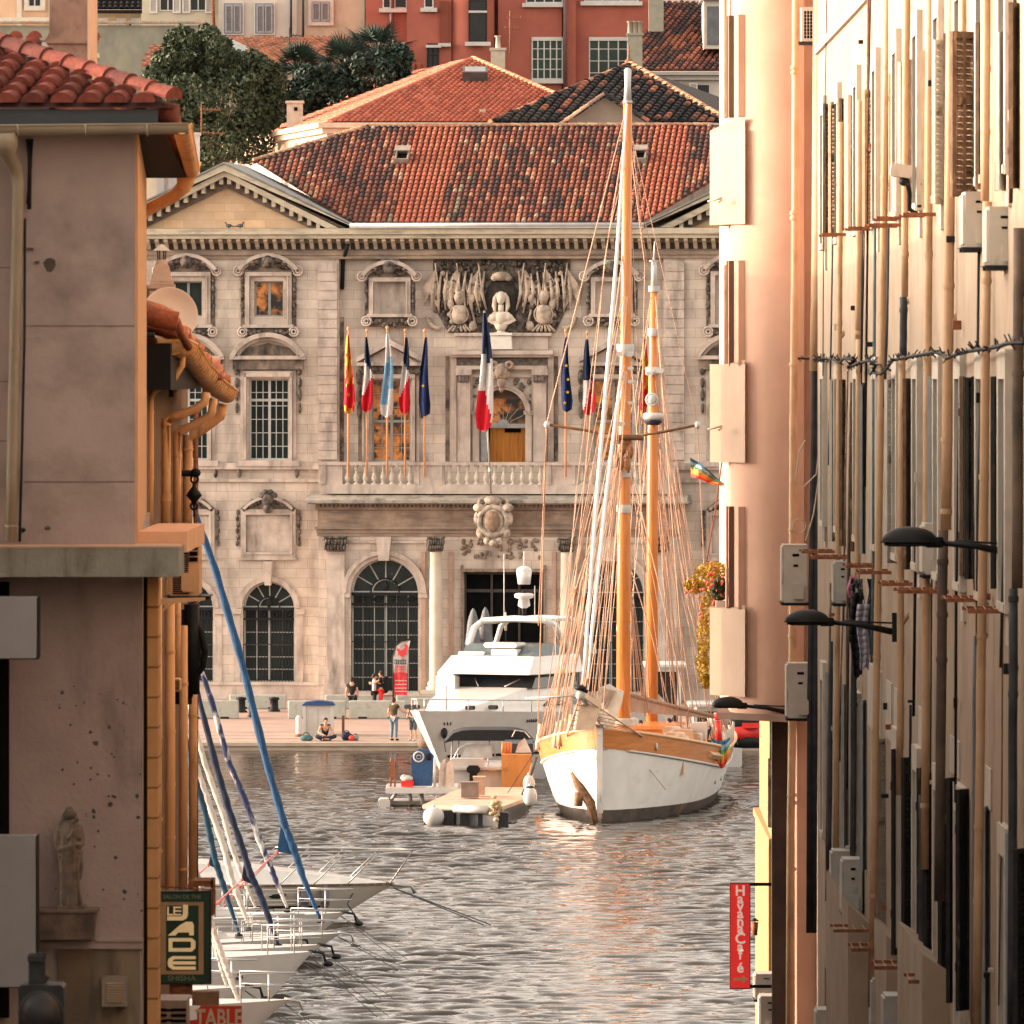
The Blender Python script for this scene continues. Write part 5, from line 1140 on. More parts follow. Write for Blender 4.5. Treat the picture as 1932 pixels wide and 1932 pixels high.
p = MB(); c = P(94,500,YL); p.prism([(c[0]+.055*math.cos(a)*(1+.2*math.sin(3*a)), c[2]+.07*math.sin(a)) for a in [k*.7 for k in range(9)]], YL-.004, YL); c = P(57,470,YL); p.box(c[0]-.03,c[0]+.03,YL-.03,YL,c[2]-.012,c[2]+.012); c = P(90,996,YL); p.ball((c[0],YL,c[2]), .03, .02, .02); c = P(70,495,YL); p.box(c[0]-.02,c[0]+.02,YL-.02,YL,c[2]-.012,c[2]+.012)
p.build("wall_marks", mat("dark wall marks", (.06,.055,.05), (.09,.085,.08), .95, 8), lb)
p = MB(); p.box(-6, X(268,YL)+.01, YL-.03, YL+.06, Z(1790,YL), Z(1776,YL)); p.box(X(180,YL), X(268,YL)+.01, YL-.05, YL+.06, Z(1776,YL), Z(1770,YL)); p.build("lower_moulding", M_LW2, lb)
p = MB(); p.box(X(110,YL), X(170,YL), YL-.02, YL+.06, 3.5, Z(1790,YL)); p.build("dark_pilaster", mat("soot stained pilaster", (.07,.06,.05), (.14,.11,.08), .95, 1.2), lb)
p = MB(); p.box(X(170,YL), X(264,YL), YL+.0, YL+.06, 3.5, Z(1790,YL)); p.build("pale_lower_panel", mat("stained greenish render", (.17,.15,.11), (.23,.19,.14), .95, 2, c3=(.07,.06,.055), s3=2, t3=(.5,.75), st3=(2,1,.5)), lb)
v_ = thing("wall_vent", "small square metal wall vent with horizontal slats below the ledge", "vent", P(212,1873,78.9)); p = MB()
p.box(X(193,78.9), X(240,78.9), 78.8, 79.02, Z(1898,78.9), Z(1842,78.9)); p.build("casing", mat("dull metal", (.17,.15,.13), (.22,.2,.17), .5), v_)
p = MB();
for k in range(8): z = Z(1855,78.8)-.004-k*.0235; p.obox((X(217,78.8),78.79,z), .25*.62, .01, .014, rx=R(30))
p.build("slats", mat("pale slat", (.34,.27,.2), (.4,.33,.26), .5), v_)
ch = thing("chimney", "large blotchy brown rendered chimney rising behind the red barrel tiles", "chimney", P(130,140,84)); p = MB()
p.box(X(93,84),X(168,84),84,85.2,Z(150,84),Z(-40,84)); p.box(X(93,84)-.03,X(168,84)+.02,83.97,85.2,Z(82,84),Z(74,84)); p.build("stack", mat("blotchy brown chimney render", (.20,.13,.105), (.30,.20,.16), .95, 2.2, .5, 16, c3=(.13,.09,.075), s3=3, t3=(.5,.7)), ch)
p = MB(); p.box(X(165,83.95),X(172,83.95),83.955,85.2,Z(150,84),Z(-40,84)); p.build("lit_edge", mat("bounce lit chimney edge", (.62,.42,.30), rough=.9), ch)  # bounced light on the chimney side, put into a paler strip
fl = thing("roof_flue", "thin white flue pipe on a small railed balcony at upper left", "chimney", P(105,96,86)); p = MB(); p.tube([P(106,85,86),P(106,55,86)], .06, 10); p.ball(P(105,40,86), .05, .05, .07); p.tube([P(105,55,86),P(105,45,86)], .035, 8); p.build("flue", M_WHITEP, fl)
p = MB(); p.tube([P(88,82,86),P(178,82,86)], .02, 5); p.box(X(80,86),X(184,86),86,86.4,Z(108,86),Z(99,86))
for u in (90,118,136,154,176): p.tube([P(u,82,86),P(u,99,86)], .015, 4)
p.box(X(80,86),X(90,86),85.9,86.3,Z(104,86),Z(80,86)); p.build("railing", MATS["cream chimney render"] if False else M_WHITEP, fl)
nr = thing("neighbour_roof", "dull red tiled roof strip with railing above the corner house tiles", "house", (X(50,88),88,14)); p = MB(); quad_roof(p, P(-60,106,87), P(186,106,87), [P(-60,106,87),P(186,106,87),P(178,76,88.6),P(-60,70,88.6)], pitch=.2, length=.3, pal=[((.25,.07,.05),1),((.3,.09,.06),1)]); p.build("roof", M_TILE, nr)
p = MB(); p.box(-12, X(93,87.2),87.2,99,10,Z(107,87.2)); p.build("wall", M_LW, nr)
M_OFF = mat("old ochre row render", (.30,.22,.16), (.36,.27,.20), .9, 1)
r = thing("row_house", "row houses of the street left of the picture", "house", (-8,50,4), "street row outside the picture"); p = MB(); p.box(-14,-4.95,58,78,2,17.5); p.box(-14,-4.95,15,57.9,2,11.5); p.build("wall", M_OFF, r)
r = thing("row_house", "row house behind the corner house", "house", (-10,120,4), "street row outside the picture"); p = MB(); p.box(-16,-6.75,99.5,152.8,2,18.7); p.build("wall", M_OFF, r)
lw = thing("pipe_lined_house", "edge-on ochre house wall with a cluster of tan downpipes under a ragged tiled eave", "house", (-4.8,110,3))
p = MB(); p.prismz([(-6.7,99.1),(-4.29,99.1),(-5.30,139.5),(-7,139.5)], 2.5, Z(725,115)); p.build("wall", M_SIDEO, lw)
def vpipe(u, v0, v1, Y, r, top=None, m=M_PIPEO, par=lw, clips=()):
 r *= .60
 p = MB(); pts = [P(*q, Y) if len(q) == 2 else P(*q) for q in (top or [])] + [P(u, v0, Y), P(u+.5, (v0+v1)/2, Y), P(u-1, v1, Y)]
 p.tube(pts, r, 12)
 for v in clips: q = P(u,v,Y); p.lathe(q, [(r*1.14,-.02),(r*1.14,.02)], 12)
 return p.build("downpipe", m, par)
vpipe(284, 480, 1010, 102, .078, top=None, clips=(545,640,700)) if False else None
vpipe(270, 420, 1010, 99.6, .085*1.0, clips=(486,530,572,990)) if False else None
vpipe(269, 1096, 1700, 0, 1) if False else None
Yq = [101.5, 104, 112, 120, 130]
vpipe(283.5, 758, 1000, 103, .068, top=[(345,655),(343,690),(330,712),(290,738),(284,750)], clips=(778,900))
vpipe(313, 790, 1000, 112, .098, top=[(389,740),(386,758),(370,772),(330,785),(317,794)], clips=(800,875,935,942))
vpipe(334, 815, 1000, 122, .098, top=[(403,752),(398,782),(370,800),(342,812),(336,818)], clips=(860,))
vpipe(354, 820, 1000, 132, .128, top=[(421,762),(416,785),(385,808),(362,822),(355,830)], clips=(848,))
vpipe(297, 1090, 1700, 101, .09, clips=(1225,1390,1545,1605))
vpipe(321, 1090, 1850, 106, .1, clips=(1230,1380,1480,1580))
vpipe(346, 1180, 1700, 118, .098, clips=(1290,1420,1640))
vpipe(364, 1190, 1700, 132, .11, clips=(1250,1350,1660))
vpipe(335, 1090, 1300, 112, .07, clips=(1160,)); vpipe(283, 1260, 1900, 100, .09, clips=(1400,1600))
p = MB(); p.tube([P(369,765,138),P(369,1000,138),P(369,1690,138)], .04, 6); p.tube([P(371,765,139),P(371,1000,139),P(371,1690,139)], .03, 6); p.build("edge_cable", M_RUST, lw)
p = MB(); A = Vector(P(325,640,101)); pts = [A, Vector(P(345,650,104)), Vector(P(375,690,113)), Vector(P(405,722,124)), Vector(P(428,738,133))]
for a, b in zip(pts[:-1], pts[1:]): half_gutter(p, a, b, .17, 12)
p.add([A+Vector((.17*math.cos(math.pi+math.pi*k/12),-.02,.19*math.sin(math.pi+math.pi*k/12))) for k in range(13)], [tuple(range(13))])
for i in range(34):
 t = i/34*3.999; k = int(t); q = pts[k].lerp(pts[k+1], t-k); p.torus((q.x,q.y,q.z), .175, .012, 12, 4, a0=R(180), a1=R(360))
p.build("gutter", M_ZINCO, lw)
p = MB()
for i in range(46):
 t = i/46*3.999; k = int(t); q = pts[k].lerp(pts[k+1], t-k); p.cc = pick([((.62,.22,.12),3),((.45,.14,.08),2),((.68,.34,.2),1)])
 p.tube([q+Vector((.06+rr.uniform(-.05,.08),0,.10)), q+Vector((-.2,.1,.17)), q+Vector((-.6,.2,.22))], .08, 8)
p.cc = None; p.build("eave_tiles", M_TILE, lw)
p = MB(); p.T = None
a, b = Vector(P(268,570,100)), Vector(P(338,612,100)); p.cc = (.36,.11,.05); p.tube([Vector(P(258,582,99.8)),Vector(P(300,600,99.8)),Vector(P(335,607,99.8))], [.12,.12,.115], 12); p.cc = (.5,.17,.08); p.tube([P(262,575,100.2),P(300,586,100.2),P(330,601,100.2)], .08, 12); p.tube([P(334,606,100.2),P(341,628,100.6),P(356,655,101)], .05, 10); p.cc = (.7,.3,.2); p.tube([P(385,690,118),P(415,692,118)], .12, 10); p.tube([P(390,700,118),P(420,703,118)], .12, 10)
for k in range(5): p.tube([P(393+k*5,706,118.2),P(396+k*5,712+k,118.2)], .09, 8)
p.cc = None; p.build("verge_tiles", M_TILE, lw)
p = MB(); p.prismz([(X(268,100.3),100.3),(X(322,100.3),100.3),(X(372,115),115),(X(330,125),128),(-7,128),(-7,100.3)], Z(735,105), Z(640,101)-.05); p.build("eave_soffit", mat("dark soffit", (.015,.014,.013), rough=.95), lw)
p = MB(); p.tube([P(255,632,99),P(292,632,99)], .035, 6); p.box(X(256,99),X(269,99),98.9,99.0,Z(628,99),Z(550,99)); p.build("iron_bracket", M_IRON, lw)
ds = thing("satellite_dish", "big round cream satellite dish behind the corner house gutter pipe", "dish", P(322,595,104)); p = MB()
c = Vector(P(321,594,104)); p.T = Matrix.Translation(c) @ Matrix.Rotation(R(12), 4, 'Z') @ Matrix.Rotation(R(-12), 4, 'X'); p.lathe((0,0,0), [(.001,.12),(.13,.105),(.22,.075),(.29,.035),(.335,0),(.345,-.005),(.335,.012),(.29,.05),(.2,.09),(.001,.135)], 40, axis='y'); p.build("reflector", mat("cream dish paint", (.80,.68,.55), (.84,.72,.59), .5, 2), ds)
p = MB(); p.tube([c+Vector((0,.15,0)), c+Vector((0,.3,-.5)), c+Vector((0,.3,-1.0))], .03, 6); p.build("mast", M_IRON, ds)
oc = thing("obelisk_chimney", "slender pinkish obelisk shaped chimney with a lantern cap above the dish", "chimney", P(305,560,109)); p = MB(); c = Vector(P(305,549,109))
def frus(p, c, w0, w1, h0, h1, n=4):
 p.add([(c.x-w0,c.y-w0,c.z+h0),(c.x+w0,c.y-w0,c.z+h0),(c.x+w0,c.y+w0,c.z+h0),(c.x-w0,c.y+w0,c.z+h0),(c.x-w1,c.y-w1,c.z+h1),(c.x+w1,c.y-w1,c.z+h1),(c.x+w1,c.y+w1,c.z+h1),(c.x-w1,c.y+w1,c.z+h1)], [(0,1,5,4),(1,2,6,5),(2,3,7,6),(3,0,4,7),(4,5,6,7),(3,2,1,0)])
frus(p, c, .155, .15, -.6, 0); frus(p, c, .17, .17, 0.03, .08); frus(p, c, .145, .145, .085, .12); frus(p, c, .14, .085, .125, .33); p.lathe(c, [(.085,.33),(.065,.38),(.06,.40)], 14); p.build("stack", mat("pinkish chimney stone", (.50,.33,.24), (.58,.40,.30), .85, 3, .3), oc)
p = MB()
for a in range(0, 360, 60): p.tube([c+Vector((.045*math.cos(R(a)),.045*math.sin(R(a)),.40)), c+Vector((.055*math.cos(R(a)),.055*math.sin(R(a)),.52))], .008, 5)
p.build("cap_legs", M_IRON, oc); p = MB(); p.lathe(c, [(.115,.515),(.06,.555),(.03,.59),(.001,.60)], 14); p.build("cap", MATS["pale marble"], oc)
p = MB(); p.box(X(270,109.5),X(296,109.5),109.4,111,Z(600,109),Z(538,109)); p.build("base_block", mat("brown block", (.2,.12,.09), rough=.9), oc)
chimney(344, 376, 250, 380, 388, "white square chimney with moulded top between the corner house and the pediment", mat("whitish rendered chimney", (.50,.45,.43), (.58,.53,.5), .85, 3, .3))
r = house("white_block_house", "pale rooftop block glimpsed under the corner house eave", 256, 345, 290, 400, 391, M_CREAM2, 2)
p = MB(); p.box(X(296,390.9),X(310,390.9),390.85,391,Z(410,391),Z(290,391)); p.box(X(318,390.9),X(332,390.9),390.84,391,Z(410,391),Z(290,391)); p.build("grey_strip", M_SHUTG, r)
aerial(380, 197, 252, 387.5, "rust orange television aerial beside the white chimney", [(206,380,417),(250,380,425)])
pu = thing("pulley", "black iron pulley hanging from a short wall arm at the end of the pipes", "pulley", P(366,893,128)); p = MB()
p.tube([P(320,893,128),P(372,893,128)], .05, 8); p.ball(P(369,892,128), .08, .08, .07); p.build("arm", M_IRON, pu)
p = MB(); p.torus(P(367,904,128), .055, .018, 12, 5); p.lathe(P(366,935,128), [(.01,-.16),(.05,-.08),(.12,0),(.10,.04),(.03,.13),(.02,.2)], 10); p.torus(P(366,955,128), .05, .018, 12, 5); p.tube([P(366,955,128),P(366,975,128)], .015, 5); p.build("hook_block", M_IRON, pu)
def ac_side(name_lab, u0, u1, v0, v1, Y, deep=.8, m=None, face='fan', group="air conditioning units on the street walls", bracket=True, loc=True):
 x0, x1, z0, z1 = X(u0,Y), X(u1,Y), Z(v1,Y), Z(v0,Y); r = thing("air_conditioner", name_lab, "air conditioner", ((x0+x1)/2, Y, z0), group)
 p = MB(); p.cbox(x0,x1,Y,Y+deep,z0,z1,.015); p.box(x0-.004,x1+.004,Y-.004,Y+deep,z1-.02,z1+.004); p.build("casing", m or M_ACW, r)
 w_, h = x1-x0, z1-z0
 if face == 'grille':
  q = MB(); q.box(x0+w_*.12,x1-w_*.12,Y-.006,Y-.001,z0+h*.08,z1-h*.10); q.build("opening", M_DARK, r)
  q = MB(); n = 5
  for k in range(n+1): xx = x0+w_*(.12+.76*k/n); q.box(xx-.005,xx+.005,Y-.016,Y-.004,z0+h*.08,z1-h*.10)
  for k in range(9): zz = z0+h*(.08+.82*k/8); q.box(x0+w_*.12,x1-w_*.12,Y-.02,Y-.016,zz-.003,zz+.003)
  q.build("grille", m or M_ACW, r)
 else:
  q = MB(); q.box(x0+w_*.38,x0+w_*.66,Y-.006,Y-.001,z0+h*.80,z0+h*.845); q.box(x0+w_*.42,x0+w_*.62,Y-.006,Y-.001,z0+h*.62,z0+h*.66) if h > .5 else None; q.build("handle_slot", M_DARK, r)
  q = MB(); q.cbox(x0+w_*.40,x1-w_*.14,Y-.05,Y-.001,z0+h*.06,z0+h*.34,.02); q.build("valve_cover", m or M_ACW, r)
  q = MB(); q.torus((x0-.012,Y+deep*.42,z0+h*.5), h*.36, .012, 18, 5, axis='x'); q.torus((x0-.012,Y+deep*.42,z0+h*.5), h*.22, .01, 18, 5, axis='x'); q.box(x0-.03,x0-.002,Y+.03,Y+deep-.03,z0+.03,z1-.03); q.build("fan_guard", m or M_ACW, r)
 if bracket:
  q = MB(); q.box(x0-.03,x1+.1,Y+.04,Y+.09,z0-.05,z0-.01); q.box(x0-.03,x1+.1,Y+deep-.1,Y+deep-.05,z0-.05,z0-.01); q.box(x0-.05,x1+.12,Y-.02,Y+deep,z0-.012,z0-.001); q.build("bracket", M_PIPEG, r)
 return r
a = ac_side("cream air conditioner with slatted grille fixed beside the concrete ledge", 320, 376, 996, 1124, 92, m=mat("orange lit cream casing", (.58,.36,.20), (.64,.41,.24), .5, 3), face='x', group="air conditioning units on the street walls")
p = MB(); x0, x1 = X(326,91.98), X(356,91.98)
for k in range(22): z = Z(1036,92)-k*.0225; p.box(x0,x1,91.985,91.992,z-.012,z)
p.build("slats", M_DARK, a)
p = MB(); x0 = X(357,91.97)
for k in range(5): p.box(x0,x0+.09,91.982,91.99,Z(1016,92)-k*.062,Z(1016,92)-k*.062+.045)
p.build("vents", M_DARK, a)
p = MB(); p.prism([(X(300,91.5),Z(1142,91.5)),(X(386,91.5),Z(1133,91.5)),(X(386,91.5),Z(1128,91.5)),(X(300,91.5),Z(1130,91.5))], 91.6, 91.7); p.prism([(X(305,91.5),Z(1155,91.5)),(X(312,91.5),Z(1142,91.5)),(X(330,91.5),Z(1138,91.5))], 91.6, 91.7); p.build("support_arm", MATS["orange lit cream casing"], a)
cb = thing("cable_loops", "black cable loops hanging at the end of the piped wall", "cable", P(368,1240,120)); p = MB()
p.tube([P(362,1148,120),P(366,1170,120),P(380,1195,120),P(387,1230,120),P(382,1260,120),P(370,1275,120),P(345,1278,120)], .045, 8)
p.tube([P(364,1165,120),P(374,1200,120),P(376,1240,120),P(368,1270,120)], .03, 8); p.tube([P(330,1150,120),P(330,1270,120),P(334,1285,120)], .035, 6); p.tube([P(346,1150,120),P(346,1300,120)], .03, 6); p.tube([P(352,1150,120),P(352,1305,120)], .03, 6)
p.tube([P(362,1140,120),P(362,1310,120)], .11, 8); p.tube([P(322,1310,120),P(364,1310,120)], .05, 6); p.tube([P(326,1322,120),P(362,1322,120)], .055, 6); p.tube([P(320,1268,120),P(364,1268,120)], .03, 6); p.tube([P(330,1258,120),P(362,1258,120)], .03, 6)
p.build("loops", M_IRON, cb)
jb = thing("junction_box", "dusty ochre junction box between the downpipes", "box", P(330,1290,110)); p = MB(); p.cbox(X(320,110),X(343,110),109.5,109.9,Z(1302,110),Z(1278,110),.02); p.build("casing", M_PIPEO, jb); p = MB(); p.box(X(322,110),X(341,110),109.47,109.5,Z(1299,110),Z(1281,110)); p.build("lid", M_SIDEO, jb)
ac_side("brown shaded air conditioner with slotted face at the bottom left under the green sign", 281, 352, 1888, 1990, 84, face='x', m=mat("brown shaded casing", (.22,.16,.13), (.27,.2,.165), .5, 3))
p = MB(); o_ = bpy.data.objects['air_conditioner.001']
for k in range(7):
 for c in (0, 1): z = Z(1905,84)-k*.055; x = X(285,84)+c*.19; p.cbox(x,x+.16,83.985,83.993,z-.014,z+.014,.012)
p.build("slots", M_DARK, o_)
# ------------------------------------------------------------------ right side of the street
M_RW = mat("cream street wall render", (.31,.24,.175), (.39,.31,.235), .92, 1.1, .25, 20, c3=(.30,.24,.18), s3=1.0, t3=(.54,.78), st3=(1.5,1.5,.28))
M_TOW = mat("peach smooth render", (.45,.29,.215), (.52,.345,.26), .9, .9, .12, 20, c3=(.44,.30,.22), s3=1.2, t3=(.52,.8), st3=(2,2,.35))
WX = 5.0
def YW(u, x=WX): return x*F/(u-CX)
rb = thing("long_street_house", "long cream rendered house wall seen edge-on with many pipes and shutters, right side", "house", (5.2,110,3))
WA = [(95,101,17.1,19.15)]
cols = [86.0, 90.2, 94.6, 99.4, 104.6, 110.2, 116.4, 122.8, 130.0, 136.0]
def wall_x(holes, y0, y1, z0, z1, x, depth, mb):      # wall in the y-z plane facing -x with rectangular openings
 ys = sorted(set([y0, y1]+[h[0] for h in holes]+[h[1] for h in holes])); zs = sorted(set([z0, z1]+[h[2] for h in holes]+[h[3] for h in holes]))
 for i in range(len(ys)-1):
  for j in range(len(zs)-1):
   cy, cz = (ys[i]+ys[i+1])/2, (zs[j]+zs[j+1])/2
   if any(a < cy < b and c < cz < d for a, b, c, d in holes): continue
   mb.add([(x,ys[i],zs[j]),(x,ys[i+1],zs[j]),(x,ys[i+1],zs[j+1]),(x,ys[i],zs[j+1])], [(0,1,2,3)])
 for a, b, c, d in holes:
  for q in ([(a,c),(b,c)], [(b,c),(b,d)], [(b,d),(a,d)], [(a,d),(a,c)]):
   mb.add([(x,q[0][0],q[0][1]),(x,q[1][0],q[1][1]),(x+depth,q[1][0],q[1][1]),(x+depth,q[0][0],q[0][1])], [(0,1,2,3)])
ROWS = [('a',17.15,19.2), ('b',12.75,15.0), ('c',7.8,10.2), ('d',21.4,23.6), ('e',3.2,5.6)]
holes = [(c-.5, c+.5, z0, z1) for c in cols for _, z0, z1 in ROWS]
p = MB(); wall_x(holes, 40, 139.6, 2, 26, WX, .3, p); p.box(WX+.3, 16, 40, 139.6, 2, 26); p.build("wall", M_RW, rb)
M_SURR = mat("whitish window band", (.42,.385,.33), (.52,.48,.415), .85, 3, .2, c3=(.42,.35,.27), s3=3, t3=(.55,.75), st3=(1,2,.4))
for c in cols:
 for nm, z0, z1 in ROWS[:3]:
  w_ = MB(); w_.box(WX-.075, WX+.02, c-.72, c-.5, z0-.1, z1+.3); w_.box(WX-.075, WX+.02, c+.5, c+.72, z0-.1, z1+.3); w_.box(WX-.075, WX+.02, c-.5, c+.5, z1, z1+.3); w_.box(WX-.09, WX+.02, c-.62, c+.62, z0-.09, z0-.001); w_.box(WX-.04,WX+.01,c-.68,c-.25,z0-.42,z0-.101)
  fo = w_.build("window", M_SURR, rb); g = MB(); g.box(WX+.2, WX+.24, c-.5, c+.5, z0, z1); g.build("pane", M_GLASS, fo)
for zz in (20.3,):
 p = MB(); p.box(WX-.06, WX+.01, 84, 139.5, zz, zz+.12); p.build("string_course", M_SURR, rb)
M_SC = mat("peach cream shutter", (.42,.30,.21), (.52,.39,.28), .7, 4, .1, c3=(.3,.2,.13), s3=5, t3=(.6,.75)); M_SWH = mat("chalky white shutter", (.46,.44,.40), (.57,.55,.50), .7, 4, .1, c3=(.36,.31,.26), s3=5, t3=(.6,.75), st3=(1,1,.4))
M_SBR = mat("weathered brown shutter", (.085,.055,.035), (.17,.115,.075), .85, 5, .3, c3=(.36,.27,.19), s3=6, t3=(.55,.7), st3=(2,2,.4)); M_SDK = mat("dark green grey shutter", (.008,.010,.011), (.022,.023,.022), .75, 5, .2, c3=(.16,.12,.09), s3=6, t3=(.6,.72), st3=(2,2,.4))
M_SBL = mat("blue grey shutter", (.22,.25,.27), (.29,.32,.34), .7, 4)
def leaf(u0, u1, v0, v1, m, label=None, style='louvre', mid=.42, gap=0.0, nm="shutter"):
 """a shutter leaf hinged on the wall: its outer edge is at u0, its hinge at u1"""
 Yh = YW(u1); wdt = S(u1-u0, Yh); z0, z1 = Z(v1,Yh), Z(v0,Yh); L = min(.62, max(wdt*1.02, .42)); dy = -math.sqrt(max(0, L*L-wdt*wdt))
 A = Vector((WX-.01, Yh, 0)); B = Vector((WX-.01-wdt, Yh+dy*.55, 0)); d = (B-A); d.z = 0; Lr = d.length; d.normalize(); n_ = Vector((-d.y, d.x, 0))
 T = Matrix(((d.x, n_.x, 0, A.x),(d.y, n_.y, 0, A.y),(0,0,1,z0),(0,0,0,1)))
 s = MB(); s.T = T; H = z1-z0; t = .022; fr = min(.06, Lr*.16)
 s.box(0,fr,-t,t,0,H); s.box(Lr-fr,Lr,-t,t,0,H); s.box(fr,Lr-fr,-t,t,0,fr*1.4); s.box(fr,Lr-fr,-t,t,H-fr*1.4,H)
 if style == 'louvre':
  zm = H*(1-mid); s.box(fr,Lr-fr,-t,t,zm-fr*.7,zm+fr*.7)
  for a, b in ((fr*1.4, zm-fr*.7), (zm+fr*.7, H-fr*1.4)):
   n = int((b-a)/.062)
   for k in range(n): s.obox((Lr/2, 0, a+(b-a)*(k+.5)/n), Lr-2*fr, .01, .068, rx=R(33))
  s.box(fr*.9,fr*1.0,-t*.5,t*.5,0,H)
 elif style == 'double':
  zm = H*(1-mid); s.box(fr,Lr-fr,-t,t,zm-fr*.7,zm+fr*.7); s.box(Lr/2-fr*.4,Lr/2+fr*.4,-t,t,fr,H-fr)
  for x0, x1 in ((fr, Lr/2-fr*.4), (Lr/2+fr*.4, Lr-fr)):
   for a, b in ((fr*1.4, zm-fr*.7), (zm+fr*.7, H-fr*1.4)):
    n = int((b-a)/.062)
    for k in range(n): s.obox(((x0+x1)/2, 0, a+(b-a)*(k+.5)/n), x1-x0, .01, .068, rx=R(33))
 else:
  s.box(fr,Lr-fr,-t*.5,t*.5,fr*1.4,H-fr*1.4); s.box(0,Lr,-t*1.4,-t,H*.18,H*.22); s.box(0,Lr,-t*1.4,-t,H*.8,H*.84)
 o = s.build(nm, m, rb); h = MB(); h.T = T
 for zz in (H*.15, H*.8): h.box(-.03,.12,-t*1.8,-t,zz,zz+.03)
 h.build("hinge", M_IRON, o)
 return o
for a in [
 (1555,1563,196,441,M_SBR,'louvre'),(1565,1582,192,441,M_SC,'louvre'),(1586,1591,186,436,M_SBR,'solid'),(1603,1608,180,437,M_SC,'louvre'),(1629,1646,170,430,M_SC,'louvre'),(1647,1652,162,430,M_SBR,'solid'),
 (1680,1685,140,400,M_SC,'solid'),(1696,1716,118,330,M_SWH,'louvre'),(1718,1730,113,400,M_SBR,'solid'),(1742,1747,96,395,M_SC,'solid'),(1761,1781,76,386,M_SWH,'louvre'),(1783,1794,64,388,M_SBR,'solid'),(1795,1842,60,372,M_SBR,'double'),(1843,1860,44,358,M_SBR,'louvre'),
 (1881,1904,62,360,M_SWH,'solid'),(1906,1922,6,356,M_SBR,'solid'),
 (1553,1560,716,1020,M_SWH,'louvre'),(1567,1575,716,1021,M_SWH,'louvre'),(1586,1595,716,1030,M_SBR,'louvre'),(1607,1612,722,1040,M_SBR,'solid'),(1624,1632,722,1044,M_SBL,'solid'),(1655,1663,720,1058,M_SWH,'solid'),(1671,1691,716,1062,M_SWH,'louvre'),
 (1706,1720,714,1074,M_SBR,'solid'),(1733,1737,712,1070,M_SDK,'solid'),(1753,1766,710,1052,M_SBL,'solid'),(1813,1822,710,1085,M_SBR,'solid'),(1823,1835,712,1092,M_SDK,'louvre'),(1836,1845,710,1090,M_SDK,'solid'),(1872,1888,710,1110,M_SDK,'louvre'),
 (1590,1600,1290,1660,M_SBL,'solid'),(1606,1617,1300,1600,M_SBL,'solid'),(1625,1634,1320,1640,M_SBL,'solid'),(1575,1580,1278,1650,M_SBL,'solid'),(1560,1566,1268,1640,M_SBL,'solid'),
 (1652,1670,1392,1756,M_SWH,'louvre'),(1684,1700,1412,1800,M_SDK,'solid'),(1703,1722,1428,1792,M_SDK,'louvre'),(1732,1742,1448,1846,M_SDK,'solid'),(1745,1762,1458,1850,M_SDK,'louvre'),(1772,1786,1468,1885,M_SDK,'louvre'),(1788,1802,1466,1890,M_SDK,'solid'),
 (1806,1828,1488,1905,M_SDK,'solid'),(1854,1866,1520,1945,M_SBL,'solid'),(1900,1908,1570,1960,M_SBL,'solid'),(1915,1935,1600,1980,M_SDK,'louvre'),
]:
 leaf(*a[:5], style=a[5])
for (u0,u1,v0,v1) in ((1640,1664,1268,1390),(1674,1684,1290,1400),(1690,1706,1310,1410),(1735,1752,1345,1445),(1795,1812,1400,1470),(1848,1872,1452,1530)):   # pale patches above the shuttered row
 Yh = YW(u1); p = MB(); p.box(WX-S(3,Yh),WX-.001,Yh,YW(u0),Z(v1,Yh),Z(v0,Yh)); p.build("pale_band", M_SURR, rb)
def rpipe(u, v0, v1, r, m, joints=(), shift=-12, branch=(), par=None, nm="downpipe"):
 r *= .64; Y = (WX-.04-r)*F/(u-CX); p = MB(); pts = []
 for k in range(7):
  v = v0+(v1-v0)*k/6; uu = u+shift*(v-700)/1932+rnd.uniform(-.6,.6); pts.append(P(uu, v, Y))
 p.tube(pts, r, 12)
 for v in joints: q = P(u+shift*(v-700)/1932, v, Y); p.lathe(q, [(r*1.12,-.03),(r*1.16,0),(r*1.12,.03)], 12)
 for v, side in branch:
  q = Vector(P(u+shift*(v-700)/1932, v, Y)); p.tube([q, q+Vector((.12,-.02,.16)), q+Vector((.2,-.02,.34))], [r*.8,r*.6,r*.55], 8)
 return p.build(nm, m, par or rb)
rpipe(1583, 230, 1660, .065, M_PIPE, (470,610,702,1080,1420), branch=((640,1),))
rpipe(1619, 190, 640, .075, M_PIPE, (560,628)); rpipe(1620, 640, 1140, .065, M_PIPE, (688,900)); rpipe(1615, 1140, 1700, .07, M_PIPEG, (1180,1330,1600))
rpipe(1649, 410, 1250, .035, mat("teal painted thin pipe", (.07,.13,.14), (.11,.17,.18), .6, 4), (800,))
rpipe(1663, -60, 1900, .075, M_PIPE, (125,335,590,1150,1240,1430,1690), branch=((45,1),(620,1)), shift=-30)
rpipe(1706, -60, 560, .07, M_PIPE, (330,480)); rpipe(1704, 560, 670, .075, M_PIPEG, (585,)); rpipe(1702, 660, 1500, .07, M_PIPE, (820,1000,1230), branch=((1180,1),(580,1)))
rpipe(1750, -60, 1640, .075, M_PIPE, (60,480,780,1310,1520))
rpipe(1788, -60, 1000, .095, M_PIPE, (540,830,965), shift=-22, branch=((620,1),)); rpipe(1783, 1000, 1700, .09, mat("sooty brown pipe", (.05,.04,.033), (.13,.09,.065), .7, 2), (1060,1160,1245), shift=-22)
rpipe(1813, -60, 380, .045, M_PIPE, (40,)); rpipe(1859, 380, 1932, .075, M_PIPE, (530,900,1200,1560,1700), shift=-26, branch=()); rpipe(1857, -60, 380, .07, M_PIPE, (130,250))
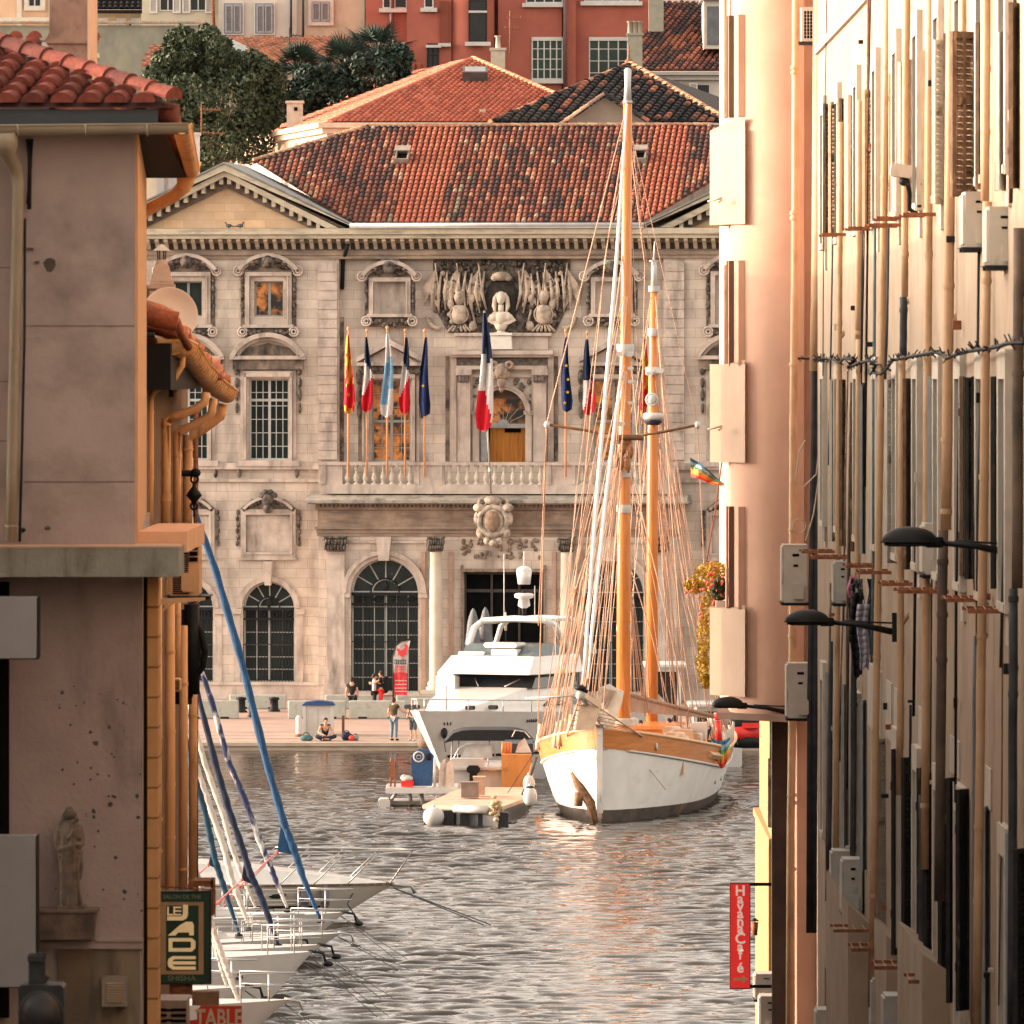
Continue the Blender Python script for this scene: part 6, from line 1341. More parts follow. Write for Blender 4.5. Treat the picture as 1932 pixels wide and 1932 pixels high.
rpipe(1921, 430, 1110, .085, MATS["sooty brown pipe"], (640,705), shift=-10, branch=((560,1),)); rpipe(1914, 1110, 1960, .07, M_PIPEG, (1130,1260,1310), shift=-8)
rpipe(1880, 60, 360, .04, M_PIPEG, (120,)); rpipe(1634, -40, 420, .03, M_RUST, (100,)); rpipe(1745, 1500, 1932, .06, M_PIPEG, (1640,)); rpipe(1602, 1700, 1932, .05, M_PIPEG, (1730,))
rpipe(1583, 1660, 1932, .075, M_PIPE, (1690,1770)); rpipe(1797, -60, 100, .06, M_PIPE, (30,))
rpipe(1571, 1210, 1640, .05, M_PIPEG, (1400,)); rpipe(1842, 1200, 1932, .03, mat("blue grey thin pipe", (.12,.14,.16), (.17,.19,.21), .6), (1500,))
rpipe(1722, 1330, 1500, .025, M_IRON)
rr = random.Random(31)
for k in range(26):      # thin dark cables, added to stand in for shadow lines beside the pipes
 u = rr.uniform(1556,1925); v0 = rr.choice((-40,200,430,700,760,1100)); v1 = v0+rr.uniform(260,900); Y = (WX-.03)*F/(u-CX); p = MB(); d = rr.uniform(-3,3)
 p.tube([P(u,v0,Y),P(u-4+d,(v0+v1)/2,Y),P(u-8,v1,Y)], rr.uniform(.008,.022), 5); p.build("wall_shadow_line", rr.choice((M_IRON,M_SBR,M_PIPEG,M_IRON)), rb)
for k in range(40):
 u = rr.uniform(1560,1925); v = rr.uniform(20,1880); Y = (WX-.05)*F/(u-CX); p = MB(); s_ = rr.uniform(.03,.07); p.box(X(u,Y)-s_,X(u,Y)+s_*.4,Y,Y+.1,Z(v,Y),Z(v,Y)+rr.uniform(.03,.12)); p.build("pipe_bracket", rr.choice((M_RUST,M_IRON,M_SURR)), rb)
for (u0,u1,v0,v1) in ((1600,1644,1706,1760),(1672,1700,1765,1800),(1740,1790,1800,1850)):
 Yh = YW(u1); p = MB(); a, b = P(u0,v0,Yh), P(u1,v1,Yh); p.prism([(a[0],a[2]),(WX,b[2]+.1),(WX,3),(a[0],3)], Yh, YW(u0)); p.build("buttress", M_RW, rb)
gc = thing("cable_garland", "frayed black cable strung along the right wall just above the second row of shutters", "cable", P(1700,675,110)); p = MB()
pts = [(1505,676),(1530,677),(1556,677),(1572,678),(1585,684),(1592,676),(1606,678),(1612,682),(1600,694),(1618,686),(1640,680),(1652,690),(1646,702),(1662,706),(1672,696),(1684,680),(1700,676),(1722,672),(1744,668),(1764,664),(1778,668),(1786,676),(1806,668),(1830,662),(1860,658),(1884,654),(1900,648),(1932,647)]
pp = [Vector(P(u, v, (WX-.22)*F/(u-CX) if u > 1545 else 147)) for u, v in pts]; p.tube(pp, .022, 6)
rr = random.Random(2)
for a, b in zip(pp[:-1], pp[1:]):
 n = max(2, int((b-a).length/.25))
 for k in range(n): q = a.lerp(b, k/n); p.tube([q, q+Vector((rr.uniform(-.07,.07), rr.uniform(-.1,.1), rr.uniform(-.06,.09)))], .010, 4)
p.build("strands", M_IRON, gc)
# ---- rounded tower at the far end
YT = 151.2; xT = X(1502,YT)
tw = thing("rounded_corner_building", "peach rendered corner building with rounded tower bay and cream balcony panels", "building", (xT,YT,9))
p = MB(); rT = xT-X(1378,YT); zb, zt = Z(1345,YT), 24
p.lathe((xT,YT,0), [(rT,zb),(rT,zt)], 48, a0=R(180), a1=R(275)); p.add([(xT+rT*math.cos(R(a)),YT+rT*math.sin(R(a)),zb) for a in range(180,276,5)]+[(xT+.4,YT+3,zb),(xT-rT,YT+3,zb)], [tuple(range(22))])
p.add([(xT-rT,YT,zb),(xT-rT,YT+8,zb),(xT-rT,YT+8,zt),(xT-rT,YT,zt)], [(0,1,2,3)])
p.build("tower_wall", M_TOW, tw)
p = MB(); p.box(X(1500,YT),5.9,YT-rT+.15,YT+8,2.0,24); p.build("flat_strip", M_TOW, tw)
p = MB(); p.box(5.36,16,139.6,150.2,2,24); p.build("set_back_wall", M_TOW, tw)
p = MB(); p.prismz([(X(1457,YT),YT+.2),(16,YT+.2),(16,YT+12),(X(1456,163),YT+12)], 2, zb-.05); p.build("ground_storey", mat("dark ground storey", (.02,.017,.015), (.04,.033,.028), .9, 2), tw)
p = MB(); p.prismz([(X(1352,YT),YT-.4),(X(1482,YT),YT-1.9),(xT,YT-1.2),(xT,YT+3),(X(1362,YT),YT+3)], zb-.09, zb+.02); p.build("underside", mat("brown shaded underside", (.16,.10,.075), (.2,.13,.1), .9, 2), tw)
def slot(v0, v1):
 p = MB(); Y = YT-.12; p.box(X(1370,Y),X(1374,Y),YT-.2,YT+.3,Z(v1,Y),Z(v0,Y)); p.build("jamb", M_TOW, tw)
 for (a, b, dd, m) in ((1374.5,1391,.0,mat("dark brown recess", (.10,.06,.045), (.13,.08,.06), .9, 2)), (1391,1403,.06,M_TOW)):
  q = MB(); th = math.acos(max(-1,min(1,(X((a+b)/2,YT)-xT)/rT))); y = YT-rT*math.sin(th)-.03-dd; q.box(X(a,YT),X(b,YT),y,y+.25,Z(v1,Y),Z(v0,Y)); q.build("window_recess" if m is not M_TOW else "reveal", m, tw)
for v0, v1 in ((30,222),(492,690),(955,1148)): slot(v0, v1)
for (v0, v1, vv) in ((246,424,232),(687,872,687),(1147,1312,1147)):
 zt_, zb2 = Z(v0,YT), Z(v1,YT); p = MB()
 p.prismz([(X(1340,YT),YT+.3),(X(1371,YT),YT-.25),(X(1403,YT),YT-.86),(X(1403,YT)+.1,YT-.3),(X(1378,YT),YT+1.5),(X(1345,YT),YT+1.5)], zb2, zt_)
 p.add([(X(1340,YT),YT+.3,zt_),(X(1371,YT),YT-.25,Z(vv,YT)),(X(1403,YT),YT-.86,Z(vv-8,YT)),(X(1403,YT),YT-.8,zt_),(X(1371,YT),YT-.2,zt_)], [(0,1,4),(1,2,3,4)])
 p.build("balcony", mat("cream balcony panel", (.34,.25,.185), (.38,.285,.215), .8, 1.5, .05), tw)
for v in (380, 810):
 p = MB(); p.tube([P(1336,v,YT-.3),P(1362,v-6,YT-.5)], .02, 5); p.tube([P(1355,v+2,YT-.5),P(1362,v-3,YT-.5)], .02, 5); p.build("spout", M_SC, tw)
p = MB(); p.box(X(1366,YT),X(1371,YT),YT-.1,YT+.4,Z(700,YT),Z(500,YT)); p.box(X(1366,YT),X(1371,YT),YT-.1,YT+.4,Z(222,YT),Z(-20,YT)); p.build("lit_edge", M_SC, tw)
p = MB()
Ytp = 149.2; p.tube([P(1502,-40,Ytp),P(1501,260,Ytp),P(1500,540,Ytp),P(1497,800,Ytp),P(1496,1020,Ytp),P(1495,1350,Ytp),P(1492,1560,Ytp),P(1490,1932,Ytp)], .072, 14)
for v in (128,137,402,412,688,1000,1200,1500,1515,1640): p.lathe(P(1501-(v/1932)*9,v,Ytp), [(.08,-.03),(.088,0),(.08,.03)], 14)
p.build("downpipe", M_PIPE, tw)
p = MB()
for u, r, m in ((1536,.05,0),(1541,.03,0),(1546,.05,0)): p.tube([P(u+6,60,141),P(u,700,141),P(u-8,1300,141),P(u-10,1760,141)], r, 6)
p.build("corner_cables", M_PIPEG, tw)
p = MB(); p.tube([P(1548,0,140.5),P(1545,460,140.5),P(1541,700,140.5)], .12, 8); p.build("corner_strip", M_PIPE, tw)
p = MB(); p.tube([P(1520,830,140),P(1508,850,140),P(1500,905,140),P(1515,920,140),P(1540,895,140),P(1545,840,140),P(1545,900,140),P(1535,970,140),P(1520,1020,140)], .012, 4); p.torus(P(1508,992,140), .11, .012, 14, 4); p.build("loose_white_wire", M_SAILW, tw)
qp = thing("quay_house", "narrow sunlit orange edge of a quayside house standing behind the street lamp", "house", (6,172,1))
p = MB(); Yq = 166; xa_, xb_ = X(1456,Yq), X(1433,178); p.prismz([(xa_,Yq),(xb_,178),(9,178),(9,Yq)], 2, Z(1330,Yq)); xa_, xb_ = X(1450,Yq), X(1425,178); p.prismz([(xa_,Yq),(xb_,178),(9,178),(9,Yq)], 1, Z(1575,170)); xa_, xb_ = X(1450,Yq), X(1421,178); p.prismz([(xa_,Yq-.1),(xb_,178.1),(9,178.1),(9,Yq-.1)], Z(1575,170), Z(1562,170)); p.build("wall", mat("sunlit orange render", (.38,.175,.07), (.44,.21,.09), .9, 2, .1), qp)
p = MB() if True else 0; p.box(X(1449,Yq-.3),X(1456,Yq-.3)+.05,Yq-.3,Yq-.06,Z(1560,Yq),Z(1430,Yq)); p.box(X(1452,Yq-.3),X(1456,Yq-.3),Yq-.3,Yq-.06,Z(1430,Yq),Z(1350,Yq)); p.build("brown_jamb", M_SBR, qp)
AC = [(1512,1549,14,78,146,'grille',"small air conditioner with dark grille high beside the tower pipe",1),
(1478,1523,1028,1137,141,'x',"large square air conditioner beside the rounded tower, with a pale sticker",0),
(1487,1532,1252,1355,141,'x',"air conditioner with square valve cover above the lowest street lamp",0),
(1576,1603,1060,1138,126,'x',"air conditioner partly behind the hanging laundry",0),
(1745,1771,988,1084,100,'x',"narrow air conditioner right of the highest street lamp head",0),
(1822,1872,362,466,90.5,'x',"left and higher of the two big air conditioners at the upper right edge",0),
(1867,1922,390,500,86,'x',"right and nearer of the two big air conditioners at the upper right edge",0),
(1692,1712,318,402,110,'x',"slim air conditioner behind the white floodlight",0),
(1572,1612,1606,1703,126,'x',"left and farther air conditioner of the pair low on the far wall",0),
(1592,1626,1622,1722,121,'x',"right and nearer air conditioner of the pair low on the far wall",0),
(1426,1464,1838,1886,158,'x',"air conditioner just below the red arrow sign",0),
(1435,1470,1880,1950,153,'x',"air conditioner at the bottom edge below the red arrow sign",0),
(1648,1704,1848,1950,113,'x',"tall grey air conditioner at the bottom, left of the nearest one",0),
(1671,1728,1880,1990,108,'x',"nearest grey air conditioner at the bottom edge with a dark slot",0),
(1542,1604,1906,2000,130,'x',"wide air conditioner top showing at the bottom edge near the tower pipe",0)]
for u0,u1,v0,v1,Y,f_,lab,_ in AC:
 r = ac_side(lab, u0, u1, v0, v1, Y, face='grille' if f_ == 'grille' else 'std', deep=.55 if f_ == 'grille' else .8, m=None if u0 < 1560 or u0 > 1740 and v0 < 1200 else mat("grey cream casing", (.33,.33,.31), (.41,.41,.385), .5, 3, c3=(.2,.19,.18), s3=4, t3=(.6,.75), st3=(1,1,.3)))
 if f_ == 'grille':
  q = MB(); q.box(X(1550,Y),X(1560,Y),Y+.1,Y+.14,Z(78,Y),Z(20,Y));
  for k in range(3): q.torus((X(1554,Y),Y+.08,Z(34+k*12,Y)), .045, .012, 10, 4)
  q.build("perforated_bracket", M_IRON, r)
def rack(u0, u1, v, label, Yw=None, m=M_RUST, r=.025):
 Y = Yw or YW(u1); o = thing("drying_rack", label, "rack", P(u1, v, Y), "laundry rack arms on the right wall")
 p = MB(); p.box(X(u0,Y),X(u1,Y),Y,Y+.05,Z(v,Y)-.025,Z(v,Y)+.02); p.build("arm", m, o)
 p = MB(); p.box(X(u0,Y),X(u1,Y),Y+1.1,Y+1.15,Z(v,Y)-.02,Z(v,Y)+.02); p.build("arm", m, o)
 q = MB()
 for k in range(4): x = X(u0,Y)+(X(u1,Y)-X(u0,Y))*(k+.3)/4.2; q.tube([(x,Y,Z(v,Y)+.02),(x,Y+.6,Z(v,Y)+.0),(x,Y+1.12,Z(v,Y)+.02)], .004, 4)
 q.build("line", M_ROPE, o); return o
for u0,u1,v,l in [(1550,1596,442,"rusty laundry rack arm below the farthest upper shutter"),(1600,1652,430,"orange rusty laundry rack arm left of the thick pipe, upper row"),(1638,1706,424,"pale orange laundry rack arm right of the thick pipe, upper row"),(1654,1704,411,"dark laundry rack arm under the slim air conditioner"),(1704,1766,404,"long thin laundry rack arm below the white louvred shutter"),
 (1512,1576,1041,"orange timber laundry arm above the cream air conditioners"),(1530,1604,1052,"second orange timber laundry arm close to the tower"),(1596,1660,1068,"laundry arm directly over the hanging clothes"),(1622,1682,1080,"dark rusty laundry arm right of the hanging clothes"),(1664,1722,1102,"brown laundry arm under the white louvred shutter, middle row"),(1694,1790,1116,"long brown laundry arm below the highest lamp arm"),(1785,1850,1132,"thin laundry arm between the two right pipes"),(1826,1900,1153,"dark laundry arm near the right edge, middle row"),
 (1572,1650,1756,"black laundry arm over the lower pale wall"),(1606,1676,1792,"double brown laundry arm low on the wall"),(1650,1722,1826,"black perforated laundry arm over the grey air conditioners"),(1714,1784,1852,"lowest dark laundry arm under the black shutters")]: rack(u0,u1,v,l)
def cloth(name, lab, u0, u1, v0, v1, Y, m, taper=.2, seed=0, cat="clothing"):
 o = thing(name, lab, cat, P((u0+u1)/2, v0, Y), "laundry hanging from the rack"); c = MB(); c.smooth = True; n, k = 10, 7; x0, x1 = X(u0,Y), X(u1,Y); z0, z1 = Z(v1,Y), Z(v0,Y); rr = random.Random(seed); vs = []
 for i in range(n+1):
  t = i/n; w_ = (1-taper)+taper*math.sin(t*2.4+.3*seed)
  for j in range(k+1): s = j/k; vs.append(((x0+x1)/2+(s-.5)*(x1-x0)*w_+.02*math.sin(t*6+seed), Y+.05*math.sin(s*10+t*3+seed), z1+(z0-z1)*t+.03*math.sin(s*7+seed)*t))
 for i in range(n):
  for j in range(k): a = i*(k+1)+j; c.add([vs[a],vs[a+1],vs[a+k+2],vs[a+k+1]], [(0,1,2,3)])
 g = c.build("fabric", m, o, recalc=False); sm = g.modifiers.new("thickness", 'SOLIDIFY'); sm.thickness = .008
 q = MB(); q.tube([P((u0+u1)/2, v0-8, Y), P((u0+u1)/2, v0+2, Y)], .008, 5); q.build("clothes_peg", M_SAILW, o); return o
Yl = 118
cloth("hanging_cloth", "pink cloth, leftmost and smallest piece of the hanging laundry", 1601, 1611, 1088, 1132, Yl, mat("pink cloth", (.45,.14,.25), (.52,.18,.30), .9), seed=1)
cloth("hanging_trousers", "long black trousers hanging lowest in the laundry", 1605, 1626, 1118, 1276, Yl-.3, mat("black cloth", (.008,.009,.012), (.014,.015,.02), .9), seed=2)
cloth("hanging_shirt", "lilac white shirt hanging in front of the lamp arm", 1618, 1640, 1140, 1262, Yl-.5, mat("lilac cloth", (.34,.33,.42), (.42,.41,.5), .9), seed=3)
cloth("hanging_shirt", "black and white striped shirt in the upper part of the laundry", 1607, 1630, 1092, 1165, Yl-.2, mat("charcoal cloth", (.02,.025,.03), (.30,.32,.34), .9, 14, contrast=(.48,.55)), seed=4)
cloth("hanging_towel", "teal blue towel hanging right in the laundry", 1632, 1657, 1140, 1238, Yl-.1, mat("teal blue cloth", (.015,.06,.12), (.02,.09,.16), .9), seed=5)
cloth("hanging_jeans", "dark navy jeans hung behind the teal blue towel", 1636, 1655, 1092, 1162, Yl+.1, mat("navy cloth", (.008,.015,.035), (.012,.022,.05), .9), seed=6)
fl = thing("floodlight", "cream floodlight on a black bracket pointing down from the upper right wall", "lamp", P(1704,330,104)); p = MB(); c = Vector(P(1700,322,104)); p.T = Matrix.Translation(c) @ Matrix.Rotation(R(8), 4, 'Y'); p.cbox(-.13,.13,-.1,.2,-.08,.08,.02); p.build("housing", M_ACW, fl)
p = MB(); p.tube([P(1704,338,104),P(1712,346,104.1),P(1716,362,104.2),P(1716,395,104.3),P(1730,403,104.3),P(1780,402,104.3)], .03, 8); p.ball(P(1706,342,104), .07, .08, .06); p.build("bracket", M_IRON, fl)
M_LAMP = mat("dark green grey lamp paint", (.007,.009,.0105), (.012,.015,.017), .5, 3, spec=.2)
def street_lamp():
 r = thing("street_lamp", "", "street lamp", (0,0,0), "street lamps on long arms along the right wall")
 p = MB(); hd = MB()
 a, h = 48, 10; prof = []
 vs = []
 for i in range(h+1):
  t = i/h*math.pi/2
  for j in range(24):
   f = 2*math.pi*j/24; vs.append((-1.08+.28*math.cos(f)*math.cos(t), .15*math.sin(f)*math.cos(t), .02+.145*math.sin(t)*(1 if math.cos(f) < 0 else 1)))
 hd.smooth = True; hd.add(vs, [(i*24+j, i*24+(j+1) % 24, (i+1)*24+(j+1) % 24, (i+1)*24+j) for i in range(h) for j in range(24)])
 hd.lathe((-1.08,0,0), [(.001,-.03),(.6,-.03),(1.02,-.005),(1.04,.02),(1.0,.03)], 24) if False else None
 for z0, z1, s in ((-.03,0.0,.93),(0,.022,1.05)):
  hd.prismz([(-1.08+.28*s*math.cos(2*math.pi*k/24), .15*s*math.sin(2*math.pi*k/24)) for k in range(24)], z0, z1)
 hd.cbox(-.92,-.74,-.06,.06,-.05,.06,.015); hd.build("lamp_head", M_LAMP, r, local=True)
 g = MB(); g.prismz([(-1.1+.2*math.cos(2*math.pi*k/20), .1*math.sin(2*math.pi*k/20)) for k in range(20)], -.038, -.031); g.build("lens", M_GLASS, r, local=True)
 p.tube([(-.78,0,.0),(-.4,0,-.035),(0,0,-.12)], [.03,.035,.045], 10); p.build("arm", M_LAMP, r, local=True)
 p = MB(); p.tube([(-.62,0.01,.02),(-.3,0.01,0.0),(0,0.01,-.01)], .013, 6); p.build("cable", M_LAMP, r, local=True)
 p = MB(); p.box(0,.06,-.05,.05,-.25,.12); p.build("wall_plate", M_LAMP, r, local=True); return r
L0 = street_lamp(); L0['label'] = "highest and nearest street lamp with long arm reaching in from the right edge"; L0.location = P(1917,1024,86.6)
copy_tree(L0, P(1683,1174,108.7), "middle street lamp overlapping the hanging laundry"); copy_tree(L0, P(1489,1332,150), "lowest and farthest street lamp, in front of the water and ship")
fb = thing("balcony_flowers", "trailing yellow green plant with red and pink flowers spilling from the tower balcony", "plant", P(1345,1150,152.5)); c = MB(); rr = random.Random(8)
bl = [(P(1335,1090,152.5), .32,.3,.28),(P(1352,1110,152.2), .25,.3,.25),(P(1310,1105,152.6), .2,.2,.14),(P(1335,1150,152.4), .15,.2,.35),(P(1328,1200,152.4), .13,.2,.4),(P(1325,1250,152.4), .12,.2,.35),(P(1345,1075,152.3), .28,.3,.16),(P(1332,1285,152.4), .08,.1,.14)]
leaf_cloud(c, bl, 3600, .036, rr, .4); c.build("foliage", mat("yellow green sunlit leaf", (.26,.21,.02), (.55,.36,.03), .7, 30, contrast=(.35,.65)), fb, recalc=False)
c = MB(); leaf_cloud(c, [(P(1358,1112,151.8), .16,.2,.2)], 700, .045, rr, .5); c.build("dark_foliage", M_LEAF, fb, recalc=False)
c = MB()
for _ in range(46): q = rr.choice(bl[:4]+[(P(1356,1100,151.9), .2,.2,.2)]); c.ball((q[0][0]+rr.uniform(-1,1)*q[1], q[0][1]-.25, q[0][2]+rr.uniform(-1,1)*q[3]), .03, .03, .03, 6, 4)
c.build("blossoms", mat("pink red petals", (.70,.10,.08), (.75,.22,.2), .7, 12), fb)
p = MB(); p.box(X(1350,152),X(1372,152),151.6,152,Z(1150,152),Z(1133,152)); p.build("planter", M_WHITEP, fb)
rf = thing("rainbow_flag", "rainbow striped flag with white lettering flying on a thin pole left of the tower", "flag", P(1330,1050,152.5)); p = MB(); p.tube([P(1333,1060,152.5),P(1350,960,152.6),P(1362,872,152.7)], .014, 5); p.build("flagpole", M_RUST, rf)
cols_ = [mat("flag "+n, c, rough=.8) for n, c in (("blue",(.04,.14,.28)),("sky",(.30,.48,.60)),("green",(.10,.32,.18)),("yellow",(.72,.42,.06)),("orange",(.75,.24,.05)),("red",(.62,.05,.03)))]
c = MB(); c.smooth = True; Yf = 152.4; topl = [(1302,863),(1318,872),(1335,885),(1350,900),(1366,912)]; botl = [(1304,900),(1318,903),(1334,910),(1348,915),(1366,917)]
n = 12
def interp(L, t): k = min(len(L)-2, int(t*(len(L)-1))); f = t*(len(L)-1)-k; return (L[k][0]+(L[k+1][0]-L[k][0])*f, L[k][1]+(L[k+1][1]-L[k][1])*f)
for i in range(n):
 for j in range(12):
  q = []
  for (ii, jj) in ((i,j),(i+1,j),(i+1,j+1),(i,j+1)):
   a, b = interp(topl, ii/n), interp(botl, ii/n); t = jj/12; q.append(P(a[0]+(b[0]-a[0])*t, a[1]+(b[1]-a[1])*t, Yf+.12*math.sin(ii*.9+jj*.2)))
  c.cm = min(5, j//2); c.add(q, [(0,1,2,3)])
c.build("flag_cloth", cols_, rf, recalc=False)
c = MB()
for i, (u, v) in enumerate(((1308,884),(1314,884),(1320,889),(1327,893),(1334,897))):
 q = P(u,v,Yf-.15); w_ = .022; c.box(q[0]-w_,q[0]-w_+.012,q[1],q[1]+.005,q[2]-.03,q[2]+.03)
 if i in (0,2,4): c.box(q[0]-w_,q[0]+w_,q[1],q[1]+.005,q[2]+.02,q[2]+.032)
 if i in (1,4): c.box(q[0]+w_-.012,q[0]+w_,q[1],q[1]+.005,q[2]-.03,q[2]+.03)
 c.box(q[0]-w_,q[0]+w_,q[1],q[1]+.005,q[2]-.006,q[2]+.006)
c.build("lettering", M_WHITEP, rf)
# ------------------------------------------------------------------ boats
def hull_band(mb, L, B, ztop, zlo, zhi, tm=.45, transom=.75, rake=0, flare=.55, p=.85, n=28, m=6, close=False, t0=0.0, off=0.0, pw=.6):
 """skin of a hull between two heights; local frame: x across, y aft from the stem, z up"""
 def hb(t, z):
  f = math.sin(math.pi/2*min(1, t/tm))**p if t < tm else 1-(1-transom)*((t-tm)/(1-tm))**2
  s = max(0.0, min(1, (z+.35)/(ztop(t)+.35))); return (B/2)*f*(flare+(1-flare)*s**pw)+off*(1 if t > .01 else .3)
 def yy(t, z):
  s = max(0, min(1, z/ztop(t))); return t*L + rake*(1-s)*(1-t)**2 - off*(1-t)
 for sd in (-1, 1):
  vs = []
  for i in range(n+1):
   t = t0+(1-t0)*(i/n)**1.3
   for j in range(m+1):
    z = zlo(t)+(zhi(t)-zlo(t))*j/m; vs.append((sd*hb(t, z), yy(t, z), z))
  o = mb.smooth; mb.smooth = True; mb.add(vs, [(i*(m+1)+j, (i+1)*(m+1)+j, (i+1)*(m+1)+j+1, i*(m+1)+j+1) for i in range(n) for j in range(m)]); mb.smooth = o
 vs = []
 for j in range(m+1): z = zlo(1)+(zhi(1)-zlo(1))*j/m; vs += [(-hb(1,z), yy(1,z), z), (hb(1,z), yy(1,z), z)]
 mb.add(vs, [(2*j,2*j+1,2*j+3,2*j+2) for j in range(m)])
 return hb, yy
def deck_face(mb, hb, yy, z, n=24, t0=0.0, inset=.05):
 L_ = []; R_ = []
 for i in range(n+1):
  t = t0+(1-t0)*i/n; zz = z(t); b = max(.01, hb(t, zz)-inset); L_.append((-b, yy(t,zz), zz)); R_.append((b, yy(t,zz), zz))
 for i in range(n): mb.add([L_[i], R_[i], R_[i+1], L_[i+1]], [(0,1,2,3)])
# ---- two masted sailing ship
PH = R(8); SX, SY = X(1132,289), 289.0
ship = thing("two_masted_ship", "white two-masted wooden sailing ship with varnished masts and orange brown bulwark band", "sailing ship", (SX,SY,0), rz=-PH)
def sl_(u, v, Y):      # picture point at depth Y -> ship local
 q = Vector(P(u,v,Y))-Vector((SX,SY,0)); c, s = math.cos(PH), math.sin(PH); return Vector((q.x*c-q.y*s, q.x*s+q.y*c, q.z))
LS, BS = 20.0, 6.3
ztp = lambda t: 3.12-1.5*min(1,t/.55)*(1-.35*min(1,t/.55))/.65*.72 if t < .55 else 3.12-1.08+(t-.55)*.35
kw = dict(tm=.42, transom=.72, rake=.35, flare=.62, p=.62)
h = MB(); hb, yy = hull_band(h, LS, BS, ztp, lambda t: .38, lambda t: ztp(t)-.62, m=10, **kw); h.build("hull", mat("white painted planking", (.60,.59,.565), (.68,.67,.645), .5, 1.5, .1, 8, c3=(.48,.44,.39), s3=1.2, t3=(.6,.85), st3=(.5,.5,2)), ship, local=True)
h = MB(); hull_band(h, LS, BS, ztp, lambda t: -.35, lambda t: .38, m=3, **kw); h.build("waterline_band", mat("dark boot topping", (.03,.028,.026), (.09,.065,.05), .7, 2, c3=(.2,.10,.05), s3=.6, t3=(.6,.7)), ship, local=True)
h = MB(); hull_band(h, LS, BS, ztp, lambda t: ztp(t)-.62, ztp, m=3, off=.03, **kw); h.build("bulwark", mat("orange brown varnished bulwark", (.42,.15,.035), (.54,.21,.06), .4, 1.2, stretch=(1,1,8), coat=.3), ship, local=True)
h = MB()
for sd in (-1, 1):
 h.tube([(sd*(hb(t, ztp(t))+.03), yy(t, ztp(t)), ztp(t)+.03) for t in [k/24 for k in range(25)]], .06, 6)
h.build("cap_rail", mat("peach cap rail", (.58,.34,.18), (.66,.42,.24), .5, 2), ship, local=True)
h = MB()
for sd in (-1, 1): h.tube([(sd*(hb(t, ztp(t)-.62)+.03), yy(t, ztp(t)-.62), ztp(t)-.64) for t in [k/24 for k in range(25)]], .045, 6)
h.build("rubbing_strake", M_WHITEP, ship, local=True)
h = MB(); deck_face(h, hb, yy, lambda t: ztp(t)-.55); h.build("deck", mat("bleached teak deck", (.38,.28,.20), (.46,.35,.25), .8, 2, stretch=(6,.4,1)), ship, local=True)
h = MB(); h.box(-.1,.1,-.10,.06,.3,3.2); h.prismx([(-.12,3.2),(-.22,3.3),(-.05,3.5),(.3,3.3),(.3,3.1)], -.14, .14); h.build("stem_post", M_WHITEP, ship, local=True)
h = MB(); h.T = Matrix.Translation((-.75,.1,0)) @ Matrix.Rotation(R(0), 4, 'Z')
h.add([(.58,-.25,-.1),(.72,-.25,-.1),(.6,-.2,.7),(.2,-.1,1.25),(-.18,.2,1.6),(-.26,.2,1.5),(-.05,.0,1.05),(.25,-.2,.6)], [(0,1,2,3,4,5,6,7)]); h.tube([(.62,-.28,0),(.34,-.3,.75),(.0,-.05,1.2),(-.25,.1,1.65)], [.09,.11,.14,.07], 6); h.tube([(.02,-.2,.55),(.05,-.25,1.0)], .16, 6)
h.build("anchor", mat("rusty brown anchor", (.10,.055,.03), (.30,.15,.07), .8, 5, .4), ship, local=True)
bt = sl_(1095, 1312, 285.5)
h = MB(); h.tube([(0,1.6,3.1),(0,.2,3.45),bt], [.16,.15,.1], 10); h.ball(bt, .16, .16, .16); h.build("bowsprit", M_SAILW, ship, local=True)
h = MB(); h.ball(bt+Vector((0,0,.25)), .2, .2, .1); h.tube([bt+Vector((-.2,0,.3)), bt+Vector((.25,0,.12))], .07, 6); h.build("bowsprit_fitting", M_IRON, ship, local=True)
h = MB()
for e in (-1, 1):
 a = Vector((e*1.3,1.2,ztp(.06)-.1));
 for k in range(9): f = k/8; h.tube([bt.lerp(a, f), Vector((0,.1,3.2)).lerp(bt, 1-f)], .018, 4)
 h.tube([bt, a], .03, 5)
 h.tube([(e*.1,-.1,3.2), bt], .03, 4)
h.build("bowsprit_net", M_ROPE, ship, local=True)
h = MB(); a = sl_(1105,1320,286.5); h.add([a+Vector((-.1,0,.35)), a+Vector((.5,.4,-.2)), a+Vector((.25,.2,-1.0)), a+Vector((-.35,.1,-1.05))], [(0,1,2,3)]); h.build("furled_net_canvas", mat("peach canvas", (.60,.42,.29), (.68,.5,.36), .85, 4, .3), ship, local=True)
h = MB(); h.tube([bt, bt+Vector((-1.9,.3,-.12))], .035, 6); h.build("whisker_rail", M_WHITEP, ship, local=True)
for t, sd, dz, r_, m_ in ((.10,1,-.36,.13,0),(.10,-1,-.36,.11,0),(.50,1,-.34,.16,0)):
 z = ztp(t)+dz; c = Vector((sd*(hb(t,z)+.04), yy(t,z), z)); h = MB(); h.ball(c, .05, r_, r_*1.1, 10, 6); h.build("round_boss", M_WHITEP, ship, local=True)
for t in (.50,.62,.74):
 z = .95; h = MB(); h.ball((hb(t,z), yy(t,z), z), .04, .10, .13, 10, 6); h.build("porthole", mat("grey porthole", (.25,.25,.26), (.35,.35,.36), .4), ship, local=True)
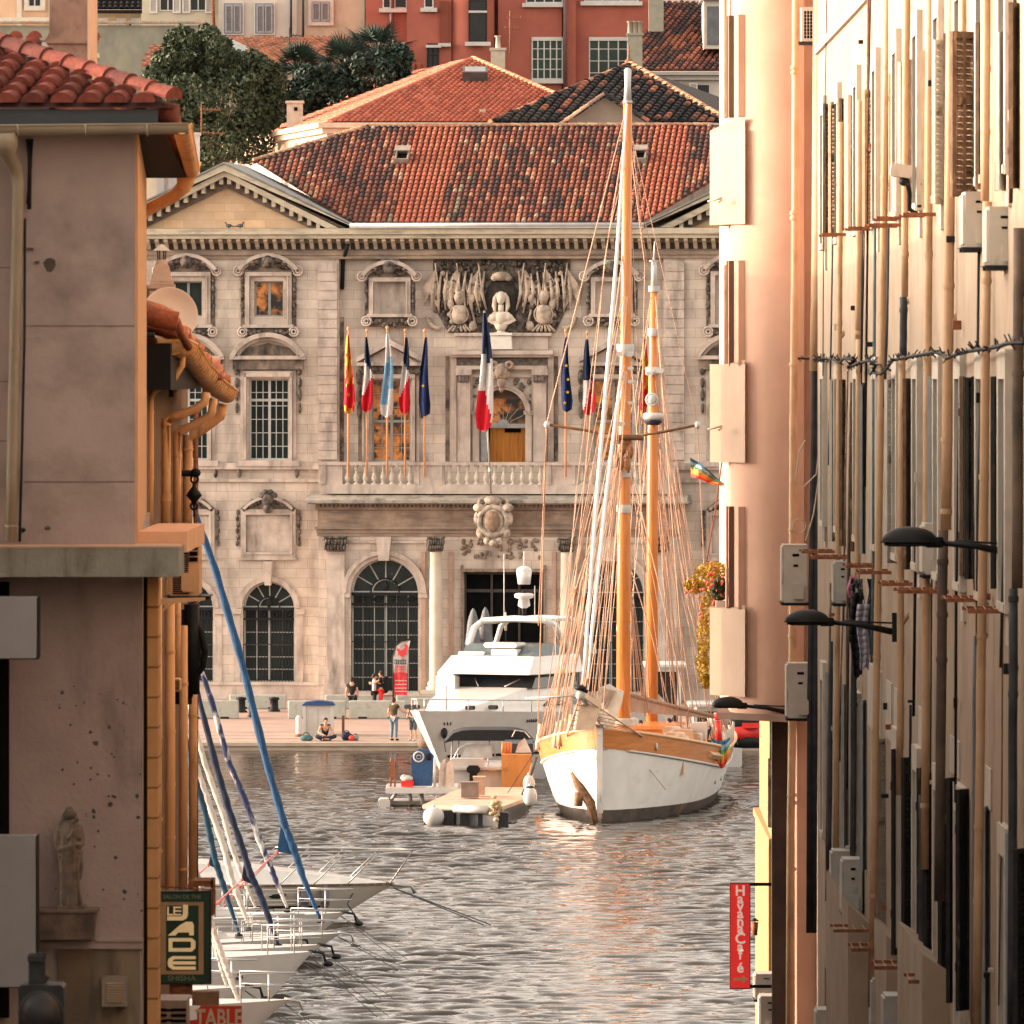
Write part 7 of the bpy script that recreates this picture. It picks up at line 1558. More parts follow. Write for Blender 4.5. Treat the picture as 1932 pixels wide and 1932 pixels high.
h = MB(); t = .32; z = ztp(t)-.33; c = Vector((hb(t,z)+.05, yy(t,z), z)); c2 = Vector((hb(t+.09,z)+.05, yy(t+.09,z), ztp(t+.09)-.33)); h.tube([c, c2], .13, 4); h.build("name_board", mat("pale carved board", (.50,.30,.16), (.62,.42,.26), .5, 8), ship, local=True)
M1 = sl_(1176, 1370, 295.6); M1b = Vector((M1.x, M1.y, 1.2)); M1t = sl_(1184.5, 133, 296.2)
def along(a, b, f): return a.lerp(b, f)
h = MB(); top1 = sl_(1184.2, 190, 296); h.tube([M1b, sl_(1177,1000,295.7), sl_(1178,830,295.8), sl_(1181,600,296), top1], [.25,.235,.22,.19,.15], 16); h.build("main_mast", M_WOOD, ship, local=True)
h = MB(); h.tube([top1, sl_(1184.4,160,296), M1t], [.14,.11,.13], 10); h.ball(M1t, .12, .12, .1); h.tube([top1+Vector((0,0,-.1)), top1], .17, 10); h.build("mast_head", M_WHITEP, ship, local=True)
M2b = sl_(1230, 1320, 303); M2b.z = 1.2; M2t = sl_(1234, 545, 303.4); h = MB(); h.tube([M2b, sl_(1231,900,303), sl_(1233,700,303.2), M2t], [.21,.2,.18,.13], 16); h.build("mizzen_mast", M_WOOD, ship, local=True)
h = MB(); h.tube([M2t, sl_(1234,492,303.4)], [.12,.09], 10); h.lathe(sl_(1234,492,303.4), [(.17,-.02),(.17,.02)], 10); h.tube([sl_(1234,492,303.4), sl_(1235,455,303.4)], [.05,.02], 6); h.lathe(sl_(1234,545,303.4), [(.2,-.1),(.2,.1)], 10); h.build("mast_head", M_WHITEP, ship, local=True)
for mname, uu, vs_, Y_, r_ in (("main", 1180, (657,), 296, .3), ("main", 1177, (893,960,1185), 295.7, .245), ("mizzen", 1233, (627,), 303, .2), ("mizzen", 1232, (700,), 303, .26)):
 for v in vs_:
  h = MB(); h.lathe(sl_(uu,v,Y_), [(r_,-.14),(r_*1.04,-.1),(r_*1.04,.1),(r_,.14)], 14); h.build("mast_band", M_WHITEP, ship, local=True)
for (u,v,Y_,s) in ((1190,695,295.4,.1),(1191,720,295.4,.1),(1188,668,295.3,.14),(1172,668,295.3,.14),(1190,760,295.4,.09),(1245,700,302.7,.14),(1226,705,302.6,.12),(1171,800,295.2,.14)):
 h = MB(); h.cbox(-s,s,-s,s,-s*.6,s*.6,s*.3); o = h.build("mast_light", M_WHITEP, ship, local=True); o.location = sl_(u,v,Y_)
h = MB(); c = sl_(1232,786,302.6); h.lathe(c, [(.001,.14),(.3,.13),(.38,.06),(.38,-.06),(.3,-.12),(.001,-.13)], 18); h.build("radar_dome", M_WHITEP, ship, local=True); h = MB(); h.lathe(c, [(.3,-.13),(.33,-.2),(.2,-.3),(.001,-.3)], 16); h.build("radar_base", M_NAVY, ship, local=True)
h = MB(); c = sl_(1230,754,302.6); h.ball(c, .16, .12, .18); h.torus(c, .2, .05, 12, 5); h.build("mast_lamp", M_WHITEP, ship, local=True)
h = MB(); h.tube([sl_(1032,801,295.2), sl_(1105,812,295.3), sl_(1178,826,295.4)], .055, 6); h.tube([sl_(1178,826,295.4), sl_(1250,815,295.3), sl_(1316,802,295.2)], .055, 6)
h.tube([sl_(1135,824,295.3), sl_(1215,826,295.3)], .11, 6); h.build("crosstree", mat("dark varnished timber", (.12,.05,.02), (.2,.09,.035), .5, 4), ship, local=True)
for u, v in ((1032,801),(1316,802)): h = MB(); h.ball(sl_(u,v,295.2), .11, .11, .13, 8, 6); h.build("spreader_tip", M_WHITEP, ship, local=True)
h = MB()
for u, v in ((1162,868),(1172,872),(1185,878),(1176,845),(1190,850)): c = sl_(u,v,295.2); h.ball(c, .1, .1, .28, 8, 6)
h.box(*[q for q in (M1.x-.3, M1.x+.3)], M1.y-.25, M1.y+.1, Z(838,295.5), Z(822,295.5)); h.build("blocks", mat("dark varnished block", (.16,.06,.02), (.35,.15,.05), .5, 6), ship, local=True)
h = MB(); h.tube([sl_(1182.5,196,295.6), sl_(1163,493,293), sl_(1126,937,289.5), sl_(1104,1240,287), sl_(1099,1290,286.4)], [.04,.065,.07,.06,.03], 8); h.build("furled_headsail", mat("white furled sail", (.60,.57,.53), (.70,.67,.62), .8, 3, .3), ship, local=True)
h = MB(); h.tube([sl_(1173,690,295.4), sl_(1144,930,291.5), sl_(1118,1180,288.5), sl_(1110,1280,287.6)], [.04,.06,.065,.03], 8); h.build("furled_headsail", MATS["white furled sail"], ship, local=True)
def rope(pts, r=.022): h = MB(); h.tube(pts, r, 5); h.build("stay", M_ROPE, ship, local=True)
S_ = sl_
L1 = [((1183,200,296),(1031,801,295.2),(1014,1415,294.5)), ((1183,215,296),(1316,802,295.2),(1316,802,295.3)), ((1182,300,296),(1148,444,294.8),(1086,937,293),(1052,1405,291.5)), ((1183,230,296),(1141,493,295),(1060,1380,291)),
 ((1178,690,295.5),(1110,1000,293),(1072,1395,290.5)), ((1172,830,295.3),(1110,1080,293),(1066,1400,290.8)), ((1170,840,295.3),(1096,1100,292),(1046,1410,291.5)), ((1175,835,295.3),(1118,1120,293),(1085,1390,290)),
 ((1174,560,295.7),(1132,760,294),(1058,1130,292),(1018,1410,293)), ((1180,440,296),(1155,640,295.5),(1100,1150,292),(1062,1395,291)), ((1172,845,295.3),(1128,1100,294),(1096,1330,290)), ((1174,850,295.3),(1142,1080,294),(1108,1320,291)), ((1176,850,295.3),(1156,1080,295),(1130,1310,293)), ((1176,860,295.3),(1162,1100,295),(1140,1320,294)),
 ((1187,300,296),(1200,600,296),(1222,1340,299)), ((1186,250,296),(1217,500,297),(1212,800,299)), ((1186,330,296),(1197,680,296)), ((1186,190,296),(1209,420,298),(1222,500,302)), ((1186,620,296),(1206,860,298),(1226,1340,300)), ((1181,860,295.5),(1222,1080,297),(1262,1390,299)), ((1183,850,295.5),(1236,1110,297),(1290,1400,300)), ((1184,856,295.5),(1250,1130,298),(1312,1402,301)),
 ((1229,560,303),(1205,760,301),(1190,1000,299),(1186,1330,297)), ((1228,560,303),(1200,740,300),(1180,820,296)), ((1237,560,303),(1262,900,302),(1300,1400,303)), ((1237,600,303),(1275,1000,303),(1330,1395,304)), ((1236,720,303),(1270,950,303),(1350,1390,304)), ((1236,700,303),(1290,1060,304),(1370,1395,305)), ((1238,790,303),(1300,1150,304),(1380,1392,306)), ((1228,700,303),(1200,1000,302),(1188,1330,302)), ((1316,802,295.2),(1330,1100,299),(1365,1400,302)), ((1226,800,303),(1196,1100,301),(1170,1335,299)),
 ((1237,560,303),(1254,830,303),(1256,1330,303)), ((1180,1040,295.7),(1230,1200,299),(1262,1330,301)), ((1048,1160,291),(1048,1400,291)), ((1089,930,292),(1037,1400,291)), ((1022,950,294.5),(1032,801,295.2),(1016,1180,294.5)), ((1098,1290,286.4),(1122,1400,288.7),(1130,1480,288.8),(1136,1545,289)), ((1124,1385,288.7),(1200,1420,290.5),(1256,1490,291)), ((1042,1380,292),(1074,1150,293),(1176,830,295.4)), ((1240,620,303),(1320,1180,304),(1392,1405,306)), ((1184,240,296),(1233,500,303))]
rr = random.Random(21)
for k in range(30):
 a = (1178+rr.uniform(-6,6), rr.choice((560,700,830,850)), 295.6); u1 = rr.uniform(1012,1140); L1.append((a, ((a[0]+u1)/2+rr.uniform(-6,3), (a[1]+1370)/2, 293.5), (u1, 1415-(u1-1012)*.55, 294.5-(u1-1012)*.03)))
for k in range(18):
 a = (1234+rr.uniform(-5,5), rr.choice((600,720,790,900)), 303.2); u1 = rr.uniform(1262,1394); L1.append((a, ((a[0]+u1)/2-3, (a[1]+1390)/2, 303.5), (u1, 1375+(u1-1262)*.2, 303.5)))
for k in range(8):
 u1 = rr.uniform(1185,1225); L1.append(((1180,845,295.4), (1184+rr.uniform(-4,10),1100,296.5), (u1,1350,298)))
for k, pts in enumerate(L1): rope([S_(*q) for q in pts], .013 if k % 3 else .022)
h = MB()     # lanyards and deadeyes where the shrouds meet the rail
for u, v, Y_ in ((1014,1408,294.5),(1046,1405,291.5),(1054,1402,291),(1062,1398,291),(1072,1390,290.5),(1085,1385,290)):
 h.tube([S_(u,v,Y_), S_(u+6,v-42,Y_)], .07, 6); h.tube([S_(u,v+6,Y_), S_(u+3,v-22,Y_)], .09, 6)
for u, Y_ in ((1262,299),(1290,300),(1312,301),(1330,304),(1350,304),(1370,305),(1380,306)): h.tube([S_(u,1400,Y_), S_(u-4,1368,Y_)], .05, 6); h.tube([S_(u+2,1402,Y_), S_(u,1382,Y_)], .08, 6)
h.build("deadeyes", mat("pale peach lanyards", (.56,.38,.26), (.66,.48,.35), .8, 9), ship, local=True)
h = MB(); h.box(-1.2,1.2,9.5,13,1.2,2.75); h.box(-1.35,1.35,9.35,13.1,2.75,2.88); o = h.build("deckhouse", M_WOOD, ship, local=True); g = MB()
for k in range(3): g.box(1.2,1.22,9.8+k,10.4+k,1.9,2.5)
g.box(-.9,-.2,9.46,9.49,1.8,2.5); g.box(.2,.9,9.46,9.49,1.8,2.5); g.build("windows", M_BLACKG, o, local=True)
h = MB(); a, b, c, d = S_(1186,1310,296.5), S_(1262,1330,300), S_(1352,1352,304), S_(1240,1325,305); h.add([a, b, c, d], [(0,1,2,3)]); h.add([a, b, b+Vector((0,0,-.35)), a+Vector((0,0,-.6))], [(0,1,2,3)]); h.add([b, c, c+Vector((0,0,-.08)), b+Vector((0,0,-.35))], [(0,1,2,3)]); h.tube([a,b,c], .07, 6); h.build("awning", mat("brown canvas awning", (.26,.16,.11), (.36,.23,.16), .85, 2, .2), ship, local=True)
h = MB(); h.add([S_(1113,1330,292), S_(1133,1296,293), S_(1150,1290,294), S_(1178,1308,295), S_(1172,1318,295.5), S_(1130,1338,294)], [(0,1,2,3,4,5)]); h.add([S_(1218,1330,303), S_(1241,1308,303.2), S_(1262,1330,303)], [(0,1,2)]); h.build("white_canopy", M_SAILW, ship, local=True)
h = MB(); h.tube([S_(1140,1380,293.5), S_(1150,1350,293.8), S_(1164,1320,294), S_(1172,1302,294)], [.28,.26,.2,.1], 10); h.tube([S_(1128,1372,292.5), S_(1122,1330,292.3)], [.42,.3], 10); h.build("sail_bag", mat("cream sail bag", (.56,.48,.38), (.66,.58,.47), .85, 4, .4), ship, local=True)
h = MB(); h.lathe(S_(1176,1362,295.6), [(.5,-.12),(.55,-.05),(.5,.0),(.55,.07),(.48,.14)], 14); h.build("mast_collar", M_SAILW, ship, local=True)
h = MB()
for k in range(14): t = .42+.035*k; z = ztp(t); h.tube([(hb(t,z)-.05, yy(t,z), z), (hb(t,z)-.05, yy(t,z), z+.55)], .035, 5)
h.tube([(hb(.42+.035*k, 2)-.05, yy(.42+.035*k,2), ztp(.42+.035*k)+.55) for k in range(14)], .02, 5)
h.build("deck_rail", M_SAILW, ship, local=True)
h = MB(); rr = random.Random(4)
for k in range(20):
 y = 3+k*.7; x = rr.uniform(.3, 2.2); s = rr.uniform(.15,.35); h.cbox(x-s,x+s,y-s,y+s,1.4,2.3+rr.uniform(.1,.7),.05)
h.build("deck_lockers", mat("mixed pale deck gear", (.50,.30,.18), (.60,.50,.42), .7, .9, contrast=(.48,.52)), ship, local=True)
h = MB(); h.ball(S_(1250,1385,299.5), .45, .4, .3); h.ball(S_(1206,1395,297), .4, .4, .3); h.build("deck_fender", M_WHITEP, ship, local=True)
rb_ = thing("rainbow_bunting", "small rainbow cloth draped over the stern rail of the white ship", "flag", P(1360,1405,301)); c = MB(); c.smooth = True
for i in range(10):
 for j in range(12):
  q = []
  for ii, jj in ((i,j),(i+1,j),(i+1,j+1),(i,j+1)):
   s = ii/10-.5; t = jj/12; q.append(P(1359+s*38*(1-t*.3)+t*3, 1398+t*52-(abs(s)*2)**2*26*(t*.7+.3), 296.6+.05*math.sin(ii*2)))
  c.cm = min(5, j//2); c.add(q, [(0,1,2,3)])
c.build("cloth", cols_, rb_, recalc=False)
h = MB(); h.tube([P(1357,1400,296.8), P(1354,1360,296.8)], [.12,.1], 8); h.ball(P(1354,1352,296.8), .13, .13, .14); h.build("knot", M_RED, rb_)
# ---- white motor yacht
PY = R(27); yx, yY = X(790,315), 315.0
ya = thing("motor_yacht", "large white motor yacht with dark windscreen, flybridge and radar mast beside the quay", "yacht", (yx,yY,0), rz=-PY)
zt = lambda t: 2.75-.55*t
kw = dict(tm=.38, transom=.9, rake=2.3, flare=.45, p=.75, pw=.8)
h = MB(); yhb, yyy = hull_band(h, 17, 5.0, zt, lambda t: -.2, zt, m=9, **kw); h.build("hull", M_WHITE, ya, local=True)
h = MB(); hull_band(h, 17, 5.0, zt, lambda t: .95+.02*t, lambda t: 1.05+.02*t, m=1, off=.02, t0=.02, **kw); h.build("dark_stripe", M_IRON, ya, local=True)
h = MB(); deck_face(h, yhb, yyy, lambda t: zt(t)-.02, inset=0); h.build("deck", M_WHITE, ya, local=True)
def loftbox(mb, secs):     # sections (y, halfwidth bottom, halfwidth top, z0, z1)
 vs = []
 for y, a, b, z0, z1 in secs: vs += [(-a,y,z0),(a,y,z0),(b,y,z1),(-b,y,z1)]
 n = len(secs); fs = [(0,1,2,3)] + [tuple(4*(n-1)+k for k in (3,2,1,0))]
 for i in range(n-1):
  for k in range(4): fs.append((4*i+k, 4*i+(k+1) % 4, 4*i+4+(k+1) % 4, 4*i+4+k))
 mb.add(vs, fs)
h = MB(); loftbox(h, [(2.2,.5,.4,2.6,2.68),(3.4,1.5,1.3,2.6,3.05),(5.8,1.95,1.75,2.5,3.5),(9.4,2.0,1.85,2.3,3.5)]); h.build("coachroof", M_WHITE, ya, local=True, bevel=.08)
h = MB(); loftbox(h, [(5.5,1.9,1.75,3.42,3.44),(6.2,1.9,1.75,3.42,3.95),(9.3,1.9,1.75,3.42,3.95)]); h.build("windscreen", M_BLACKG, ya, local=True)
h = MB(); loftbox(h, [(5.2,1.95,1.95,3.93,3.98),(6.0,2.05,1.75,3.93,4.6),(9.5,2.05,1.9,3.93,4.62)]); h.build("flybridge", M_WHITE, ya, local=True, bevel=.06)
h = MB(); loftbox(h, [(6.2,1.7,1.4,4.58,4.6),(6.9,1.75,1.6,4.58,5.02),(8.9,1.75,1.65,4.58,5.02)]); h.build("flybridge_screen", mat("smoked screen", (.06,.08,.085), (.10,.13,.135), .15), ya, local=True)
h = MB(); h.cbox(-.5,.9,6.2,7.0,4.9,5.1,.08); h.cbox(-1.6,-.5,6.25,6.6,4.46,4.75,.05); h.cbox(-.2,.9,6.24,6.6,4.46,4.86,.05); h.build("console", M_WHITE, ya, local=True)
h = MB(); pts = [(-1.5,6.8,4.7),(-1.5,7.4,5.6),(-1.3,7.7,5.85),(0,7.8,5.95),(1.3,7.7,5.92),(1.6,8.0,5.75),(1.7,9.0,4.6)]; h.tube(pts, .13, 8); h.tube([(a,b+2.2,c) for a,b,c in pts], .1, 8); h.box(-1.3,1.4,7.6,9.9,5.88,5.96); h.build("radar_arch", M_WHITE, ya, local=True, bevel=0)
h = MB(); h.tube([(.3,8,5.9),(.3,8,7.0)], .09, 8); h.build("radar_mast", M_IRON, ya, local=True)
h = MB(); h.ball((.3,8,7.75), .3, .3, .2); h.tube([(.3,8,7.25),(.3,8,7.75)], [.24,.3], 14); h.lathe((.3,8,6.7), [(.1,-.35),(.24,-.25),(.2,.0),(.36,.05),(.38,.16),(.3,.22),(.001,.22)], 14); h.tube([(.3,8,7.9),(.3,8,8.5)], .03, 5); h.build("radar_dome", M_WHITE, ya, local=True)
for x, y, a, b in ((-.55,8,5.9,8.4),(.75,8,5.9,7.2)): h = MB(); h.tube([(x,y,a),(x,y,b)], .02, 5); h.build("aerial", M_WHITEP, ya, local=True)
h = MB(); h.tube([(-.7,5.9,3.75),(-.35,5.5,3.47)], .03, 5); h.tube([(1.2,5.9,3.75),(.75,5.5,3.47)], .03, 5); h.build("wipers", M_STEEL, ya, local=True)
h = MB(); h.cbox(-1.95,-1.15,5.1,5.5,2.9,3.95,.12); h.build("side_seat", M_WHITE, ya, local=True)
h = MB()
for sd in (-1, 1):
 pts = []
 for k in range(13):
  t = .01+k*.045; z = zt(t); q = (sd*max(.05,yhb(t,z)-.08), yyy(t,z), z+.42); pts.append(q)
  if k % 2 == 0: h.tube([(q[0],q[1],z),(q[0],q[1],z+.42)], .02, 5)
 h.tube(pts, .025, 6)
h.tube([(0,2.2,2.7),(0,2.2,3.6)], .03, 5); h.build("bow_rail", M_STEEL, ya, local=True)
h = MB(); h.ball((yhb(.03,1.9)*1.0+.02, yyy(.03,1.9)-.05, 1.9), .12, .16, .22, 8, 6); h.tube([(yhb(.03,1.9)+.02,yyy(.03,1.9)-.1,1.8),(yhb(.03,1.9)+.1,yyy(.03,1.9)-.1,1.2)], .02, 4); h.build("hawse", M_IRON, ya, local=True)
h = MB(); rr = random.Random(6)
for (t0_, n) in ((.035, 3), (.26, 6)):
 for k in range(n): t = t0_+.007*k; z = 2.25; h.box(yhb(t,z)+.005, yhb(t,z)+.03, yyy(t,z)-.03, yyy(t,z)+.03, z-.06*rr.uniform(.6,1), z+.06)
h.build("hull_lettering", M_IRON, ya, local=True)
h = MB(); loftbox(h, [(6.4,1.99,1.93,2.75,2.78),(7.2,2.02,1.93,2.75,3.1),(9.3,2.03,1.95,2.75,3.1)]); h.build("side_window", M_BLACKG, ya, local=True)
h = MB()
for q in ((-1.5,2.0,2.72),(-1.2,1.9,2.72),(.9,2.3,2.72),(1.5,3,2.72)): h.cbox(q[0]-.16,q[0]+.16,q[1],q[1]+.2,q[2],q[2]+.16,.04)
h.build("deck_gear", M_IRON, ya, local=True)
# ---- small white motor boat with black bimini, wooden boat, work pontoon
YB = 307
mbt = thing("small_motorboat", "small white motor boat with black bimini top moored in front of the yacht", "motorboat", P(920,1490,YB));
h = MB(); h.T = Matrix.Translation((X(925,YB),YB,0)); hull_band(h, 6.2, 3.1, lambda t: 1.0, lambda t: -.1, lambda t: 1.0, tm=.12, transom=.55, flare=.8, p=.2); h.box(-1.5,1.5,.05,.2,-.1,1.0); h.box(-1.5,1.5,.1,5,.85,.95); h.build("hull", M_WHITE, mbt)
h = MB(); x0, x1 = X(838,YB), X(1008,YB); zt_ = Z(1376,YB); n = 10; vs = []
for i in range(n+1):
 f = i/n; x = x0+(x1-x0)*f; z = zt_-.45*(abs(f-.5)*2)**6; vs += [(x,YB+.6,z-.05),(x,YB+1.6,z+.03),(x,YB+2.8,z-.08)]
h.smooth = True; h.add(vs, [(3*i+a,3*i+3+a,3*i+4+a,3*i+1+a) for i in range(n) for a in (0,1)]); h.smooth = False
zb_ = zt_-.44; [h.add([vs[3*i], vs[3*i+3], (vs[3*i+3][0],vs[3*i+3][1],min(zb_, vs[3*i+3][2]-.02)), (vs[3*i][0],vs[3*i][1],min(zb_, vs[3*i][2]-.02))], [(0,1,2,3)]) for i in range(n)]; h.build("bimini", mat("black canvas", (.008,.01,.013), (.014,.017,.02), .8, 4, .2), mbt)
h = MB();
for u in (848, 860, 918, 1000): h.tube([P(u,1475,YB+.8), P(u+6,1395,YB+1)], .025, 5)
h.tube([P(850,1442,YB+.5),P(866,1412,YB+.5),P(880,1404,YB+.5),P(930,1402,YB+.5),P(935,1430,YB+.5)], .03, 5); h.build("frame_tubes", M_STEEL, mbt)
h = MB(); h.add([P(866,1432,YB+.6),P(880,1408,YB+.7),P(925,1406,YB+.7),P(930,1430,YB+.6)], [(0,1,2,3)]); h.build("windscreen", mat("pale screen", (.30,.31,.30), (.4,.41,.4), .2), mbt)
h = MB(); h.cbox(X(850,YB),X(915,YB),YB-.1,YB+.7,Z(1446,YB),Z(1431,YB),.06); h.cbox(X(842,YB),X(946,YB),YB-.25,YB-.05,Z(1452,YB),Z(1447,YB),.02); h.build("dashboard", M_WHITEP, mbt)
h = MB(); c = P(893,1455,YB-.4); h.cbox(c[0]-.24,c[0]+.24,c[1]-.15,c[1]+.35,c[2]-.08,c[2]+.2,.09); h.cbox(c[0]-.14,c[0]+.14,c[1]-.1,c[1]+.2,c[2]-.6,c[2]-.07,.05); h.build("outboard_motor", M_IRON, mbt)
wb = thing("wooden_boat", "orange wooden stern of a boat between the small motor boat and the ship", "boat", P(975,1490,303))
h = MB(); a = (X(946,303), X(1003,303)); h.box(a[0],a[1],303,309,Z(1497,303),Z(1424,303)); h.build("stern_panel", mat("orange plywood", (.42,.16,.035), (.52,.22,.06), .6, 2, stretch=(1,1,.3), c3=(.25,.10,.03), s3=2), wb)
h = MB(); h.box(X(952,304),X(1006,304),304,308,Z(1424,304),Z(1403,304)); h.build("cabin", mat("navy cabin side", (.02,.03,.045), (.03,.04,.06), .6), wb)
h = MB()
for k in range(4): h.tube([P(948+k*5,1422,303.2),P(949+k*5,1400,303.2)], .05, 6)
h.build("reddish_oars", mat("reddish varnish", (.45,.13,.04), (.6,.2,.06), .5), wb)
h = MB(); h.add([P(972,1420,303.5),P(978,1402,303.6),P(990,1392,303.8),P(1003,1420,303.5)], [(0,1,2,3)]); h.tube([P(966,1390,303.5),P(972,1378,303.5),P(990,1380,303.5),P(1000,1392,303.5)], .02, 4); h.build("white_cover", M_SAILW, wb)
pn = thing("floating_pontoon", "low floating wooden work pontoon with black floats beside the ship's bow", "pontoon", P(890,1530,290)); zt_ = .6
pl = [(X(797,288.5),288.5),(X(940,286.3),286.3),(X(993,293.5),293.5),(X(1000,301),301),(X(872,301),301)]
h = MB(); h.prismz(pl, .48, zt_); h.build("deck", mat("worn pale planks", (.42,.29,.21), (.50,.37,.28), .85, 1.5, .3, stretch=(1,5,1), c3=(.25,.18,.14), s3=1.5), pn)
h = MB(); cx_, cy_ = sum(a for a,_ in pl)/5, sum(b for _,b in pl)/5; h.prismz([(cx_+(a-cx_)*.985, cy_+(b-cy_)*.985) for a, b in pl], -.2, .478);
for k in range(5): x = X(800+k*34,288.3); h.cbox(x,x+.42,288.0-k*.38,288.5-k*.3,-.1,.44,.05)
h.build("floats", mat("black plastic floats", (.012,.014,.016), (.02,.023,.026), .5), pn)
h = MB(); a, b = Vector((X(858,287.4),287.35,.52)), Vector((X(920,286.6),286.5,.52)); h.tube([a, b], .14, 8); h.build("edge_fender", M_WHITEP, pn)
def crate(lab, u0, u1, v0, v1, Y, m, d=.8, nm="crate"):
 r = thing(nm, lab, "crate", P((u0+u1)/2, v1, Y)); h = MB(); h.cbox(X(u0,Y),X(u1,Y),Y,Y+d,Z(v1,Y),Z(v0,Y),.02); h.build("body", m, r); h = MB(); h.box(X(u0,Y)-.02,X(u1,Y)+.02,Y-.02,Y+d+.02,Z(v0,Y)-.005,Z(v0,Y)+.04); h.build("lid", m, r); return r
crate("dusty grey brown crate standing at the middle of the pontoon", 870, 903, 1478, 1505, 292.5, mat("grey brown crate", (.17,.12,.10), (.24,.18,.15), .9, 4))
crate("pale cardboard crate behind the grey brown one on the pontoon", 893, 915, 1468, 1500, 294, mat("cardboard", (.38,.24,.16), (.46,.31,.22), .9, 4))
def buoy(lab, u, v, Y, rx, rz, cap=None):
 r = thing("fender", lab, "fender", P(u,v,Y)); h = MB(); c = P(u,v,Y); h.ball(c, rx, rx, rz, 16, 10); h.tube([(c[0],c[1],c[2]+rz*.9),(c[0],c[1],c[2]+rz*1.2)], .06, 6); h.build("body", M_WHITEP, r)
 if cap: h = MB(); h.ball((c[0],c[1],c[2]+rz*.75), rx*.62, rx*.62, rz*.3, 14, 8); h.build("cap", cap, r)
 h = MB(); h.tube([(c[0],c[1],c[2]+rz*1.1),(c[0]+.1,c[1]+.2,c[2]+rz*1.1+.35)], .015, 4); h.build("rope", M_ROPE, r); return r
buoy("big white round fender floating at the front left corner of the pontoon", 818, 1541, 287.2, .36, .34); buoy("white round fender with navy cap against the ship's bow", 1000, 1503, 290.5, .24, .36, M_NAVY); buoy("white fender hanging between the pontoon and the hull", 998, 1478, 291, .2, .3)
h = MB(); nl = thing("net_bundle", "yellowish net bundle hanging off the pontoon corner", "net", P(936,1525,286)); rr = random.Random(8); [h.ball(P(936+rr.gauss(0,5),1520+rr.gauss(0,7),286+rr.uniform(-.1,.1)), rr.uniform(.06,.13), .08, rr.uniform(.05,.12), 6, 4) for _ in range(26)]; [h.tube([P(930+k*4,1512,285.9), P(933+rr.gauss(0,4)+k*2,1537,285.9)], .02, 4) for k in range(5)]; h.build("bundle", mat("yellow net", (.40,.28,.15), (.5,.38,.22), .9, 8, .6), nl)
ml = thing("mooring_rope", "dark mooring rope and thin line from the pontoon up to the ship's bow", "rope", P(990,1490,291)); h = MB(); h.tube([P(985,1500,291),P(1003,1460,291),P(1012,1430,292)], .05, 6); h.tube([P(958,1496,290.5),P(985,1455,291),P(1008,1420,292)], .015, 4); h.build("line", M_PIPEG, ml)
wp = thing("work_platform", "white floating work platform on trestle floats left of the pontoon", "platform", P(795,1490,301)); h = MB(); h.cbox(X(728,301),X(866,301),299.8,303,Z(1494,301),Z(1483,301),.04); h.build("deck", M_WHITE, wp)
h = MB(); h.cbox(X(714,300),X(736,300),299.8,301,-.2,Z(1507,300),.06); h.tube([P(738,1510,300.5),P(748,1495,300.5)], .07, 6); h.tube([P(775,1512,300.5),P(772,1495,300.5)], .08, 6); h.tube([P(798,1525,300.5),P(795,1495,300.5)], .09, 6); h.box(X(738,301),X(830,301),301,303,-.1,.12); h.build("floats", M_WHITEP, wp)
h = MB()
for u in (737,745): h.tube([P(u,1484,300.5),P(u+1,1430,300.5)], .035, 5)
h.tube([P(746,1436,300.5),P(775,1441,300.5)], .03, 5); h.tube([P(746,1462,300.5),P(775,1466,300.5)], .012, 4); h.cbox(X(734,300.4),X(743,300.4),300.35,300.45,Z(1466,300.4),Z(1436,300.4),.02); h.build("posts", M_RUST, wp)
h = MB(); h.tube([P(820,1484,300.2),P(820,1432,300.2)], .05, 6); h.build("white_post", M_WHITEP, wp)
for k, (u,v,s) in enumerate(((835,1462,.5),(848,1458,.4))): h = MB(); h.add([P(u-8,1484,300),P(u-5,1440,300.2),P(u+6,1430,300.4),P(u+9,1484,300.2)], [(0,1,2,3)]); h.build("side_cloth", M_SAILW, wp)
bb = thing("blue_board", "tall royal blue board with white oval emblem standing on the white platform", "board", P(797,1483,300.4)); h = MB(); Yb = 300.3
h.prism([(X(777,Yb),Z(1483,Yb)),(X(815,Yb),Z(1483,Yb)),(X(818,Yb),Z(1425,Yb)),(X(808,Yb),Z(1415,Yb)),(X(790,Yb),Z(1413,Yb)),(X(776,Yb),Z(1428,Yb))], Yb, Yb+.25); h.build("panel", mat("royal blue panel", (.02,.065,.16), (.035,.09,.21), .7, 12), bb)
h = MB(); c = P(790,1428,Yb-.02); h.torus(c, .17, .035, 18, 5); h.T = None; h.ball(c, .1, .02, .09, 8, 5); h.build("emblem", M_WHITEP, bb)
h = MB(); c = P(790,1428,Yb-.045); h.ball(c, .075, .02, .06, 6, 4); h.build("emblem_centre", MATS["royal blue panel"], bb)
h = MB(); c = P(809,1428,Yb-.02); h.ball(c, .1, .04, .13, 10, 6); h.build("dark_hatch", M_IRON, bb)
bx = thing("red_box", "low red box on the left end of the white platform", "box", P(770,1483,300.2)); h = MB(); h.cbox(X(757,300.2),X(780,300.2),300,300.4,Z(1484,300.2),Z(1475,300.2),.02); h.build("body", M_RED, bx); h = MB(); h.box(X(756,300.2),X(781,300.2),299.98,300.42,Z(1475,300.2),Z(1474,300.2)+.01); h.build("lid", M_RED, bx)
bg_ = thing("white_bag", "rounded white bag lying on top of the red box", "bag", P(768,1470,300.2)); h = MB(); h.ball(P(768,1469,300.2), .21, .18, .12, 12, 8); h.ball(P(762,1467,300.2), .12, .14, .11, 10, 6); bg_o = h.build("bag_body", M_WHITEP, bg_)
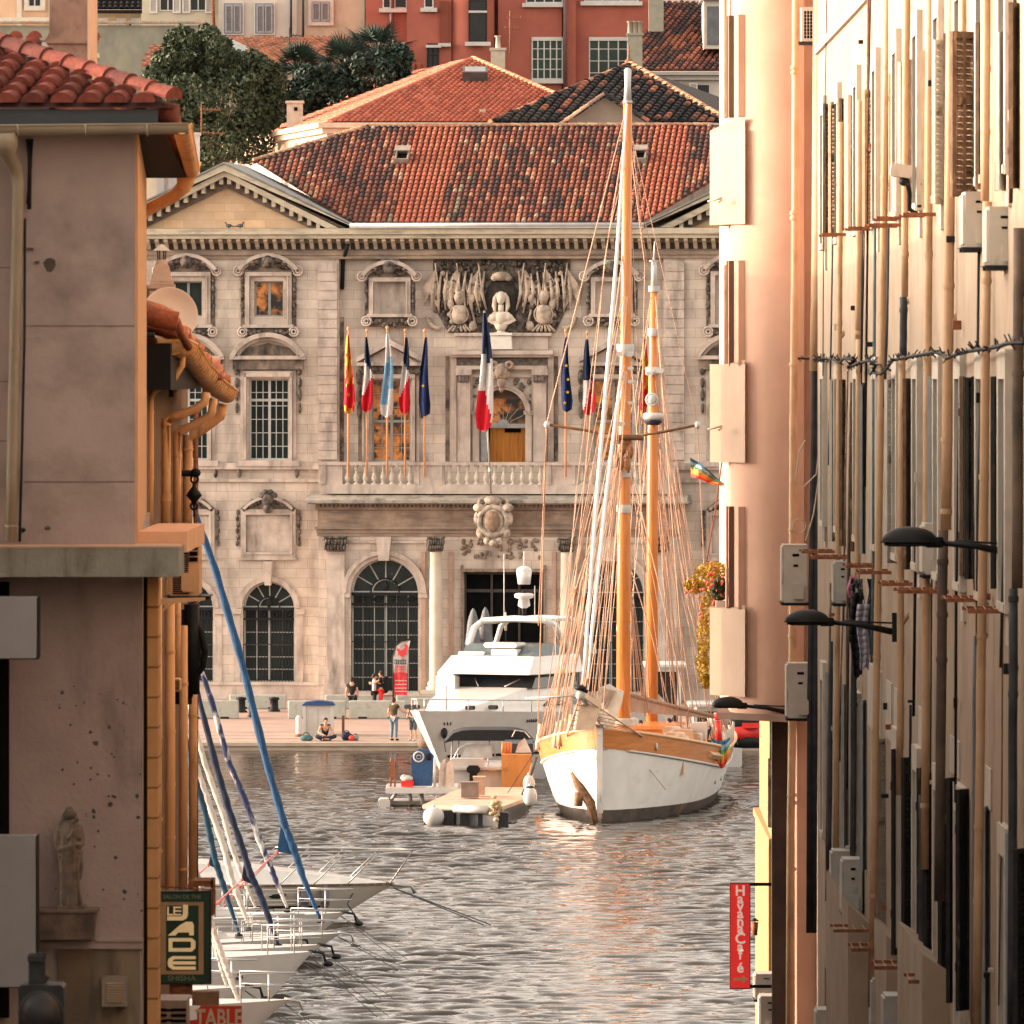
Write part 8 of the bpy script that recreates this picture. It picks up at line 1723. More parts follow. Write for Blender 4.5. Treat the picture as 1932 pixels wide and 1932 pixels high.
ct = thing("quay_fishing_bin", "heap of dark nets and sticks at the quay edge behind the blue board", "bin", P(812,1410,330)); h = MB(); rr = random.Random(3)
for k in range(22): q = Vector(P(803+rr.uniform(-6,14),1408,318)); h.tube([q, q+Vector((rr.uniform(-.2,.2),0,rr.uniform(.3,.9)))], rr.uniform(.03,.08), 5)
h.ball(P(806,1405,318), .35, .3, .25); h.build("heap", M_BARK, ct)
# ---- red and black inflatable at the right, other craft behind
ri = thing("inflatable_boat", "red and black inflatable boat moored behind the ship's stern", "boat", P(1410,1385,322)); h = MB(); h.tube([P(1372,1388,322),P(1390,1384,322),P(1440,1382,323),P(1475,1386,324)], [.15,.26,.28,.28], 10); h.build("tube", M_RED, ri)
h = MB(); h.tube([P(1372,1396,322.2),P(1400,1398,322.2),P(1475,1398,324)], .28, 10); h.ball(P(1398,1366,322.5), .5, .4, .4); h.ball(P(1415,1360,322.5), .5, .4, .35); h.box(X(1400,323),X(1475,323),323,325,Z(1372,323),Z(1350,323)); h.build("dark_hull", M_IRON, ri)
h = MB(); h.box(X(1400,322),X(1475,322),322,322.2,Z(1374,322),Z(1364,322)); h.build("red_cover", M_RED, ri)
def cruiser(lab, u0, u1, v0, v1, Y):
 r = thing("moored_cruiser", lab, "motorboat", P((u0+u1)/2, v1, Y)); h = MB(); x0, x1 = X(u0,Y), X(u1,Y); h.cbox(x0,x1,Y,Y+6,-.1,Z(v1-18,Y),.15); h.build("hull", M_WHITE, r)
 h = MB(); h.cbox(x0+.3,x1-.3,Y+1,Y+5,Z(v1-18,Y),Z(v0+6,Y),.2); h.build("cabin", M_WHITE, r); h = MB(); h.box(x0+.45,x1-.45,Y+.96,Y+1,Z(v1-26,Y),Z(v0+14,Y)); h.build("windows", M_BLACKG, r)
 h = MB(); h.box(x0+.1,x1-.1,Y+.6,Y+5,Z(v0+5,Y),Z(v0,Y)); h.build("canopy", M_WHITEP, r)
 h = MB()
 for k in range(5): x = x0+(x1-x0)*(k+.5)/5; h.tube([(x,Y+.1,Z(v1-18,Y)),(x,Y+.1,Z(v1-30,Y))], .025, 5)
 h.tube([(x0,Y+.1,Z(v1-30,Y)),(x1,Y+.1,Z(v1-30,Y))], .025, 5); h.build("rail", M_STEEL, r); return r
cruiser("white motor cruiser with flat canopy half hidden behind the ship's rigging, left one", 1212, 1300, 1255, 1400, 333)
cruiser("white motor cruiser with low cabin behind the flowers and lowest lamp", 1295, 1400, 1330, 1405, 330)
cv = thing("covered_tender", "cream covered tender with rounded cover behind the ship's stern", "boat", P(1375,1370,326)); h = MB(); h.tube([P(1330,1366,326),P(1350,1362,326),P(1395,1360,326),P(1412,1366,326)], [.15,.35,.35,.15], 12); h.tube([P(1395,1345,326.5),P(1420,1345,326.5)], [.25,.3], 10); h.build("cover", M_SAILW, cv)
h = MB(); h.tube([P(1335,1385,326),P(1410,1385,326)], [.3,.35], 10); h.build("hull", M_WHITE, cv)
# ---- sailing yachts moored at left, bows to the right
def sailboat(lab, u, v, Y, L, B, canvas, jib, hullm=M_WHITE, hd=4, fb=None, flap=None, rail=True, jr=.085, extra=None, mast=True, name="sailing_yacht"):
 z = CAMZ-(v-HV)/F*Y if fb is None else fb; x = X(u,Y); r = thing(name, lab, "sailing yacht", (x,Y,0), "boats moored along the left side", rz=R(90+hd))
 ztp_ = lambda t: z-.22*t; kw = dict(tm=.55, transom=.7, rake=1.3, flare=.35, p=.8, pw=.7)
 h = MB(); hb_, yy_ = hull_band(h, L, B, ztp_, lambda t: .12, ztp_, m=7, **kw); h.build("hull", hullm, r, local=True)
 h = MB(); hull_band(h, L, B, ztp_, lambda t: -.15, lambda t: .12, m=1, **kw); h.build("boot_stripe", M_NAVY, r, local=True)
 h = MB(); deck_face(h, hb_, yy_, lambda t: ztp_(t)-.0, inset=0); h.build("deck", M_WHITEP, r, local=True)
 h = MB(); loftbox(h, [(L*.28,.15,.1,z-.1,z),(L*.36,B*.22,B*.16,z-.1,z+.28),(L*.68,B*.3,B*.25,z-.2,z+.42),(L*.7,B*.3,B*.25,z-.2,z+.3)]); c = h.build("coachroof", M_WHITEP, r, local=True, bevel=.04)
 h = MB()
 for sd in (-1, 1): h.box(sd*B*.285, sd*B*.27+.0, L*.42, L*.6, z+.05, z+.2)
 h.build("window", M_BLACKG, c, local=True)
 if rail:
  h = MB(); top = [(0,-.18,z+.58)]
  for sd in (-1, 1):
   pts = [(0,-.2,z+.6)]
   for t in (.05,.12): q = (sd*(hb_(t,z)-.03), yy_(t,z), z+.6); pts.append(q); h.tube([(q[0],q[1],ztp_(t)),q], .016, 5)
   h.tube(pts, .018, 6); h.tube([(a,b,c_-.28) for a,b,c_ in pts], .012, 5)
  h.build("pulpit", M_STEEL, r, local=True); h = MB()
  for sd in (-1, 1):
   prev = None
   for k in range(6):
    t = .12+.14*k; q = Vector((sd*(hb_(t,z)-.03), yy_(t,z), ztp_(t)+.58)); h.tube([(q.x,q.y,q.z-.58),q], .014, 5)
    if prev: h.tube([prev, q], .008, 4); h.tube([prev-Vector((0,0,.28)), q-Vector((0,0,.28))], .008, 4)
    prev = q
  h.build("guard_rail", M_STEEL, r, local=True)
 h = MB(); h.tube([(0,.1,z+.02),(0,-.25,z-.05),(.02,-.32,z-.3)], .035, 6); h.ball((0,-.36,z-.3), .1, .14, .07, 8, 5); h.tube([(-.14,-.3,z-.28),(.14,-.3,z-.28)], .03, 5); h.build("anchor", M_STEEL if hd % 2 else M_IRON, r, local=True)
 M = Matrix.Translation((x,Y,0)) @ Matrix.Rotation(R(90+hd), 4, 'Z'); Mi = M.inverted()
 if jib:
  pts = [Mi @ Vector(P(a,b,Y+dy)) for a,b,dy in jib]; h = MB(); n = 70; k_ = len(pts)-1; fine = []; rs_ = []
  for i in range(n+1):
   q = i/n*k_*.9999; j = int(q); f = q-j; fine.append(pts[j].lerp(pts[j+1], f)); rs_.append(jr*(.72+.28*min(1,i/12))*(1-.55*max(0,(i-n+16)/16))*(1+.10*math.sin(i*1.45)+.05*math.sin(i*.6+u)))
  h.tube(fine, rs_, 10)
  for e in range(3):        # rolled edge of the sail winding round the stay
   h.tube([fine[i]+Vector((math.cos(i*.42+e*2.1)*rs_[i]*.86, 0, math.sin(i*.42+e*2.1)*rs_[i]*.86)) for i in range(n+1)], [x*.26 for x in rs_], 5)
  rr = random.Random(int(u));
  h.build("furled_jib", canvas, r, local=True)
  a, b = pts[0], pts[-1]; d = (a-b).normalized(); mt = b+d*(13.5)
  h = MB(); h.tube([pts[0], mt], .05, 6); h.build("forestay", canvas, r, local=True); h = MB(); h.lathe(pts[-1], [(.05,-.12),(.11,-.1),(.11,-.02),(.05,0)], 10); h.build("furler_drum", M_IRON, r, local=True)
  if flap:
   (ua,va),(ub,vb),(uc,vc),(ud,vd) = flap; q = [Mi @ Vector(P(a_,b_,Y)) for a_,b_ in flap]
   h = MB(); h.add(q, [(0,1,2,3)]); h.add([v_+Vector((.03,0,0)) for v_ in q], [(3,2,1,0)]); h.build("clew_flap", canvas, r, local=True)
   h = MB(); c0 = q[3]; h.tube([c0, c0+Vector((.0,1.2,-1.1)), c0+Vector((.1,2.6,-2.0))], .014, 4); h.tube([c0, c0+Vector((.0,1.4,-1.4))], .012, 4); h.ball(c0, .05,.05,.05,6,4); h.build("sheet", mat("red sheet rope", (.5,.10,.09), (.6,.2,.18), .8), r, local=True)
  if mast: my = mt.y+.6; h = MB(); h.tube([(0,L*.42,z),(0,L*.42,mt.z+.2)], .08, 8); h.build("mast", M_WHITEP, r, local=True)
 h = MB(); h.tube([(-.1,.1,z-.1),(-1.9,-1.3,.02)], .011, 4); h.tube([(.1,.1,z-.1),(-1.8,-1.6,.02)], .009, 4); h.build("mooring_line", M_PIPEG, r, local=True)
 return r, hb_, yy_, z
YM = 236; mr = thing("motor_cruiser", "white motor cruiser with long bow rail and two dark fenders, farthest of the left boats", "motorboat", (X(742,YM),YM,0), "boats moored along the left side", rz=R(90+3)); zm = Z(1668,YM)
zf = lambda t: zm+.1*t; kw = dict(tm=.5, transom=.85, rake=1.7, flare=.4, p=.8, pw=.8)
h = MB(); mh, my_ = hull_band(h, 9.5, 3.2, zf, lambda t: -.1, zf, m=8, **kw); h.build("hull", mat("cream hull paint", (.56,.53,.46), (.62,.59,.52), .35, 2), mr, local=True)
h = MB(); hull_band(h, 9.5, 3.2, zf, lambda t: zf(t)-.02, lambda t: zf(t)+.05, m=1, off=.03, **kw); h.build("rubbing_strake", M_SBR, mr, local=True)
h = MB(); hull_band(h, 9.5, 3.2, zf, lambda t: zf(t)-.62, lambda t: zf(t)-.56, m=1, off=.015, t0=.14, **kw); h.build("dark_stripe", M_IRON, mr, local=True)
h = MB(); loftbox(h, [(.2,.1,.05,zm,zm+.06),(1.5,.8,.5,zm,zm+.25),(4,1.4,1.0,zm,zm+.55),(9.4,1.5,1.2,zm,zm+1.0)]); h.build("foredeck", M_WHITE, mr, local=True, bevel=.08)
h = MB()
for sd in (-1, 1):
 pts = [(0,-.55,zm+.95),(sd*.3,-.3,zm+.95)]
 for t in (.1,.2,.3,.4): q = (sd*(mh(t,zm)-.08), my_(t,zm)-.6, zm+.95); pts.append(q); h.tube([(sd*(mh(t+.04,zm)-.08),my_(t+.04,zm),zm),q], .02, 5)
 h.tube(pts, .024, 6)
 h.tube([(0,.1,zm),(0,-.55,zm+.95)], .02, 5)
h.build("bow_rail", M_STEEL, mr, local=True); h = MB(); h.tube([(0,.1,zm),(0,-.5,zm-.05),(0,-.6,zm-.25)], .06, 6); h.build("anchor_roller", M_STEEL, mr, local=True)
for t in (.2,.26):
 h = MB(); x_ = -mh(t,zm-.3)-.13; h.tube([(x_,my_(t,zm),zm-.5),(x_,my_(t,zm),zm-.05)], [.12,.12], 10); h.ball((x_,my_(t,zm),zm-.05), .12,.12,.1,10,6); h.ball((x_,my_(t,zm),zm-.5), .12,.12,.1,10,6); h.build("fender", mat("mauve fender", (.08,.075,.10), (.13,.12,.15), .6), mr, local=True)
h = MB(); t = .34; h.ball((-mh(t,zm-.28)-.01,my_(t,zm),zm-.22), .03, .28, .09, 10, 6); h.build("porthole", M_BLACKG, mr, local=True)
h = MB(); h.tube([(-.3,1.0,zm),(-.75,1.3,zm-.5),(-.5,.9,-.05)], .02, 5); h.tube([(-.1,0,zm-.1),(-2.0,-2.4,.02)], .018, 4); h.tube([(-.05,0,zm-.1),(-1.9,-2.6,.02)], .018, 4); h.build("mooring_line", M_PIPEG, mr, local=True)
sailboat("sailing yacht with white furled jib close behind the navy and white one", 498, 1712, 226, 9, 2.9, M_SAILW, [(358,1330,0),(386,1439,0),(422,1541,0),(437,1597,0),(455,1648,0),(483,1715,0)], jr=.07)
sailboat("sailing yacht with navy and white furled jib and long blunt white bow", 650, 1721, 222, 10, 3.2, mat("navy and white spiral canvas", (.02,.03,.08), (.45,.42,.42), .8, 2.0, contrast=(.52,.60), stretch=(1,1,.5)), [(372,1240,0),(400,1325,0),(432,1439,0),(460,1503,0),(488,1582,0),(509,1633,0),(524,1669,0),(542,1713,0)], jr=.078, hd=2)
sailboat("sailing yacht with the long bright blue furled jib, tallest in view", 645, 1760, 218, 10.5, 3.3, M_BLUE, [(364,955,0),(408,1080,0),(455,1245,0),(503,1439,0),(536,1554,0),(556,1607,0),(572,1656,0),(604,1733,0)], jr=.095, flap=[(532,1545),(552,1590),(560,1613),(523,1607)], hd=5)
sailboat("sailing yacht with plain white furled jib between the two navy ones", 560, 1770, 214.5, 9.5, 3, M_SAILW, [(352,1370,0),(368,1439,0),(391,1508,0),(422,1597,0),(437,1658,0),(455,1707,0),(470,1748,0)], jr=.078)
sailboat("sailing yacht with teal furled jib, leftmost blue green stay", 540, 1785, 211.5, 9, 3, M_TEAL, [(356,1410,0),(363,1452,0),(386,1528,0),(406,1623,0),(424,1679,0),(451,1762,0)], jr=.078, flap=[(402,1595),(410,1620),(416,1642),(393,1632)])
r32, hb32, yy32, z32 = sailboat("sailing yacht with dark navy furled jib and red number 32 on its bow", 606, 1782, 208, 10, 3.2, M_NAVY, [(366,1280,0),(406,1439,0),(430,1523,0),(458,1603,0),(473,1651,0),(489,1684,0),(512,1745,0),(524,1780,0)], jr=.085, flap=[(463,1605),(478,1645),(490,1675),(456,1660)], hd=6)
rS, hbS, yyS, zS = sailboat("white yacht with grey hull panel and dark S shaped emblem near the bow", 590, 1798, 202, 9.5, 3.1, M_SAILW, None, hd=8, fb=1.45)
sailboat("nearest yacht at the bottom with white furled jib and bent bow rail", 545, 1878, 190.5, 9, 3, M_SAILW, [(386,1690,0),(399,1745,0),(425,1820,0),(452,1895,0)], jr=.07, fb=1.15, hd=3)
sailboat("small yacht with thin white stay showing above the red sign", 470, 1862, 194, 8, 2.6, M_SAILW, [(392,1735,0),(410,1800,0),(432,1875,0)], jr=.045, fb=1.2)
def text(s, loc, size, m, par, rot=(R(90),0,0), sx=1, sy=1, name="lettering", ext=.004, align='CENTER', off=0, local=False):
 c = bpy.data.curves.new(name, 'FONT'); c.body = s; c.size = size; c.extrude = ext; c.align_x = align; c.align_y = 'CENTER'; c.offset = off; c.resolution_u = 3
 tmp = bpy.data.objects.new("tmp", c); COL.objects.link(tmp); dg = bpy.context.evaluated_depsgraph_get(); me = bpy.data.meshes.new_from_object(tmp.evaluated_get(dg)); bpy.data.objects.remove(tmp)
 me.materials.clear(); me.materials.append(m); o = bpy.data.objects.new(name, me); COL.objects.link(o); o.parent = par; o.location = Vector(loc)-(Vector((0,0,0)) if local else wpos(par)); o.rotation_euler = rot; o.scale = (sx, sy, 1); return o
t = .055; zz = z32-.42
text("32", (-hb32(t,zz)-.05, yy32(t,zz)+.25, zz), .46, mat("crimson number", (.45,.02,.04), rough=.6), r32, rot=(R(98),0,R(-100)), local=True, off=.01)
h = MB(); zz = z32-.85; h.box(-hb32(.09,zz)-.03, -hb32(.09,zz)+.1, yy32(.05,zz)-.1, yy32(.13,zz)-.1, zz-.1, zz+.1); h.build("dark_label_band", M_PIPEG, r32, local=True)
t = .16; zz = zS-.5; text("S", (-hbS(t,zz)-.03, yyS(t,zz), zz), .36, M_IRON, rS, rot=(R(100),0,R(-97)), local=True, off=.012, name="emblem")
# ------------------------------------------------------------------ far quay furniture
def yz(Y): return .45+(Y-353)*.03 if Y < 371 and Y > 353 else (.26+(Y-346.4)*.0288 if Y <= 353 else 1.0)
def barrier(lab, u0, u1, v0, Y):
 z = yz(Y); r = thing("concrete_barrier", lab, "barrier", P((u0+u1)/2, 0, Y)[:2]+(z,), "concrete barriers along the quay"); x0, x1 = X(u0,Y), X(u1,Y); h = MB(); zt_ = Z(v0,Y)
 h.prismx([(Y,z),(Y+.6,z),(Y+.48,zt_-.05),(Y+.44,zt_),(Y+.16,zt_),(Y+.12,zt_-.05)], x0+.05, x1-.05); h.build("body", mat("pale concrete", (.30,.30,.26), (.39,.385,.34), .9, 2, .2, 20, c3=(.2,.195,.17), s3=2, t3=(.55,.75)), r, bevel=.05)
 h = MB(); n = 2
 for k in range(n): x = x0+(x1-x0)*(k+.5)/n; h.box(x-.18,x+.18,Y-.004,Y+.3,z,z+.09)
 h.build("lifting_slot", M_IRON, r)
for a in (("left front concrete barrier behind the blue furled sail",340,452,1321,360),("long front concrete barrier left of the white kiosk",541,655,1322,360),("front concrete barrier right of the kiosk, before the standing men",656,768,1322,360),("rear concrete barrier behind the two dark bollards",430,542,1311,366),("rear concrete barrier behind the white kiosk",611,723,1311,366),("rear concrete barrier nearly hidden by the yacht",745,835,1311,367)): barrier(*a)
def bollard(lab, u, v0, Y, w=.22):
 z = yz(Y); r = thing("bollard", lab, "bollard", (X(u,Y),Y,z), "dark bollards on the quay"); h = MB(); zt_ = Z(v0,Y); h.lathe((X(u,Y),Y,z), [(w*1.2,0),(w*1.2,.06),(w*.85,.1),(w*.8,zt_-z-.12),(w*1.05,zt_-z-.08),(w*1.0,zt_-z),(.001,zt_-z+.03)], 14); h.build("post", M_IRON, r)
bollard("dark bollard between the first two barriers, left one", 455, 1316, 364); bollard("dark bollard in front of the left arched window", 517, 1316, 364.5); bollard("shorter dark bollard touching the blue furled sail", 474, 1322, 361, .14)
ks = thing("kiosk", "small white quay cabinet with curved blue roof behind the seated person", "kiosk", (X(600,350),350,yz(350))); Yk = 350; zk = yz(350)
h = MB(); h.cbox(X(574,Yk),X(628,Yk),Yk,Yk+1.1,zk,Z(1330,Yk),.04); h.build("body", mat("grey white kiosk panel", (.42,.40,.37), (.5,.48,.45), .6, 2), ks)
h = MB(); h.box(X(571,Yk),X(577,Yk),Yk-.05,Yk+1.15,zk,Z(1330,Yk)); h.box(X(623,Yk),X(629,Yk),Yk-.05,Yk+1.15,zk,Z(1330,Yk)); h.build("corner_posts", M_WHITEP, ks)
h = MB(); h.prism([(X(569,Yk),Z(1331,Yk)),(X(632,Yk),Z(1331,Yk)),(X(626,Yk),Z(1325,Yk)),(X(600,Yk),Z(1322,Yk)),(X(576,Yk),Z(1325,Yk))], Yk-.12, Yk+1.2); h.build("roof", mat("blue kiosk roof", (.02,.05,.14), (.03,.07,.19), .6), ks)
h = MB(); h.box(X(600,Yk)-.005,X(600,Yk)+.005,Yk-.003,Yk,zk+.05,Z(1336,Yk)); h.build("door_seam", M_IRON, ks)
wpst = thing("white_post", "short sunlit white post left of the kiosk", "post", (X(564,349.6),349.6,yz(349.6))); h = MB(); h.lathe((X(564,349.6),349.6,yz(349.6)), [(.13,0),(.13,.75),(.08,.85),(.001,.87)], 12); h.build("post", M_WHITEP, wpst); h = MB(); h.lathe((X(564,349.6),349.6,yz(349.6)), [(.2,0),(.2,.08),(.13,.1)], 12); h.build("foot", M_RUST, wpst)
tp = thing("thin_post", "thin rusty brown post between the kiosk and the standing men", "post", (X(647,351),351,yz(351))); h = MB(); h.box(X(645,351),X(650,351),351,351.1,yz(351),Z(1350,351)); h.build("post", M_RUST, tp)
def bagq(nm, lab, u, v, Y, rx, rz, m, cat="bag"):
 z = yz(Y); r = thing(nm, lab, cat, (X(u,Y),Y,z)); h = MB(); h.ball((X(u,Y),Y,z+rz*.8), rx, .2, rz, 12, 8); h.ball((X(u,Y)+rx*.4,Y-.05,z+rz*.7), rx*.6, .18, rz*.6, 10, 6); h.build("body", m, r); h = MB(); h.torus((X(u,Y),Y,z+rz*1.55), rx*.45, .018, 12, 5, a0=0, a1=math.pi); h.build("strap", M_IRON, r); return r
bagq("backpack", "dark backpack on the quay right of the seated person", 654, 1395, 347.3, .22, .2, M_NAVY); bagq("bag", "small red bag on the quay beside the dark backpack", 663, 1397, 347.1, .12, .13, M_RED); bagq("bag", "teal bag left of the seated person at the quay edge", 578, 1399, 347, .28, .14, mat("teal cloth bag", (.04,.09,.10), (.06,.13,.14), .9)); bagq("bag", "greyish bag furthest right of the row on the quay edge", 671, 1398, 347.2, .13, .14, mat("greyish cloth", (.16,.17,.16), (.22,.22,.21), .9))
fbn = thing("feather_banner", "white and red feather banner with a red rooster before the right arched window", "banner", (X(742,363),363,yz(363))); Yb = 363; h = MB(); h.smooth = False
left = [(742,1311),(742,1270),(742,1240),(744,1228),(749,1218),(758,1211),(773,1208)]; right = [(768,1312),(768,1270),(770,1240),(771,1228),(772,1220),(773,1214),(774,1209)]
for i in range(6):
 for s in range(4):
  def pt(i_, s_): a, b = left[i_], right[i_]; return P(a[0]+(b[0]-a[0])*s_/4, a[1]+(b[1]-a[1])*s_/4, Yb+.05*math.sin(s_*1.6+i_))
  h.cm = 1 if i == 0 or (i == 1 and s < 5 and False) else 0; h.add([pt(i,s),pt(i,s+1),pt(i+1,s+1),pt(i+1,s)], [(0,1,2,3)])
h.build("banner_cloth", [M_WHITEP, mat("banner red", (.55,.03,.05), (.68,.06,.07), .7, 2)], fbn, recalc=False)
h = MB(); h.tube([(X(742,Yb),Yb,yz(Yb)),P(741,1240,Yb),P(748,1216,Yb),P(762,1207,Yb),P(773,1206,Yb)], .03, 6); h.build("pole", M_IRON, fbn)
h = MB(); c = P(759,1231,Yb-.09); R_ = MATS["banner red"]
h.prism([(c[0]+x*.028,c[2]+z*.028) for x, z in ((-9,4),(-7,1),(-6,-3),(-2,-6),(2,-6),(6,-3),(7,2),(8,6),(9,8),(8,11),(5,13),(3,11),(4,8),(2,5),(-2,3),(-5,5),(-7,7))], c[1]-.02, c[1]); h.tube([(c[0],c[1],c[2]-.15),(c[0]-.03,c[1],c[2]-.3)], .012, 4); h.tube([(c[0]+.04,c[1],c[2]-.15),(c[0]+.05,c[1],c[2]-.3)], .012, 4)
h.build("rooster_emblem", R_, fbn)
h = MB(); rr = random.Random(2)
for v, m_ in ((1246,0),(1251,0)):
 for k in range(7): x = X(744+k*3.4,Yb); h.box(x,x+.05,Yb-.1,Yb-.08,Z(v+2,Yb),Z(v-1-rr.random(),Yb))
h.build("grey_lettering", M_PIPEG, fbn); h = MB()
for v in (1258,1263,1268):
 for k in range(6): x = X(746+k*3.4,Yb); h.box(x,x+.06,Yb-.1,Yb-.08,Z(v+2,Yb),Z(v-1-rr.random(),Yb))
h.build("red_lettering", R_, fbn); h = MB()
for v in (1284,1291,1298,1304):
 for k in range(5): x = X(745+k*4.4+rr.random(),Yb); h.box(x,x+.09,Yb-.1,Yb-.08,Z(v+1,Yb),Z(v-.6,Yb))
h.build("pale_lettering", M_WHITEP, fbn)
def parasol(lab, u, v0, Y):
 r = thing("folded_parasol", lab, "parasol", (X(u,Y),Y,1.0), "folded parasols at the town hall door"); z1 = Z(v0,Y); x = X(u,Y); h = MB(); h.tube([(x,Y,1.0),(x,Y,z1)], .03, 8); h.build("pole", M_IRON, r); h = MB(); vs = []; n = 18
 prof = [(.03,z1+.05),(.1,z1-.1),(.2,z1-.5),(.24,z1-1.0),(.3,z1-1.5),(.2,z1-1.7),(.18,z1-2.1)]
 for rr_, z in prof:
  for k in range(n): q = rr_*(1+(.22 if k % 2 else -.1)); vs.append((x+q*math.cos(2*math.pi*k/n), Y+q*math.sin(2*math.pi*k/n), z))
 h.smooth = True; h.add(vs, [(i*n+k, i*n+(k+1) % n, (i+1)*n+(k+1) % n, (i+1)*n+k) for i in range(len(prof)-1) for k in range(n)]); h.build("canopy", mat("slate grey parasol cloth", (.10,.115,.13), (.16,.175,.19), .8, 5), r)
 h = MB(); h.box(x-.3,x+.3,Y-.3,Y+.3,1.0,1.08); h.build("base", M_IRON, r)
parasol("left folded grey parasol in front of the dark doorway", 893, 1150, 367); parasol("right folded grey parasol in front of the dark doorway", 916, 1148, 367.5)
pf = thing("pennant_pole", "small cream rolled pennant on a pole before the dark doorway", "flag", (X(954,367),367,1.0)); h = MB(); h.tube([(X(954,367),367,1.0),P(954,1150,367)], .03, 6); h.build("pole", M_IRON, pf); h = MB(); h.tube([P(954,1155,367),P(953,1172,367),P(954,1190,367)], [.03,.09,.05], 8); h.build("cloth", M_SAILW, pf)
# ------------------------------------------------------------------ people
def skin(name, joints, edges, m, par, sub=1):
 names = list(joints); me = bpy.data.meshes.new(name); me.from_pydata([joints[k][0] for k in names], [(names.index(a), names.index(b)) for a, b in edges], []); me.materials.append(m)
 o = bpy.data.objects.new(name, me); COL.objects.link(o); o.parent = par; md = o.modifiers.new("skin", 'SKIN'); md.use_smooth_shade = True
 for i, k in enumerate(names): r = joints[k][1]; me.skin_vertices[0].data[i].radius = (r, r) if not isinstance(r, tuple) else r
 me.skin_vertices[0].data[0].use_root = True; s = o.modifiers.new("sub", 'SUBSURF'); s.levels = sub; s.render_levels = sub; return o
def person(lab, loc, rz, pose='stand', shirt=None, legs=None, shorts=False, skirt=False, hair=M_HAIR, arms=None, sc=1.0, bald=False, sleeves=.5, shoes=None, group=None):
 r = thing("person", lab, "person", loc, group, rz); r.scale = (sc,)*3; V_ = Vector
 hz_ = .93 if pose == 'stand' else (.12 if pose == 'floor' else .45); dz = hz_-.93
 J = {'pelvis':(V_((0,0,.93+dz)),(.13,.10)), 'spine':(V_((0,.0,1.12+dz)),(.115,.09)), 'chest':(V_((0,-.01 if pose != 'floor' else -.12,1.32+dz)),(.15,.10)), 'neck':(V_((0,-.01 if pose != 'floor' else -.16,1.47+dz)),.055)}
 hy = -.02 if pose != 'floor' else -.24; J['head'] = (V_((0,hy-.0,1.60+dz)),(.078,.09)); J['crown'] = (V_((0,hy+.01,1.69+dz)),(.07,.078)); J['nose'] = (V_((0,hy-.105,1.60+dz)),.014); J['jaw'] = (V_((0,hy-.045,1.545+dz)),.05)
 E = [('pelvis','spine'),('spine','chest'),('chest','neck'),('neck','head'),('head','crown'),('head','nose'),('head','jaw')]
 arms = arms or {}; cy = J['chest'][0].y
 for s, n in ((-1,'l'),(1,'r')):
  sh = V_((s*.18,cy+.01,1.42+dz)); el, ha = arms.get(n, (V_((s*.25,cy+.03,1.14+dz)), V_((s*.26,cy-.08,.90+dz))))
  if n in arms: el = V_(el)+V_((0,0,dz)); ha = V_(ha)+V_((0,0,dz))
  J['sh'+n] = (sh,.06); J['el'+n] = (el,.042); J['wr'+n] = (el.lerp(ha,.86),.028); J['ha'+n] = (ha,(.035,.022)); E += [('chest','sh'+n),('sh'+n,'el'+n),('el'+n,'wr'+n),('wr'+n,'ha'+n)]
  d = (ha-el).normalized(); q = d.orthogonal().normalized(); q = V_((0,1,0)) if abs(d.y) < .8 else V_((0,0,1)); q = (q-d*q.dot(d)).normalized()
  for k in range(4): a = q*(k-1.5)*.019; L = (.07,.085,.08,.06)[k]; J[f'f{k}{n}'] = (ha+a+d*L*.55,.009); J[f'g{k}{n}'] = (ha+a+d*L+d.cross(q)*.015,.008); E += [('ha'+n,f'f{k}{n}'),(f'f{k}{n}',f'g{k}{n}')]
  J['t'+n] = (ha+q*-.045+d*.02,.010); E.append(('ha'+n,'t'+n))
  hp = V_((s*.09,0,.88+dz)); J['hip'+n] = (hp,.085)
  if pose == 'stand': kn, an, to = V_((s*.10,-.02,.48)), V_((s*(.11),.02,.08)), V_((s*.13,-.13,.035))
  elif pose == 'floor': kn, an, to = V_((s*.42,-.28,.20)), V_((-s*.05,-.45,.08)), V_((-s*.20,-.50,.06))
  else: kn, an, to = V_((s*.12,-.42,.46)), V_((s*.12,-.40,.08)), V_((s*.13,-.56,.035))
  J['kn'+n] = (kn,.058); J['an'+n] = (an,.038); J['to'+n] = (to,(.04,.028)); E += [('pelvis','hip'+n),('hip'+n,'kn'+n),('kn'+n,'an'+n),('an'+n,'to'+n)]
 skin("body", J, E, M_SKIN, r)
 def sub(keys, edges, grow, m, nm): skin(nm, {k:(J[k][0], tuple(x+grow for x in J[k][1]) if isinstance(J[k][1], tuple) else J[k][1]+grow) for k in keys}, edges, m, r)
 for n in 'lr': J['sl'+n] = (J['sh'+n][0].lerp(J['el'+n][0], sleeves),.05); J['th'+n] = (J['kn'+n][0].lerp(J['an'+n][0], .12),.055); J['cf'+n] = (J['kn'+n][0].lerp(J['an'+n][0], .93),.045)
 sub(['chest','spine','pelvis','shl','shr','sll','slr'], [('chest','spine'),('spine','pelvis'),('chest','shl'),('chest','shr'),('shl','sll'),('shr','slr')], .022, shirt or M_IRON, "shirt")
 if shorts: sub(['pelvis','hipl','hipr','knl','knr','thl','thr'], [('pelvis','hipl'),('pelvis','hipr'),('hipl','knl'),('hipr','knr'),('knl','thl'),('knr','thr')], .02, legs, "shorts")
 else: sub(['pelvis','hipl','hipr','knl','knr','cfl','cfr'], [('pelvis','hipl'),('pelvis','hipr'),('hipl','knl'),('hipr','knr'),('knl','cfl'),('knr','cfr')], .02, legs, "trousers")
 h = MB()
